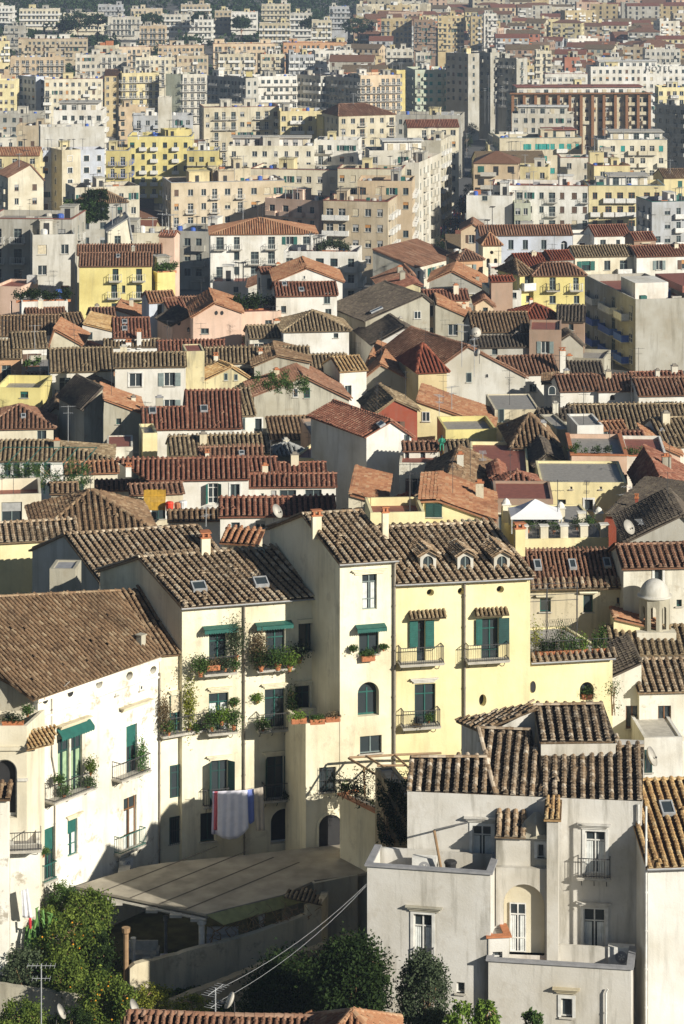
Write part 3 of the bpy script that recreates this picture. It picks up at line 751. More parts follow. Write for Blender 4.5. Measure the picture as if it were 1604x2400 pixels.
cm = MB(); cm.box(-.15, A.W, -.2, .15, A.zmin-.22, A.zmin-.02); cm.build('cornice', wmat('whitepeel'), A.root)

def rpix(b, rf_, poly, **kw): rf_.slope([b.tl(p) for p in poly], **kw)
zE = -(1539-YH)/F*162.0
def onplane(u, v, p0, p1, p2):
    n = (p1-p0).cross(p2-p0); d = Vector(((u-CX)/F, 1, -(v-YH)/F)); return d*(n.dot(p0)/n.dot(d))
rA = Roof(); E1, E2, R1 = P(89, 1640, 153.1), P(376, 1540, 162.0), PZ(281, 1386, A.A.z+2.9)
E1 = E1+(E1-E2).normalized()*.5+Vector((.1, -.1, .12)); E2_ = E2+Vector((.1, -.1, .12))
Ra = onplane(-40, 1402, E1, E2_, R1); Rb = onplane(-40, 1550, E1, E2_, R1)
rpix(A, rA, [E1, E2_, R1, Ra, Rb], pitch=.3, row=.3, r=.095)
rA.ridge(A.tl(Ra+Vector((0,0,.08))), A.tl(R1+Vector((0,0,.08))), r=.13)
E3 = P(480, 1523, 164.2); R2 = R1+(E3-E2)*1.5+Vector((0, .3, 0))
rpix(A, rA, [E2_, E3+Vector((.1, -.3, -.1)), R2, R1], pitch=.4, row=.3, r=.12)
rA.ridge(A.tl(R1), A.tl(E2_+Vector((0,0,.03))), r=.12)
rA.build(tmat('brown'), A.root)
for cu, cv in ((331, 1510),):
    p = onplane(cu, cv, E1, E2_, R1); q = A.tl(p); m = MB(); m.box(q.x-.2, q.x+.2, q.y-.2, q.y+.2, q.z-.3, q.z+.55); m.box(q.x-.26, q.x+.26, q.y-.26, q.y+.26, q.z+.55, q.z+.62); m.build('chimney', wmat('greyold'), A.root)

# ---- low strip of facade joining it to the middle palazzo
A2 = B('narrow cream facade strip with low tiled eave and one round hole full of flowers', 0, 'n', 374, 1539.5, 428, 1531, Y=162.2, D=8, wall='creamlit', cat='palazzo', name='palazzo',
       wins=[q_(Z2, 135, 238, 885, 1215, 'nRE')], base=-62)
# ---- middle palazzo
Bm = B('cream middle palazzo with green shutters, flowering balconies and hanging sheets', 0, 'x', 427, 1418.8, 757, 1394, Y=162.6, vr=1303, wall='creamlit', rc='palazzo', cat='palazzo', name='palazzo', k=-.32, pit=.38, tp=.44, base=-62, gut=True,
       wins=[q_(Z2, 464, 613, 360, 700, 'n'), q_(Z2, 937, 1098, 330, 665, 'n'), q_(Z2, 1212, 1358, 288, 520, 'k'), q_(Z2, 463, 628, 870, 1212, 'nc'), q_(Z2, 930, 1100, 835, 1180, 'n'), q_(Z2, 1185, 1310, 810, 1090, 'k'),
             q_(Z3, 425, 548, 195, 540, 'kZ'), q_(Z3, 835, 960, 165, 490, 'kZ'),
             q_(Z3, 345, 455, 580, 790, 'k'), q_(Z3, 862, 1052, 550, 805, 'ad')],
       chim=[(482, 1300, 22, 1.0)], sky=[(482, 1384, 34, .9), (627, 1372, 34, .9)])
# facade strip windows that stand left of the corner of the roofs
A2b = None
for l, r, v, st in ((430, 700, 725, 'i'), (870, 1178, 690, 'i'), (462, 705, 1222, 'i'), (880, 1150, 1200, 'i')): BB(Bm, Z2, l, r, v, st)
BB(A2, Z2, 80, 455, 1222, 'i'); BB(Bm, Z3, 815, 1035, 505, 'i', .7); BB(Bm, Z3, 370, 560, 545, 'i', .4)
for l, r, v in ((410, 690, 345), (845, 1150, 315)):
    x0, z = Bm.loc(l, v, 0, Z2); x1, _ = Bm.loc(r, v, 0, Z2); awning(Bm, x0, x1, z+.2, .6, .1)
for reg, l, r, v in ((Z2, 450, 655, 835), (Z2, 900, 1120, 805), (Z2, 1200, 1375, 262), (Z2, 1180, 1330, 780), (Z3, 390, 575, 172), (Z3, 800, 1010, 140)):
    x0, z = Bm.loc(l, v, 0, reg); x1, _ = Bm.loc(r, v, 0, reg); hood(Bm, x0, x1, z, .22, mat='creamlit')
x0, z = A2.loc(120, 865, 0, Z2); x1, _ = A2.loc(275, 865, 0, Z2); hood(A2, x0, x1, z, .22, mat='creamlit')
x, z = Bm.loc(755, 150, 0, Z2); pipe(Bm, [(x, -.12, Bm.zmin-.1), (x, -.12, .3)], .06)
gutter(Bm, (-.1, -.42, Bm.zmin-.1), (Bm.W, -.42, Bm.zmin-.1))
A2w = B('cream ground storeys below the low eave with barred window and green shutters', 0, 'n', 375, 1727, 427, 1722, Y=162.05, D=.12, wall='creamlit', cat='palazzo', name='palazzo_front', base=-62,
        wins=[q_(Z3, 125, 226, 228, 460, 'k')]) if False else None
for reg, l, r, t, bt, st in ((Z3, 122, 228, 225, 460, 'ks'), (Z3, 118, 222, 605, 800, 'kV')):
    uc = (l+r)/2; x0, _ = A2.loc(l, t, 0, reg); x1, _ = A2.loc(r, t, 0, reg); x, zb = A2.loc(uc, bt, 0, reg); _, zt = A2.loc(uc, t, 0, reg)
    add_window(A2.root, x, zb, x1-x0, zt-zb, st+'p', True)
# ---- tower house
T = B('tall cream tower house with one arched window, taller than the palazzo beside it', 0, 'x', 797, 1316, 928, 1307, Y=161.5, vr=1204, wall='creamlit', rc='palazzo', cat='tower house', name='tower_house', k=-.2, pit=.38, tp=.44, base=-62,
      wins=[q_(8, 92, 160, -10, 133, 'gcM') if False else q_(6, 92, 160, 792, 955, 'gc'), q_(8, 78, 168, 222, 338, 'n'), q_(8, 72, 170, 466, 622, 'nca'), q_(8, 82, 182, 712, 792, 'g')],
      chim=[(742, 1250, 22, 1.0), (903, 1250, 15, 1.2)])
x0, z = T.loc(60, 215, 0, 8); x1, _ = T.loc(195, 215, 0, 8); awning(T, x0, x1, z+.1, .55, .12)
x, z = T.loc(125, 775, 0, 6); hood(T, x-1.1, x+1.1, z, .2, mat='creamlit')
o = add_window(T.root, 1.6, T.zmin-2.6, .7, 1.7, 'g', True, 'L', T.D, T.W, -.38)
x, z = T.loc(238, 740, 0, 6); pipe(T, [(T.W-.12, -.12, T.zmin-.1), (T.W-.12, -.12, .3)], .07); gutter(T, (-.1, -.42, T.zmin-.1), (T.W+.1, -.42, T.zmin-.1))
T2 = B('cream terrace block with planters along its top, built against the tower house', 0, 'f', 717, 1693, 797, 1691, Y=161.1, yaw=12, D=3.2, k=-.2, par=.5, wall='creamlit', cat='terrace block', name='terrace_block', base=-62,
       wins=[q_(Z3, 1218, 1340, 245, 425, 'kV'), ])
for b_, l, r, t, bt in ((T2, 1215, 1385, 590, 830),):
    x0, _ = b_.loc(l, t, 0, Z3); x1, _ = b_.loc(r, t, 0, Z3); x, zb = b_.loc((l+r)/2, bt, 0, Z3); _, zt = b_.loc((l+r)/2, t, 0, Z3)
    d = MB(); w = x1-x0; hh = zt-zb; ring = [(x-w/2, zb), (x+w/2, zb)]+[(x+w/2*math.cos(math.pi*i/14), zt-w/2+w/2*math.sin(math.pi*i/14)) for i in range(15)]
    out = [(x+(a-x)*1.16, zb+(c-zb)*1.06) for a, c in ring]
    d.quad(*[(a, -.03, c) for a, c in ring], m=1)
    for i in range(1, len(ring)):
        j = (i+1) % len(ring); a_, b2, c_, d_ = ring[i], ring[j], out[j], out[i]
        d.quad((a_[0], -.1, a_[1]), (b2[0], -.1, b2[1]), (c_[0], -.1, c_[1]), (d_[0], -.1, d_[1])); d.quad((a_[0], -.1, a_[1]), (b2[0], -.1, b2[1]), (b2[0], -.03, b2[1]), (a_[0], -.03, a_[1])); d.quad((c_[0], -.1, c_[1]), (d_[0], -.1, d_[1]), (d_[0], 0, d_[1]), (c_[0], 0, c_[1]))
    d.build('arched_door', [wmat('creamlit'), C('dark')], b_.root)
# ---- yellow palazzo
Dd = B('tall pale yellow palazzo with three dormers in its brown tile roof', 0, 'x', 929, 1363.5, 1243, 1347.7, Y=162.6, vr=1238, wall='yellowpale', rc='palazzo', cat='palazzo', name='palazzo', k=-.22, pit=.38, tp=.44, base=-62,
       wins=[q_(8, 343, 378, 185, 388, 'nr') if False else q_(8, 343, 382, 183, 392, 'k'), q_(8, 638, 718, 175, 378, 'n'), q_(8, 333, 428, 475, 678, 'n'),
             q_(8, 388, 422, 40, 72, 'e'), q_(8, 530, 562, 34, 66, 'e'), q_(8, 708, 742, 26, 58, 'e'), q_(8, 628, 662, 522, 578, 'e')], chim=[(1218, 1290, 24, 1.3)])
for l, r, v in ((256, 468, 398), (565, 768, 385), (268, 452, 688)): BB(Dd, 8, l+14, r, v-4, 'i', .8)
for l, r, v in ((303, 470, 172), (605, 758, 158)):
    x0, z = Dd.loc(l, v, 0, 8); x1, _ = Dd.loc(r, v, 0, 8); hood(Dd, x0, x1, z, .5, tiles=True)
x0, z = Dd.loc(312, 455, 0, 8); x1, _ = Dd.loc(440, 455, 0, 8); hood(Dd, x0, x1, z, .25, mat='white')
x, z = Dd.loc(560, 10, 0, 8); pipe(Dd, [(x, -.12, Dd.zmin-.1), (x, -.12, .3)], .07); gutter(Dd, (-.1, -.42, Dd.zmin-.1), (Dd.W+.1, -.42, Dd.zmin-.1))
for l, r, t, bt, sx in ((308, 345, 183, 305, 1), (380, 420, 183, 310, 1), (612, 640, 178, 295, 1), (716, 764, 172, 290, 1)):
    x0, zt = Dd.loc(l, t, 0, 8); x1, _ = Dd.loc(r, t, 0, 8); _, zb = Dd.loc(l, bt, 0, 8); s = MB(); s.box(x0, x1, -.16, -.11, zb, zt)
    for i in range(int((zt-zb)/.14)): s.box(x0+.06, x1-.06, -.175, -.16, zb+.05+i*.14, zb+.12+i*.14)
    s.build('shutter', C('greend' if l > 700 else 'green'), Dd.root)
for u in (378, 552, 722):    # dormers
    for off in np.arange(0, Dd.D/2, .05):
        x, z = Dd.loc(u, 772, off, 6)
        if z <= Dd.zmin+.38*off: break
    w = .64; m = MB(); hh = .86; x += .22*off
    hx = w/2+.18; zz0 = z-.1
    wallface(m, (x-hx, off, 0), (1, 0, 0), 2*hx, zz0, zz0+hh+.1, [(.18, .18+w, zz0+0.156, zz0+hh+.05, 'a', .12)])
    L = hh/.38+.1; m.quad((x-hx, off, zz0), (x-hx, off+L, zz0+hh), (x-hx, off, zz0+hh+.1)); m.quad((x+hx, off, zz0), (x+hx, off+L, zz0+hh), (x+hx, off, zz0+hh+.1))
    ap = zz0+hh+.42; m.quad((x-hx, off, zz0+hh+.1), (x+hx, off, zz0+hh+.1), (x, off, ap-.05)); do = m.build('dormer', wmat('greylight'), Dd.root, k=0)
    do.location = (0, 0, 0)
    r = Roof(); 
    r.slope([(x-hx-.15, off+L, zz0+hh+.05), (x-hx-.15, off-.22, zz0+hh+.05), (x, off-.22, ap), (x, off+L+.6, ap)], pitch=.3, row=.28, r=.09, thick=.05); r.slope([(x+hx+.15, off-.22, zz0+hh+.05), (x+hx+.15, off+L, zz0+hh+.05), (x, off+L+.6, ap), (x, off-.22, ap)], pitch=.3, row=.28, r=.09, thick=.05); r.build(tmat('palazzo'), do)
    g = MB(); g.quad((x-w/2, off+.1, zz0+0.104), (x+w/2, off+.1, zz0+0.104), (x+w/2, off+.1, zz0+hh+.1), (x-w/2, off+.1, zz0+hh+.1)); g.build('pane', glassm(), do)
    g = MB(); g.box(x-w/2, x+w/2, off+.06, off+.1, zz0+0.156, zz0+0.218); g.box(x-.03, x+.03, off+.06, off+.1, zz0+0.218, zz0+hh+.05); g.build('frame', C('shutgy'), do)
# ---- low yellow wing with the flower terrace
E = B('low pale yellow wing under a terrace of long terracotta flower troughs', 0, 'f', 1243, 1545, 1436, 1534, Y=166, D=7, par=.1, roofm='slab', wall='yellowpale', cat='house wing', name='house_wing', base=-62, k=-.15,
      wins=[q_(8, 862, 888, 460, 515, 'e'), q_(8, 1090, 1153, 466, 546, 'a')])
r = Roof(); r.slope([(-.0, -.3, E.zmin-.12), (E.W+.1, -.3, E.zmin-.12), (E.W+.1, .05, E.zmin+.06), (0, .05, E.zmin+.06)], pitch=.4, row=.34, r=.11, thick=.08); r.build(tmat('palazzo'), E.root); gutter(E, (0, -.4, E.zmin-.15), (E.W+.1, -.4, E.zmin-.15))
x0, z = E.loc(1075, 560, 0, 8)

# ================================================================ the white house in front, right
KF = 1.04; zF = -(1869-YH)/F*134.5*KF
FB = B('greyish white house with four tiled roof planes, terraces and a yellow arched niche', 0, 'n', 955, 1855, 1505, 1878, Y=140.826, D=3.6, wall='palazzo', cat='house', name='terraced_house',
       wins=[q_(10, 598, 686, 148, 340, 'wcM'), q_(10, 1115, 1207, 172, 368, 'wcM'), q_(10, 1107, 1206, 528, 778, 'wcM')], base=-66)
def hoodp(b, reg, l, r, v, **kw): x0, _ = b.loc(l, v, 0, reg); x1, z = b.loc(r, v, 0, reg); x, z = b.loc((l+r)/2, v, 0, reg); return hood(b, x0, x1, z, **kw)
hoodp(FB, 10, 560, 712, 110, dep=.3, mat='palazzo'); hoodp(FB, 10, 1078, 1232, 140, dep=.3, mat='palazzo'); hoodp(FB, 10, 1074, 1234, 500, dep=.3, mat='palazzo')
BB(FB, 10, 1078, 1230, 400, 'i', .5)
rF = Roof(); kw = dict(pitch=.49, row=.25, r=.135)
def slopeF(pl, **k2): d = dict(kw); d.update(k2); rpix(FB, rF, [PZ(*zz(8, u, v), z) for u, v, z in pl], **d)
z0 = zF
slopeF([(286, 968, z0-0.104), (705, 982, z0-0.104), (665, 806, z0+1.092), (322, 806, z0+1.092)])
slopeF([(700, 980, z0-0.104), (918, 990, z0-0.104), (868, 682, z0+1.976), (625, 672, z0+1.976)])
slopeF([(914, 1000, z0-0.156), (1376, 1013, z0-0.156), (1384, 757, z0+1.404), (912, 770, z0+1.404)])
zb4 = z0+1.820
slopeF([(905, 742, zb4), (1260, 738, zb4), (1196, 562, zb4+1.144), (880, 568, zb4+1.144)])
# the shaded back-left slope and its walls
p = lambda u, v, z: PZ(*zz(8, u, v), z)
rpix(FB, rF, [p(625, 690, z0+1.612), p(520, 645, z0+1.404), p(865, 562, z0+3.017), p(890, 588, z0+3.017)], pitch=.42, row=.3, r=.12)
for a, c in (((665, 806, z0+1.197), (322, 806, z0+1.197)), ((868, 682, z0+2.080), (625, 672, z0+2.080)), ((1384, 757, z0+1.456), (912, 770, z0+1.456)), ((1196, 562, zb4+1.248), (880, 568, zb4+1.248)), ((625, 672, z0+2.080), (702, 975, z0+0.052))): rF.ridge(FB.tl(p(*a)), FB.tl(p(*c)), r=.13)
rF.build(tmat('slateold'), FB.root)
rb_ = MB(); rb_.box(FB.W*.55, FB.W, 3.6, 7.0, 0, FB.zmin+1.0); rb_.build('rear_wall', wmat('palazzo'), FB.root)
uw = MB()    # upper walls carrying the raised roofs
def prism(mb, pts, z_lo):
    q = [FB.tl(x) for x in pts]; n = len(q)
    for i in range(n):
        a, c = q[i], q[(i+1)%n]; mb.quad((a.x, a.y, z_lo), (c.x, c.y, z_lo), tuple(c), tuple(a))
prism(uw, [p(912, 752, zb4-0.052), p(1254, 748, zb4-0.052), p(1196, 566, zb4+1.040), p(884, 572, zb4+1.040)], 5)
prism(uw, [p(548, 650, z0+1.300), p(625, 695, z0+1.456), p(690, 690, z0+1.768), p(885, 592, z0+2.808), p(865, 566, z0+2.808)], 5)
prism(uw, [p(705, 972, z0-0.052), p(915, 982, z0-0.052), p(868, 690, z0+1.872), p(630, 680, z0+1.872)], 5)
uw.build('upper_wall', wmat('palazzo'), FB.root)
gutter(FB, FB.tl(p(286, 972, z0-0.146)), FB.tl(p(912, 992, z0-0.146))); gutter(FB, FB.tl(p(908, 1003, z0-0.208)), FB.tl(p(1378, 1016, z0-0.208)))
for (u0_, v0_), (u1_, v1_), yy in (((1358, 45), (1358, 370), -.1), ):
    x, z = FB.loc(u0_, v0_, 0, 10); _, zb = FB.loc(u1_, v1_, 0, 10); pipe(FB, [(x, -.12, z), (x, -.12, zb), (x+.5, -.12, zb-.25), (x+.55, -.12, zb-.6), (x+.55, -.12, 1)], .06, 'whitep')

FL = B('stained grey terrace wing with tall white window, left of the white house', 0, 'f', 861, 2029, 1150, 2049, Y=138.239, D=2.9, par=1.0, wall='palazzo', cat='house wing', name='house_wing', base=-66,
       wins=[q_(10, 328, 412, 552, 800, 'wcM'), q_(10, 525, 562, 865, 915, 'dw')], trim='slabg')
hoodp(FL, 10, 292, 462, 520, dep=.25, mat='greyold'); BB(FL, 10, 338, 420, 812, 'i', .3)
FR = B('low front terrace wing with a small framed window, at the bottom of the white house', 0, 'f', 1145, 2251, 1480, 2272, Y=136.563, D=2.8, par=.9, wall='palazzo', cat='house wing', name='house_wing', base=-66,
       wins=[q_(10, 1004, 1056, 938, 1024, 'wM')], trim='slabg')
hoodp(FR, 10, 965, 1090, 893, dep=.3, mat='stonecream')
x, z = FR.loc(1210, 890, 0, 10); pipe(FR, [(x+.1, -.15, z), (x, -.15, z-.2), (x, -.15, 1)], .05, 'whitep')
M = B('narrow white bay with a deep yellow arched niche between pilaster and terrace', 0, 'n', 1163, 1957, 1282, 1961, Y=138.910, D=1.4, wall='palazzo', cat='house bay', name='house_bay', base=-66,
      wins=[q_(10, 895, 928, 232, 295, 'wMg')])
# niche: build a deep arched recess in front of the bay
x0, _ = M.loc(741, 600, 0, 10); x1, _ = M.loc(929, 600, 0, 10); _, zt = M.loc(835, 404, 0, 10); _, zb = M.loc(835, 700, 0, 10)
NB = MB(); wallface(NB, (-.0, -.35, 0), (1, 0, 0), M.W, zb-2.2, M.loc(800, 330, 0, 10)[1], [(max(x0, .02), min(x1, M.W-.02), zb-.3, zt, 'a', 1.25)])
NB.box(0, M.W, -.34, -.01, M.loc(800, 330, 0, 10)[1]-.08, M.loc(800, 330, 0, 10)[1]); NB.build('niche_front', wmat('palazzo'), M.root)
NI = MB(); ring = []; hw = (x1-x0)/2-.01; cx_ = (x0+x1)/2; cz = zt-hw
ring = [(x0+.01, zb-.3), (x1-.01, zb-.3)]+[(cx_+hw*math.cos(math.pi*i/14), cz+hw*math.sin(math.pi*i/14)) for i in range(15)]
for i in range(len(ring)):
    a, c = ring[i], ring[(i+1)%len(ring)]; NI.quad((a[0], -.34, a[1]), (c[0], -.34, c[1]), (c[0], -.02, c[1]), (a[0], -.02, a[1]))
NI.quad(*[(a, -.02, c) for a, c in ring]); NI.build('niche', wmat('cream'), M.root)
x, z = M.loc(808, 705, 0, 10); _, z2 = M.loc(808, 492, 0, 10); o = add_window(M.root, x-.02, zb-.25, .85, z2-zb+.2, 'wcp', True); o.location.y = -.06
rM = Roof(); xx0, _ = M.loc(700, 180, 0, 10); xx1, _ = M.loc(842, 180, 0, 10)
rM.slope([(xx0, -.3, M.zmin+.02), (xx1, -.3, M.zmin+.02), (xx1, 1.2, M.zmin+.8), (xx0, 1.2, M.zmin+.8)], pitch=.42, row=.3, r=.13); rM.build(tmat('palazzo'), M.root)
tm = MB(); tm.box(xx1, M.W, -.25, 1.2, M.zmin-.05, M.zmin+.18); tm.lathe([(.9, 0), (.6, .5), (.1, .95)], 4, ((xx1+M.W)/2, .4, M.zmin+.18)); tm.build('turret_cap', wmat('greyold'), M.root)
PL = B('tall square white pilaster rising from the terrace with a tile on top', 0, 'f', 1282, 1920, 1309, 1921, Y=138.048, D=1.7, par=.05, wall='palazzo', cat='pilaster', name='pilaster', base=-66)
r = Roof(); r.slope([(-.15, -.15, PL.zmin+.03), (PL.W+.15, -.15, PL.zmin+.03), (PL.W+.15, 1.6, PL.zmin+.5), (-.15, 1.6, PL.zmin+.5)], pitch=.28, row=.3, r=.09); r.build(tmat('ochre'), PL.root)
HB = B('small white stair box with a dark opening, standing left of the arched niche', 0, 'f', 1145, 2198, 1194, 2196, Y=136.994, D=1.6, par=.08, wall='palazzo', cat='stair box', name='stair_box', base=-66, wins=[q_(10, 688, 735, 725, 752, 'dw')], trim='pot')
st_ = MB()
for i in range(4): st_.box(1.2+.0*i, 2.5, -.9+.25*i, -.65+.25*i, M.loc(800, 770, 0, 10)[1]-.3, M.loc(800, 770, 0, 10)[1]+.12*i)
st_.build('steps', C('pot'), M.root)
# ---- white house at the right edge with an ochre roof
G = B('white house at the right edge with an ochre tile roof and one skylight', 0, 'x', 1519, 2026, 1680, 2020, Y=136.8, vr=1832, wall='white', rc='ochre', cat='house', name='house', base=-66, tp=.42, sky=[(1567, 1905, 32, 1.0)], k=-.02, pit=.42)
pipe(G, [(-.12, -.12, G.zmin+3), (-.12, -.12, G.zmin-.4), (-.12, -.12, 1)], .06, 'whitep'); gutter(G, (-.1, -.42, G.zmin-.1), (G.W, -.42, G.zmin-.1))
# ================================================================ vegetation
LEAFC = {'citrus': ((.022, .050, .010), (.19, .25, .045)), 'dark': ((.007, .018, .005), (.035, .060, .015)), 'olive': ((.03, .045, .022), (.10, .13, .07)), 'bright': ((.07, .14, .02), (.20, .28, .05)), 'yellowg': ((.08, .11, .015), (.34, .34, .05)), 'pot': ((.025, .06, .015), (.10, .16, .04)), 'dry': ((.10, .07, .04), (.22, .17, .09)), 'pine': ((.010, .028, .010), (.045, .075, .025)), 'cactus': ((.05, .12, .03), (.12, .25, .07))}
def leafm(n):
    k = 'leaves_'+n
    if k in MATS: return MATS[k]
    a, b_ = LEAFC[n]; m, nt, b = nodes(k); at = N(nt, 'ShaderNodeAttribute', attribute_name='tint'); o = mix(nt, at.outputs['Fac'], a, b_)
    nt.links.new(o, b.inputs['Base Color']); b.inputs['Roughness'].default_value = .8; b.inputs['Specular IOR Level'].default_value = .15
    tr = N(nt, 'ShaderNodeBsdfTranslucent'); nt.links.new(o, tr.inputs['Color']); ms = N(nt, 'ShaderNodeMixShader'); ms.inputs[0].default_value = .25
    nt.links.new(b.outputs[0], ms.inputs[1]); nt.links.new(tr.outputs[0], ms.inputs[2]); nt.links.new(ms.outputs[0], nt.nodes['Material Output'].inputs['Surface'])
    MATS[k] = m; return m
def leaves(name, pts, size, mat, parent=None, tint=None, asp=.55):
    n = len(pts); pts = np.asarray(pts)
    a = nr.normal(0, 1, (n, 3)); a /= np.linalg.norm(a, axis=1)[:, None]; b = nr.normal(0, 1, (n, 3)); b -= (a*b).sum(1)[:, None]*a; b /= np.linalg.norm(b, axis=1)[:, None]
    s = size*nr.uniform(.6, 1.25, (n, 1)); V = np.stack([pts-a*s, pts+b*s*asp, pts+a*s, pts-b*s*asp], 1).reshape(-1, 3)
    me = bpy.data.meshes.new(name); me.from_pydata(V.tolist(), [], np.arange(4*n).reshape(-1, 4).tolist()); me.materials.append(mat)
    at = me.attributes.new('tint', 'FLOAT', 'FACE'); t = nr.beta(1.6, 2.2, n) if tint is None else np.clip(tint+nr.normal(0, .18, n), 0, 1); at.data.foreach_set('value', t)
    return link(me, name, parent)
def crown_pts(rx, ry, rz, nclump, per, flat=0.0, spread=.2):
    c = nr.normal(0, 1, (nclump, 3)); c /= np.linalg.norm(c, axis=1)[:, None]; r = nr.uniform(.35, 1.0, (nclump, 1))**.55; c = c*r
    if flat: c[:, 2] = np.maximum(c[:, 2], -flat)
    c *= (rx, ry, rz); tn = nr.uniform(0, 1, nclump)
    p = np.repeat(c, per, 0)+nr.normal(0, 1, (nclump*per, 3))*spread*min(rx, rz)*(1, 1, .8)
    return p, np.repeat(tn, per)
TREEC = {}
def tree(name, label, base, H, rx, rz, kind='citrus', leaf=.09, nc=130, per=40, fruit=0, group=None, cat='tree', ry=None, spread=.16, trunk=.12, flat=0):
    root = empty(name, base); tag(root, label, cat, group); ry = ry or rx; zc = H-rz
    t = MB(); p0 = Vector((0, 0, -.3)); pts = [p0]; k = 5
    for i in range(k): pts.append(Vector((rnd.uniform(-.12, .12)*rx*.5, rnd.uniform(-.1, .1)*rx*.5, (H-rz*.6)*(i+1)/k)))
    t.tube(pts, [trunk*(1.15-.15*i) for i in range(k+1)], 8)
    for i in range(9):
        a = rnd.uniform(0, 6.28); s = pts[rnd.randint(2, k)]; e = Vector((math.cos(a)*rx*.75, math.sin(a)*ry*.75, zc+rnd.uniform(-.3, .7)*rz)); m = (s+e)/2+Vector((0, 0, .15*rz)); t.tube([s, m, e], [trunk*.45, trunk*.28, trunk*.1], 5)
    t.build('trunk', C('wood') if kind != 'pine' else C('brownp'), root)
    p, tn = crown_pts(rx, ry, rz, nc, per, flat, spread); p = p+np.array([0, 0, zc]); leaves('crown', p, leaf, leafm(kind), root, tint=.15+.65*tn)
    if fruit:
        f = MB(); q = crown_pts(rx*.98, ry*.98, rz*.95, fruit, 1, spread=.02)[0]
        for v in q:
            f.lathe([(.001, -.05), (.045, -.025), (.05, 0), (.04, .03), (.001, .05)], 6, (v[0], v[1], v[2]+zc))
        f.build('fruit', simple('orange_peel', (.75, .32, .02), .5), root)
    return root
def grd(u, v, reg, z): u, v = zz(reg, u, v); return PZ(u, v, z)
def at(u, v, reg, Y): u, v = zz(reg, u, v); return P(u, v, Y)
# garden: citrus trees, cactus, hedge
def tr_at(label, reg, u, vtop, wpx, hpx, Y, zb, **k):
    top = at(u, vtop, reg, Y); r = wpx/KZ/2*Y/F if reg else wpx/2*Y/F; rz = hpx/KZ/2*Y/F*1.0 if reg else hpx/2*Y/F
    return tree(k.pop('name', 'citrus_tree'), label, (top.x, Y, zb), top.z-zb, r, rz, **k)
CG = 'citrus trees in the garden'
tr_at('dark citrus tree against the wall, beside the pergola corner', 9, 410, 455, 230, 190, 151.5, -60.6, kind='citrus', fruit=6, group=CG)
tr_at('lush citrus tree with yellow-green leaves in the middle of the garden', 9, 330, 570, 330, 210, 149, -61, kind='citrus', fruit=30, group=CG, nc=170)
tr_at('low citrus tree touching the round brown post of the pergola', 9, 455, 640, 130, 200, 148.5, -61, kind='dark', fruit=4, group=CG)
tr_at('climbing shrub creeping up the white palazzo wall', 9, 290, 405, 150, 230, 153, -60.6, kind='pot', group='garden shrubs', name='climbing_shrub', cat='shrub', leaf=.07)
tr_at('thin shrub by the white cloths at the left wall', 9, 215, 520, 120, 150, 151, -60.8, kind='citrus', group='garden shrubs', name='shrub', cat='shrub', leaf=.07)
tr_at('dusky tree filling the left part of the garden', 9, 120, 720, 260, 240, 147, -62, kind='olive', group=CG, nc=150)
tr_at('brownish leafy tree left of the garden centre', 9, 290, 740, 230, 220, 146.5, -62, kind='citrus', group=CG, fruit=8)
tr_at('orange tree full of fruit in front of the garden wall', 9, 470, 810, 210, 260, 142, -64.5, kind='citrus', fruit=60, group=CG, nc=150)
tr_at('small orange tree below the left end of the garden wall', 9, 570, 890, 120, 120, 141, -64.5, kind='citrus', fruit=25, group=CG, nc=80)
tr_at('pale flowering bush at the foot of the garden wall', 9, 700, 880, 190, 130, 141.5, -64.5, kind='yellowg', name='flowering_bush', cat='shrub', nc=90, leaf=.06, group='garden shrubs')
tr_at('yellow-green bush in front of the red roof ridge', 9, 880, 925, 170, 110, 140.5, -64.5, kind='yellowg', name='shrub', cat='shrub', nc=80, leaf=.06, group='garden shrubs')
tr_at('bush at the bottom left corner below the dark wall', 9, 90, 960, 260, 180, 139, -64.5, kind='citrus', name='shrub', cat='shrub', nc=120, leaf=.08, group='garden shrubs')
tr_at('dark bush between the dishes at the bottom left', 9, 330, 985, 200, 150, 139.5, -64.5, kind='dark', name='shrub', cat='shrub', nc=90, leaf=.07, group='garden shrubs')
for i in range(14):
    pass
cr = empty('tall_cactus', at(175, 745, 9, 149.5)); tag(cr, 'clump of upright green cactus stems by the left wall', 'cactus'); cb = MB()
for i in range(16):
    x = rnd.uniform(-.9, .9); y = rnd.uniform(-.5, .5); h = rnd.uniform(1.4, 2.9); cb.tube([(x, y, -1), (x+rnd.uniform(-.1, .1), y, h*.5), (x+rnd.uniform(-.25, .25), y, h-.1), (x+rnd.uniform(-.25, .25), y, h)], [.1, .1, .09, .03], 6)
cb.build('stems', simple('cactus_skin', (.12, .26, .06), .6), cr)
# dark trees in front of the white house
DG = 'dark trees before the white house'
tr_at('broad dark bay tree in front of the lower stone wall', 9, 1330, 745, 380, 380, 140, -65, kind='dark', name='bay_tree', group=DG, nc=300, per=60, leaf=.10, trunk=.2)
tr_at('tall dark tree leaning on the corner of the grey wing', 10, 50, 660, 330, 460, 134, -65, kind='dark', name='bay_tree', group=DG, nc=320, per=60, leaf=.10, trunk=.2)
tr_at('grey-green olive tree before the grey wing window', 10, 372, 725, 220, 420, 134.2, -65, kind='olive', name='olive_tree', group=DG, nc=240, per=55, leaf=.085, trunk=.15)
tr_at('dark low tree left of the broad bay tree', 9, 1180, 960, 200, 160, 141, -65, kind='dark', name='bay_tree', group=DG, nc=90, leaf=.07)
tr_at('bright green fig sapling at the bottom, left of the framed window', 10, 665, 945, 110, 150, 131.5, -65, kind='bright', name='fig_sapling', nc=45, per=30, leaf=.10, group='saplings')
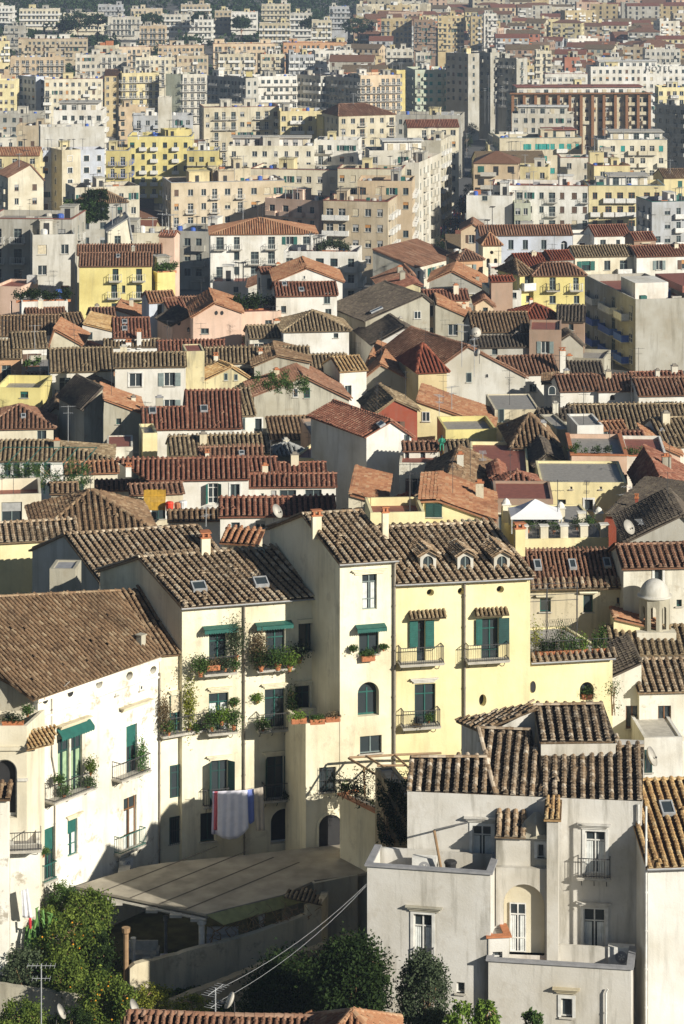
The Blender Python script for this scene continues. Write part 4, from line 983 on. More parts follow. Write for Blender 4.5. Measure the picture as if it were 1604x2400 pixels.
tr_at('bright sapling spray between olive tree and fig sapling', 10, 540, 965, 130, 130, 131.5, -65, kind='bright', name='fig_sapling', nc=40, per=30, leaf=.10, group='saplings')
tr_at('small green sapling top under the little framed window', 10, 870, 995, 90, 90, 131.5, -65, kind='pot', name='fig_sapling', nc=35, per=30, leaf=.09, group='saplings')

# ================================================================ pergola, garden walls
zP = -56.6
def PG(u, v, z=zP): return grd(u, v, 9, z)
pg = empty('pergola', PG(945, 552)); tag(pg, 'wide felt-covered pergola roof standing on posts over the garden terrace', 'pergola'); o_ = pg.location.copy()
def LP(p): return p-o_
outl = [PG(345, 425), PG(480, 380), PG(640, 335), PG(760, 316), PG(1060, 288), PG(1400, 250), PG(1640, 225), PG(1700, 360), PG(1440, 398), PG(1300, 462), PG(945, 552)]
m = MB(); n = len(outl); top = [LP(p) for p in outl]
m.add(top+[p-Vector((0, 0, .14)) for p in top], [tuple(reversed(range(n))), tuple(range(n, 2*n))]+[(i, (i+1)%n, n+(i+1)%n, n+i) for i in range(n)])
felt = simple('roofing_felt', (.38, .34, .27), .95, noise=.18, scale=.8, bump=.5); m.build('roof', felt, pg)
s = MB()
for t in (.2, .42, .64, .84):   # lapped seams
    a = PG(345, 425).lerp(PG(760, 316), 1-t*1.0) if False else PG(345+(945-345)*t, 425+(552-425)*t); c = a+(PG(1440, 398)-PG(945, 552))*1.15+Vector((-.6, 1.5, 0)); d = (c-a).normalized(); sd_ = Vector((-d.y, d.x, 0))*.05
    s.quad(LP(a-sd_)+Vector((0,0,.012)), LP(a+sd_)+Vector((0,0,.012)), LP(c+sd_)+Vector((0,0,.012)), LP(c-sd_)+Vector((0,0,.012)))
    s.quad(LP(a-sd_)+Vector((0,0,.012)), LP(c-sd_)+Vector((0,0,.012)), LP(c-sd_), LP(a-sd_))
s.build('felt_seams', simple('felt_seam', (.10, .085, .065), .95), pg)
e = MB()
for a, c in ((PG(350, 432), PG(945, 558)),):
    for k in range(3):
        q = Vector((.1*k, .5*k, -.26)); e.tube([LP(a)+q, LP(c)+q], .09, 6)
for u, v in ((540, 470), (700, 505), (810, 527), (905, 545)):
    a = LP(PG(u, v))+Vector((-.25, -.35, -.32)); e.box(a.x-.12, a.x+.55, a.y, a.y+6, a.z-.08, a.z+.08)
e.build('beams', C('slab'), pg)
pv_ = MB(); a, b_, c, d = LP(PG(948, 556, zP-.02)), LP(PG(1305, 468, zP-.02)), LP(PG(1412, 490, zP-.55)), LP(PG(1025, 600, zP-.6))
for i in range(4):
    p0, p1 = a.lerp(b_, i/4), a.lerp(b_, (i+1)/4); q0, q1 = d.lerp(c, i/4), d.lerp(c, (i+1)/4); dz = Vector((0, 0, .02*(i % 2)))
    pv_.quad(p0+dz, q0+dz, q1+dz, p1+dz); pv_.quad(p0+dz-Vector((0,0,.03)), p1+dz-Vector((0,0,.03)), q1+dz-Vector((0,0,.03)), q0+dz-Vector((0,0,.03)))
pv_.build('plastic_sheet', C('pvc'), pg)
def post(u, v0_, v1_, Y, r, mat, bark=False):
    a, c = at(u, v0_, 9, Y), at(u, v1_, 9, Y); q = MB(); a = Vector((a.x, a.y, min(a.z, zP-.14)))
    q.lathe([(r*1.15, c.z-.6-a.z+0), (r, c.z-a.z), (r, -.35), (r*1.5, -.25), (r*1.6, 0)], 10, LP(a)); return q.build('post', mat, pg)
post(578, 500, 872, 148.7, .15, C('wood')); post(612, 660, 785, 150, .1, C('whitep')); post(925, 575, 712, 150.4, .17, C('whitep')); post(1198, 555, 640, 152.4, .13, C('whitep')); post(760, 560, 700, 154, .1, C('slabg')); post(480, 500, 700, 153, .1, C('slabg'))
vine = MB()
for i in range(26):
    p = at(rnd.uniform(960, 1400), 0, 9, 151.5); t = (p.x-at(960, 0, 9, 151.5).x)/5.6; x = p.x; z0 = -58.1+t*.9; y = 151+t*1.2; pts = [Vector((x, y, z0-.4))]
    for k in range(5): pts.append(pts[-1]+Vector((rnd.uniform(-.45, .45), rnd.uniform(-.15, .15), rnd.uniform(.08, .38))))
    vine.tube([LP(q) for q in pts], [.04, .035, .03, .02, .015, .01], 5)
vine.build('vine', C('wood'), pg)
rT = Roof(); rT.slope([LP(PG(1300, 475, zP+.1)), LP(PG(1478, 512, zP-.15)), LP(PG(1440, 445, zP+.3)), LP(PG(1330, 440, zP+.35))], pitch=.25, row=.3, r=.08, thick=.05); rT.build(tmat('old'), pg, name='tile_patch')
# garden terrace floor and walls
gt = MB(); pts = [(20, 700, 0), (520, 810, 0), (600, 800, 0), (1410, 570, 0), (1560, 400, 0), (340, 430, 0)]
gfl = MB(); poly = [Vector((-22, 143.5, 0)), Vector((-8, 143.8, 0)), Vector((-4.8, 148.5, 0)), Vector((0.5, 152.3, 0)), Vector((3, 158, 0)), Vector((-9, 166, 0)), Vector((-22, 156, 0))]
gfl.quad(*[Vector((p.x, p.y, -60.4)) for p in poly]); tag(gfl.build('garden_ground', simple('garden_soil', (.07, .075, .035), .95, noise=.3, scale=1.5)), kind='structure')
gr = nr.uniform(0, 1, (9000, 2)); gp = np.stack([-19+gr[:, 0]*14, 144.5+gr[:, 1]*10, np.full(9000, -60.32)], 1); g_ = leaves('grass', gp, .09, leafm('citrus')); tag(g_, 'green grass growing on the garden floor', 'grass', kind='stuff')
def wall_line(name, label, pts, th, zb, mat, reg=9, cat='garden wall', cap=None):
    """pts: (u, v of the top, Y)"""
    P3 = [at(u, v, reg, Y) for u, v, Y in pts]; r0 = empty(name, (P3[0].x, P3[0].y, zb)); tag(r0, label, cat); o = r0.location; m = MB(); n = len(P3); vs = []
    # refine and roughen the top edge
    Q = []
    for a, c in zip(P3, P3[1:]):
        k = max(1, int((c-a).length/.35))
        for i in range(k): Q.append(a.lerp(c, i/k)+Vector((0, 0, rnd.uniform(-.04, .03))))
    Q.append(P3[-1])
    for i, p in enumerate(Q):
        d = (Q[min(i+1, len(Q)-1)]-Q[max(0, i-1)]); nn = Vector((-d.y, d.x, 0)).normalized()*th
        vs += [Vector((p.x, p.y, zb))-o, p-o, p+nn-o, Vector((p.x+nn.x, p.y+nn.y, zb))-o]
    f = []
    for i in range(len(Q)-1):
        for k in range(3): f.append((i*4+k, (i+1)*4+k, (i+1)*4+k+1, i*4+k+1))
    f += [(0, 1, 2, 3), tuple(len(vs)-4+k for k in (3, 2, 1, 0))]
    m.add(vs, f); m.build('stonework', mat, r0); return r0
wall_line('garden_wall', 'curved stone garden wall with patches of old white plaster, before the pergola', [(596, 800, 148.3), (620, 782, 148.4), (760, 752, 149), (900, 712, 149.6), (1100, 660, 150.6), (1250, 612, 151.3), (1408, 556, 152), (1412, 515, 152.05), (1474, 503, 152.5), (1500, 470, 154), (1510, 420, 157)], .4, -65, wmat('stonecream'))
wall_line('retaining_wall', 'lower rough stone wall running down to the left behind the dark trees', [(700, 985, 145.5), (850, 928, 146), (1000, 872, 147), (1200, 790, 148), (1400, 725, 149), (1575, 672, 150), (1640, 640, 151)], .5, -66, wmat('rubble'))
wall_line('garden_wall', 'dark low garden wall with a pale coping at the bottom left', [(-40, 868, 145), (60, 885, 145), (200, 905, 145), (350, 928, 145), (520, 935, 146)], .4, -66, wmat('greyold'))
B('shaded ruinous wall between the pergola and the grey wing', 9, 'f', 1440, 412, 1640, 372, Y=155, D=4, wall='greyold', par=.1, base=-66, cat='wall', name='ruined_wall', near=True)
B('dark ruined block with creeper beside the white house', 8, 'f', 212, 935, 300, 928, Y=152, D=3, wall='rubble', par=.1, base=-66, cat='ruin', name='ruined_block', near=True)
pt = B('cream planter wall running out from the tower house', 0, 'f', 797, 1863, 881, 1905, Y=159.2, D=1.2, wall='creamlit', par=.15, base=-62, cat='wall', name='planter_wall', near=True, trim='pot')
# timber pergola on the planter terrace
tp_ = empty('timber_pergola', at(40, 815, 8, 158.5)); tag(tp_, 'weathered timber pergola frame below the dark tower window', 'pergola'); o2 = tp_.location.copy(); m = MB()
def bar8(a, c, Ya, Yc, r=.06): m.tube([at(*a, 8, Ya)-o2, at(*c, 8, Yc)-o2], r, 6)
for a, c, ya, yc in (((30, 815), (185, 908), 160.2, 157), ((35, 812), (250, 800), 160.2, 161), ((110, 805), (235, 885), 160.5, 157.5), ((240, 800), (318, 870), 161, 158), ((180, 905), (318, 908), 157, 157), ((235, 800), (455, 792), 161, 161.5), ((160, 850), (290, 848), 158.8, 159), ((200, 905), (205, 1000), 157, 157), ((100, 860), (105, 990), 158, 158)): bar8(a, c, ya, yc, .07)
m.build('frame', C('wood'), tp_)
cp_ = nr.uniform(0, 1, (1400, 3)); cp_ = np.array(at(180, 950, 8, 157.5))-np.array(o2)+(cp_-.5)*np.array([3.2, 1.2, 2.2]); leaves('creeper', cp_, .07, leafm('dark'), tp_)
cp2 = nr.uniform(-.5, .5, (5500, 3))*np.array([2.4, .5, 3.6]); cp2 = cp2[(np.abs(np.sin(cp2[:, 0]*3.1+cp2[:, 2]*1.7))+nr.uniform(0, .6, len(cp2))) > .75]; q_e = empty('ivy', at(258, 1060, 8, 151.7)); tag(q_e, 'dark ivy and creepers covering the ruined block', 'ivy'); leaves('foliage', cp2, .08, leafm('dark'), q_e); iv = MB()
for i in range(9): x = rnd.uniform(-1.2, 1.2); iv.tube([(x, .1, -3.4), (x+rnd.uniform(-.4, .4), 0, -.5), (x+rnd.uniform(-.6, .6), .05, 2.2)], [.05, .035, .015], 5)
iv.build('stem', C('wood'), q_e)
# ================================================================ left edge: loggia house
J = B('cream loggia with a big round arch and planted terrace at the left edge', 0, 'f', -60, 1702, 63, 1701, Y=150.6, D=3.0, par=.7, wall='cream', cat='loggia', name='loggia', base=-62, wins=[q_(Z1, -70, 158, 862, 1400, 'ad')], k=.25)
cm = MB(); cm.box(-.2, J.W+.15, -.15, 0, J.zmin-1.35, J.zmin-1.15); cm.build('cornice', wmat('cream'), J.root)
cm = MB(); x, z = J.loc(215, 1050, 0, Z1); cm.box(x-.32, J.W+.08, -.12, 0, z-.05, z+.1); cm.build('capital', wmat('white'), J.root)
r = Roof(); r.slope([(J.W+.05, -.6, J.zmin-1.2), (J.W+1.5, .2, J.zmin-1.1), (J.W+1.5, 1.6, J.zmin-.5), (J.W+.05, .8, J.zmin-.6)], pitch=.24, row=.28, r=.08, thick=.05); r.build(tmat('ochre'), J.root, name='tiled_hood')
B('grey stained gable under the big brown roof, left edge', 0, 'y', -60, 1556, 88, 1636, Y=153.7, ap=(-57, 1555), D=3, yaw=0, wall='greyold', rc='brown', cat='house', base=-62, pit=.4)
J3 = B('small white stair tower with iron railings at the left edge', 0, 'f', 24, 1982, 94, 1979, Y=149.6, D=3.4, par=.1, wall='whitepeel', cat='stair tower', name='stair_tower', base=-62, near=True)
balcony(J3.root, J3.W/2, J3.zmin+.02, J3.W+.1, 1.0, 'i', True, h=1.0)
B('narrow grey white house edge with a tile lid, far left', 0, 'xs', -60, 1866, 19, 1866, Y=147, vr=1850, wall='whitepeel', rc='brown', cat='house', base=-62)
def cloth(name, label, cat, pts_top, pts_bot, mat, group=None, folds=4, amp=.025, Yn=None):
    a, b_ = pts_top; c, d = pts_bot[0], pts_bot[-1]; root = a; n = 26; mN = 12; m = MB(); vs = []
    for j in range(mN+1):
        for i in range(n+1):
            t = i/n; s_ = j/mN; top_ = a.lerp(b_, t); k = t*(len(pts_bot)-1); i0 = min(int(k), len(pts_bot)-2); bot = pts_bot[i0].lerp(pts_bot[i0+1], k-i0)
            p = top_.lerp(bot, s_); p = p+Vector((0, math.sin(t*folds*2*math.pi+s_)*amp*(.3+s_)*(.6+.4*math.sin(t*3.1)), 0)); vs.append(p-root)
    m.add(vs, [(j*(n+1)+i, j*(n+1)+i+1, (j+1)*(n+1)+i+1, (j+1)*(n+1)+i) for j in range(mN) for i in range(n)])
    o = m.build(name, mat, smooth=True); o.location = root; sm = o.modifiers.new('thickness', 'SOLIDIFY'); sm.thickness = .012; return tag(o, label, cat, group)
L3 = lambda u, v, Y=161.2: at(u, v, Z3, Y)
LG = 'laundry on the line'
cloth('bed_sheet', 'big white sheet with a rounded lower edge, centre of the laundry line', 'sheet', (L3(472, 422), L3(690, 412)), [L3(470, 745), L3(515, 768), L3(560, 776), L3(610, 770), L3(665, 735), L3(700, 690)], simple('cloth_white', (.82, .80, .88), .9, noise=.05), LG)
cloth('towel', 'pink-red towel at the left of the laundry line', 'towel', (L3(448, 424, 161.5), L3(482, 423, 161.5)), [L3(442, 705, 161.5), L3(480, 712, 161.5)], simple('cloth_pink', (.62, .13, .17), .9, noise=.08), LG, folds=2)
cloth('bed_sheet', 'pale lilac sheet edge behind the pink-red towel', 'sheet', (L3(436, 423, 161.7), L3(455, 423, 161.7)), [L3(425, 736, 161.7), L3(478, 742, 161.7)], simple('cloth_lilac', (.55, .52, .70), .9, noise=.05), LG, folds=2)
cloth('towel', 'blue towel hanging to a point, right of the white sheet', 'towel', (L3(664, 415, 161.4), L3(740, 402, 161.4)), [L3(680, 600, 161.4), L3(708, 668, 161.4), L3(742, 640, 161.4)], simple('cloth_blue', (.20, .26, .62), .9, noise=.06), LG, folds=2)
cloth('towel', 'beige towel at the right end of the laundry line', 'towel', (L3(737, 404, 161.3), L3(805, 390, 161.3)), [L3(755, 712, 161.3), L3(820, 710, 161.3)], simple('cloth_beige', (.46, .40, .33), .9, noise=.06), LG, folds=2)
cloth('towel', 'strip of crimson cloth between white sheet and blue towel', 'towel', (L3(660, 416, 161.8), L3(690, 412, 161.8)), [L3(672, 690, 161.8), L3(688, 705, 161.8)], simple('cloth_crimson', (.5, .05, .12), .9), LG, folds=1)
m = MB(); m.tube([L3(425, 424)-L3(425, 424), L3(640, 412)-L3(425, 424), L3(810, 386)-L3(425, 424)], .012, 5); lo = m.build('clothes_line', C('iron')); lo.location = L3(425, 424); tag(lo, 'clothes line stretched between two balconies of the cream palazzo', 'line')
cloth('cloth', 'grey-white cloth hanging beside the left stair tower', 'cloth', (at(50, 1150, (0, 1560, 3.136), 149.2) if False else at(155, 150, (0, 2040, 3.136), 149), at(205, 130, (0, 2040, 3.136), 149)), [at(165, 345, (0, 2040, 3.136), 149), at(240, 350, (0, 2040, 3.136), 149)], C('whitec'), 'clothes at the left edge', folds=2)
cloth('cloth', 'red garment hanging below the grey-white cloth', 'cloth', (at(213, 350, (0, 2040, 3.136), 148.9), at(232, 350, (0, 2040, 3.136), 148.9)), [at(215, 425, (0, 2040, 3.136), 148.9), at(232, 430, (0, 2040, 3.136), 148.9)], simple('cloth_red', (.6, .03, .04), .8), 'clothes at the left edge', folds=1)

# ================================================================ potted plants
PM = {}
def pot_mesh(kind):
    if kind in PM: return PM[kind]
    p = MB(); p.lathe([(.09, 0), (.13, .22), (.15, .22), (.15, .26), (.12, .26), (.11, .2)], 10); a = p.mesh('pot', C('pot')); n = 260
    return a
POTV = {}
def potted(label, pos, h=.6, w=.45, kind='pot', group='potted plants', trough=0, leafs=220, name='potted_plant', cat='potted plant', hang=False):
    root = empty(name, pos, rnd.uniform(-.1, .1)); tag(root, label, cat, group)
    if trough:
        t = MB(); t.box(-trough/2, trough/2, -.12, .12, 0, .28); t.box(-trough/2-.02, trough/2+.02, -.14, .14, .26, .31); 
        for i in range(int(trough/.09)): x = -trough/2+.04+i*.09; t.box(x, x+.04, -.135, -.12, .02, .2)
        t.build('trough', C('pot'), root); q = nr.normal(0, 1, (leafs, 3))*(trough*.27, .1, h*.28)+(0, 0, .22+h*.45)
    else:
        t = MB(); s = w/.45*.62; t.lathe([(.09*s, 0), (.13*s, .22*s), (.15*s, .22*s), (.15*s, .26*s), (.12*s, .26*s), (.11*s, .2*s)], 10); t.build('pot', C('pot'), root); q = nr.normal(0, 1, (leafs, 3))*(w*.32, w*.32, h*.26)+(0, 0, .24*s+h*.45)
    st = MB()
    for i in range(4): a = rnd.uniform(0, 6.28); st.tube([(0, 0, .1), (math.cos(a)*w*.15, math.sin(a)*w*.15, .2+h*.4), (math.cos(a)*w*.3, math.sin(a)*w*.3, .2+h*.8)], .008, 4)
    st.build('stem', C('wood'), root); leaves('foliage', q, .062, leafm(kind), root)
    return root
PP = [  # label, region, u, v(base), Y offset plane, h, w, kind, trough
 ('shaggy green plant at the left end of the top left balcony', Z2, 395, 735, Bm, .75, 1.0, .9, 'pot', 0), ('terracotta trough of heather on the top left balcony', Z2, 500, 680, Bm, .75, .5, .5, 'dry', .8), ('blue-green plant on the top left balcony', Z2, 600, 690, Bm, .75, .7, .6, 'olive', 0),
 ('terracotta pot at the right end of the top left balcony', Z2, 675, 690, Bm, .75, .6, .5, 'pot', 0), ('tall airy climber between the two top balconies', Z2, 690, 600, Bm, .4, 2.2, .9, 'olive', 0), ('dry shrub left of the top right green door', Z2, 880, 640, Bm, .5, 1.9, .8, 'dry', 0),
 ('dark green mass at the left of the top right balcony', Z2, 900, 690, Bm, .8, 1.1, 1.0, 'dark', 0), ('bright geranium mass in the middle of the top right balcony', Z2, 1040, 680, Bm, .8, 1.0, 1.1, 'pot', 0), ('bright geranium mass at the right of the top right balcony', Z2, 1140, 690, Bm, .8, 1.0, .9, 'bright', 0), ('silvery shrub spilling right of the top right balcony', Z2, 1220, 620, Bm, .6, .9, 1.0, 'olive', 0),
 ('thin bare shrub by the blinded window', Z2, 95, 1190, A2, .7, 2.0, .6, 'dry', 0), ('big terracotta pot at the left end of the long balcony', Z2, 128, 1225, A2, .7, .7, .7, 'pot', 0), ('yellow-green climber on the lattice above the long balcony', Z2, 300, 1200, A2, .5, 3.2, .7, 'yellowg', 0), ('small pot on the long balcony', Z2, 360, 1215, A2, .7, .5, .45, 'pot', 0),
 ('bushy green plant at the left of the middle balcony', Z2, 490, 1190, Bm, .7, 1.0, .7, 'pot', 0), ('bright bushy plant in the middle of the middle balcony', Z2, 570, 1140, Bm, .7, .8, .8, 'bright', 0), ('bushy plant at the right of the middle balcony', Z2, 670, 1180, Bm, .7, 1.1, .8, 'pot', 0), ('hanging wall pot near the drainpipe, left', Z2, 675, 985, Bm, .15, .4, .45, 'pot', 0), ('hanging wall pot near the drainpipe, right', Z2, 868, 960, Bm, .15, .5, .5, 'bright', 0),
 ('plant on the third-storey balcony, left end', Z2, 915, 1195, Bm, .7, .7, .6, 'pot', 0), ('tall dark climber beside the terrace door', Z2, 1160, 1060, Bm, .6, 1.6, .6, 'dark', 0), ('red clay pot on the dark shaded balcony', Z3, 1000, 500, Bm, .6, .4, .8, 'dark', 0),
 ('trough with trailing plants on the terrace block, left', Z2, 1215, 1125, T2, -.1, .5, .5, 'bright', .9), ('trough with trailing plants on the terrace block, centre', Z2, 1370, 1130, T2, -.1, .35, .5, 'pot', .9), ('trough with trailing plants on the terrace block, right', Z2, 1500, 1110, T2, -.1, .35, .5, 'dry', .9),
 ('round clay pot hanging left of the tower window', 8, 52, 332, T, .25, .3, .4, 'pot', 0), ('round clay pot hanging right of the tower window', 8, 190, 325, T, .25, .3, .4, 'pot', 0), ('trough of trailing plants under the tower window', 8, 120, 370, T, .25, .5, .5, 'pot', .8), 
 ('clay pot under the window of the yellow palazzo', 8, 340, 684, Dd, .5, .15, .5, 'dry', 0), ('red flowering pot on the railing of the yellow palazzo', 8, 398, 655, Dd, .7, .5, .4, 'pot', 0), ('plant trough inside the arched window of the yellow wing', 8, 1122, 545, E, -.1, .5, .5, 'pot', .6),
 ('tall cactus in a pot on the right balcony of the white wing', Z1, 1305, 985, A, .5, 1.9, .5, 'cactus', 0), ('leafy pot on the railing of the white wing', Z1, 835, 1010, A, .7, .9, .5, 'citrus', 0), ('clay pot at the left end of the white wing balcony', Z1, 545, 1100, A, .7, .5, .45, 'pot', 0), ('big clay pot on the floor of the white wing balcony', Z1, 590, 1220, A, .5, .6, .6, 'pot', 0), ('second clay pot on the floor of the white wing balcony', Z1, 815, 1140, A, .5, .6, .6, 'pot', 0), ('clay pot beside the lower green blind', Z1, 400, 1760, A, .3, .35, .5, 'pot', 0),
 ('hedge trough on the loggia terrace', Z1, 120, 560, J, -.2, .5, .5, 'dark', 1.2), ('small shrub on the corner of the loggia terrace', Z1, 255, 470, J, -1.5, .5, .5, 'pot', 0), ('cactus leaves seen through the loggia arch', Z1, 85, 1130, J, -1.2, 2.2, .6, 'cactus', 0),
 ('agave on the planter wall beside the barred window', Z3, 1410, 460, T, 1.0, .6, .6, 'pot', 0), ('dark plants along the planter wall', Z3, 1500, 500, T, 1.4, .6, .8, 'dark', 0)]
for lab, reg, u, v, bb, off, h, w_, kd, trg in PP:
    x, z = bb.loc(u, v, -off, reg); ca, sa = math.cos(bb.ya), math.sin(bb.ya); X = bb.A.x+x*ca+off*sa; Yy = bb.A.y+x*sa-off*ca
    o = potted(lab, (X, Yy, bb.gz+z), h, w_, kd, group='balcony plants' if v < 3000 else None, trough=trg, leafs=int(300+750*h*w_)); o.rotation_euler.z = bb.ya
tw = 0
for i, (u, w_, kd) in enumerate([(925, 44, 'dark'), (968, 44, 'dark'), (1020, 48, 'pot'), (1062, 48, 'pot'), (1105, 46, 'bright'), (1160, 30, 'pot'), (1193, 36, 'pot')]):
    x, z = E.loc(u, 318, .35, 8); ca, sa = math.cos(E.ya), math.sin(E.ya); o = potted(['first', 'second', 'third', 'fourth', 'fifth', 'sixth', 'seventh'][i]+' terracotta container from the left on the yellow wing terrace', (E.A.x+x*ca-.35*sa, E.A.y+x*sa+.35*ca, E.gz+E.zmin+.03), [.8, .8, .9, .9, .9, 1.0, 1.4][i], .9, kd, group='terrace containers', trough=w_/KZ*E.Y/F, leafs=620, name='flower_trough', cat='planter'); o.rotation_euler.z = E.ya
def on_roof(b, x, y, z): ca, sa = math.cos(b.ya), math.sin(b.ya); return Vector((b.A.x+x*ca-y*sa, b.A.y+x*sa+y*ca, b.gz+z))
potted('tall yellow-green bamboo in the corner of the yellow wing terrace', on_roof(E, .7, 1.2, E.zmin-.1), 1.9, .6, 'yellowg', group='terrace containers', leafs=500)
potted('dark shrub behind the troughs on the yellow wing terrace', on_roof(E, 2.8, 2.5, E.zmin-.1), 1.4, .9, 'olive', group='terrace containers', leafs=500)
tf = empty('terrace_railing', on_roof(E, 0, .12, E.zmin)); tf.rotation_euler.z = E.ya; tag(tf, 'thin iron railing around the yellow wing terrace', 'railing'); m = MB()
for i in range(24): x = .1+i*(E.W-.2)/23; m.tube([(x, 0, -.1), (x, 0, 1.0)], .012, 4)
for z in (1.0, .1): m.tube([(0, 0, z), (E.W-.1, 0, z)], .018, 5)
m.build('bars', C('iron'), tf)
fr = empty('awning_frame', on_roof(E, 1, 3.5, E.zmin)); fr.rotation_euler.z = E.ya; tag(fr, 'bare metal awning frame with wire lattice over the yellow wing terrace', 'awning frame'); m = MB()  # bare metal frame for an awning, with wire lattice
for x in (-.8, 1, 3.0): m.tube([(x, 0, -.1), (x, 0, 2.6), (x+.8, 2.6, 3.0), (x+.8, 2.6, -.1)], .03, 5)
for y, z in ((0, 2.6), (.9, 2.75), (1.8, 2.9), (2.6, 3.0)): m.tube([(-.9+y*.3, y, z), (3.1+y*.3, y, z)], .02, 5)
for i in range(14): m.tube([(1.2+i*.14, -.3, 0), (1.2+i*.14-.5, -.3, 1.5)], .01, 4); m.tube([(.7+i*.14, -.3, 0), (1.2+i*.14, -.3, 1.5)], .01, 4)
m.build('bars', C('iron'), fr)
# air conditioners, dish, bin, pole, kiosk, canopy
def ac(label, pos, ya, s=1.0, group='air conditioners'):
    r0 = empty('air_conditioner', pos, ya); tag(r0, label, 'air conditioner', group); m = MB(); w, d, h = .85*s, .35*s, .62*s; m.box(-w/2, w/2, 0, d, 0, h); m.build('casing', C('whitep'), r0)
    g = MB(); n = 18; g.quad(*[(.12+.2*s*math.cos(2*math.pi*i/n)-.12, -.006, h/2+.2*s*math.sin(2*math.pi*i/n)) for i in range(n)]); g.build('fan_opening', C('slabg'), r0)
    f = MB()
    for i in range(5): a = 2*math.pi*i/5; f.quad((.03*math.cos(a), -.012, h/2+.03*math.sin(a)), (.18*math.cos(a), -.02, h/2+.18*math.sin(a)), (.18*math.cos(a+.7), -.012, h/2+.18*math.sin(a+.7)))
    f.lathe([(.04, 0), (.01, .02)], 8, (0, -.03, h/2-.01)); f.build('fan', C('whitep'), r0); k = MB(); k.box(-w/2, w/2, -.05, d+.05, -.06, 0); k.build('bracket', C('iron'), r0); return r0
x, z = A.loc(1180, 1880, -.5, Z1); q = on_roof(A, x, -.5, z); ac('white air conditioner at the foot of the peeling palazzo wing', q, A.ya)
q = at(377, 333, 10, 139.4); ac('tall white air conditioner on the terrace of the grey wing', (q.x, 139.5, FL.gz+FL.zmin-1), FB.ya, 1.5)
q = at(1282, 780, 10, 137.8); ac('white air conditioner on the front terrace, beside the tall window', (q.x, 138.0, FR.gz+FR.zmin-.9), FB.ya, 1.6)
m = MB(); m.lathe([(.22, 0), (.3, .75), (.34, .75), (.34, .82), (.28, .88), (.05, .92)], 12); q = at(497, 335, 10, 139.4); o = m.build('plastic_bin', C('dark')); o.location = (q.x, 139.3, FL.gz+FL.zmin-1); tag(o, 'black plastic bin on the terrace of the grey wing', 'bin')
m = MB(); a = at(462, 335, 10, 139.2); a.z = FL.gz+FL.zmin-1; q1 = at(422, 168, 10, 138.9); q2 = at(572, 133, 10, 140); m.tube([(0,0,0), q1-a], .07, 6); m.tube([q1-a, q2-a], .05, 6, m=1); o = m.build('awning_pole', [C('wood'), C('iron')]); o.location = a; tag(o, 'bare leaning awning pole with a crossbar on the grey wing terrace', 'pole')
def dish(label, pos, rz, tilt, r=.45, group='satellite dishes', pole=1.0):
    r0 = empty('satellite_dish', pos, rz); tag(r0, label, 'satellite dish', group); m = MB(); prof = [(r*math.sin(t), -r*.35*(1-math.cos(t*1.2))) for t in np.linspace(0, math.pi/2, 7)]
    n0 = 0; m.lathe([(max(a, .004), -b_) for a, b_ in prof], 18); m.xf(lambda p: Matrix.Rotation(R(90-tilt), 3, 'X') @ p+Vector((0, 0, pole))); o = m.build('reflector', C('slab'), r0, smooth=True); sm = o.modifiers.new('t', 'SOLIDIFY'); sm.thickness = .02
    k = MB(); k.tube([(0, .12, 0), (0, .1, pole)], .025, 6); k.tube([(0, .0, pole-.2), (0, -.45, pole+.05)], .015, 5); k.box(-.04, .04, -.52, -.42, pole+.02, pole+.12); k.build('mount', C('iron'), r0); return r0
dish('satellite dish by the dark doorway of the white wall, right edge', at(1405, 880, 8, 165.0), R(70), 25, .62, pole=.9)
for lab, reg, u, v, Y, rz_, r_ in (('satellite dish edge at the bottom, left of the red ridge', 9, 605, 1040, 122, 82, .42), ('satellite dish at the bottom left behind the lamp', 9, 270, 1055, 122, 84, .36), ('satellite dish above the red ridge with its arm to the right', 9, 1065, 1005, 122, -82, .4), ('satellite dish on the tiled roof left of the tower house', 5, 1262, 540, 200, 60, .55), ('pair dish on the mast, upper', 4, 612, 612, 255, 10, .5), ('pair dish on the mast, lower', 4, 625, 705, 255, -60, .4), ('grey satellite dish at the right below the dark red wall', 6, 1305, 615, 190, 50, .55)):
    dish(lab, at(u, v, reg, Y)-Vector((0, 0, .5)), R(rz_), 30, r_, pole=1.0)
def mast(label, reg, u, vt, vb, Y, kind=0, group='television antennas'):
    a, b_ = at(u, vt, reg, Y), at(u, vb, reg, Y); H = a.z-b_.z; r0 = empty('television_antenna', (b_.x, Y, b_.z-.6)); tag(r0, label, 'antenna', group); m = MB(); m.tube([(0, 0, 0), (0, 0, H+.6)], .03, 6); m.build('mast', C('zinc'), r0)
    e = MB(); d = Vector((math.cos(kind*1.1), math.sin(kind*1.1), 0)); s = Vector((-d.y, d.x, 0))
    for zz_, L, n in ((H+.5, 1.4, 7), (H-.15, .9, 5)):
        c = Vector((0, 0, zz_)); e.tube([c-d*L/2, c+d*L/2], .015, 4)
        for j in range(n): q = c+d*(-L/2+L*j/(n-1)); e.tube([q-s*.33, q+s*.33], .011, 4)
    e.build('elements', C('zinc'), r0); return r0
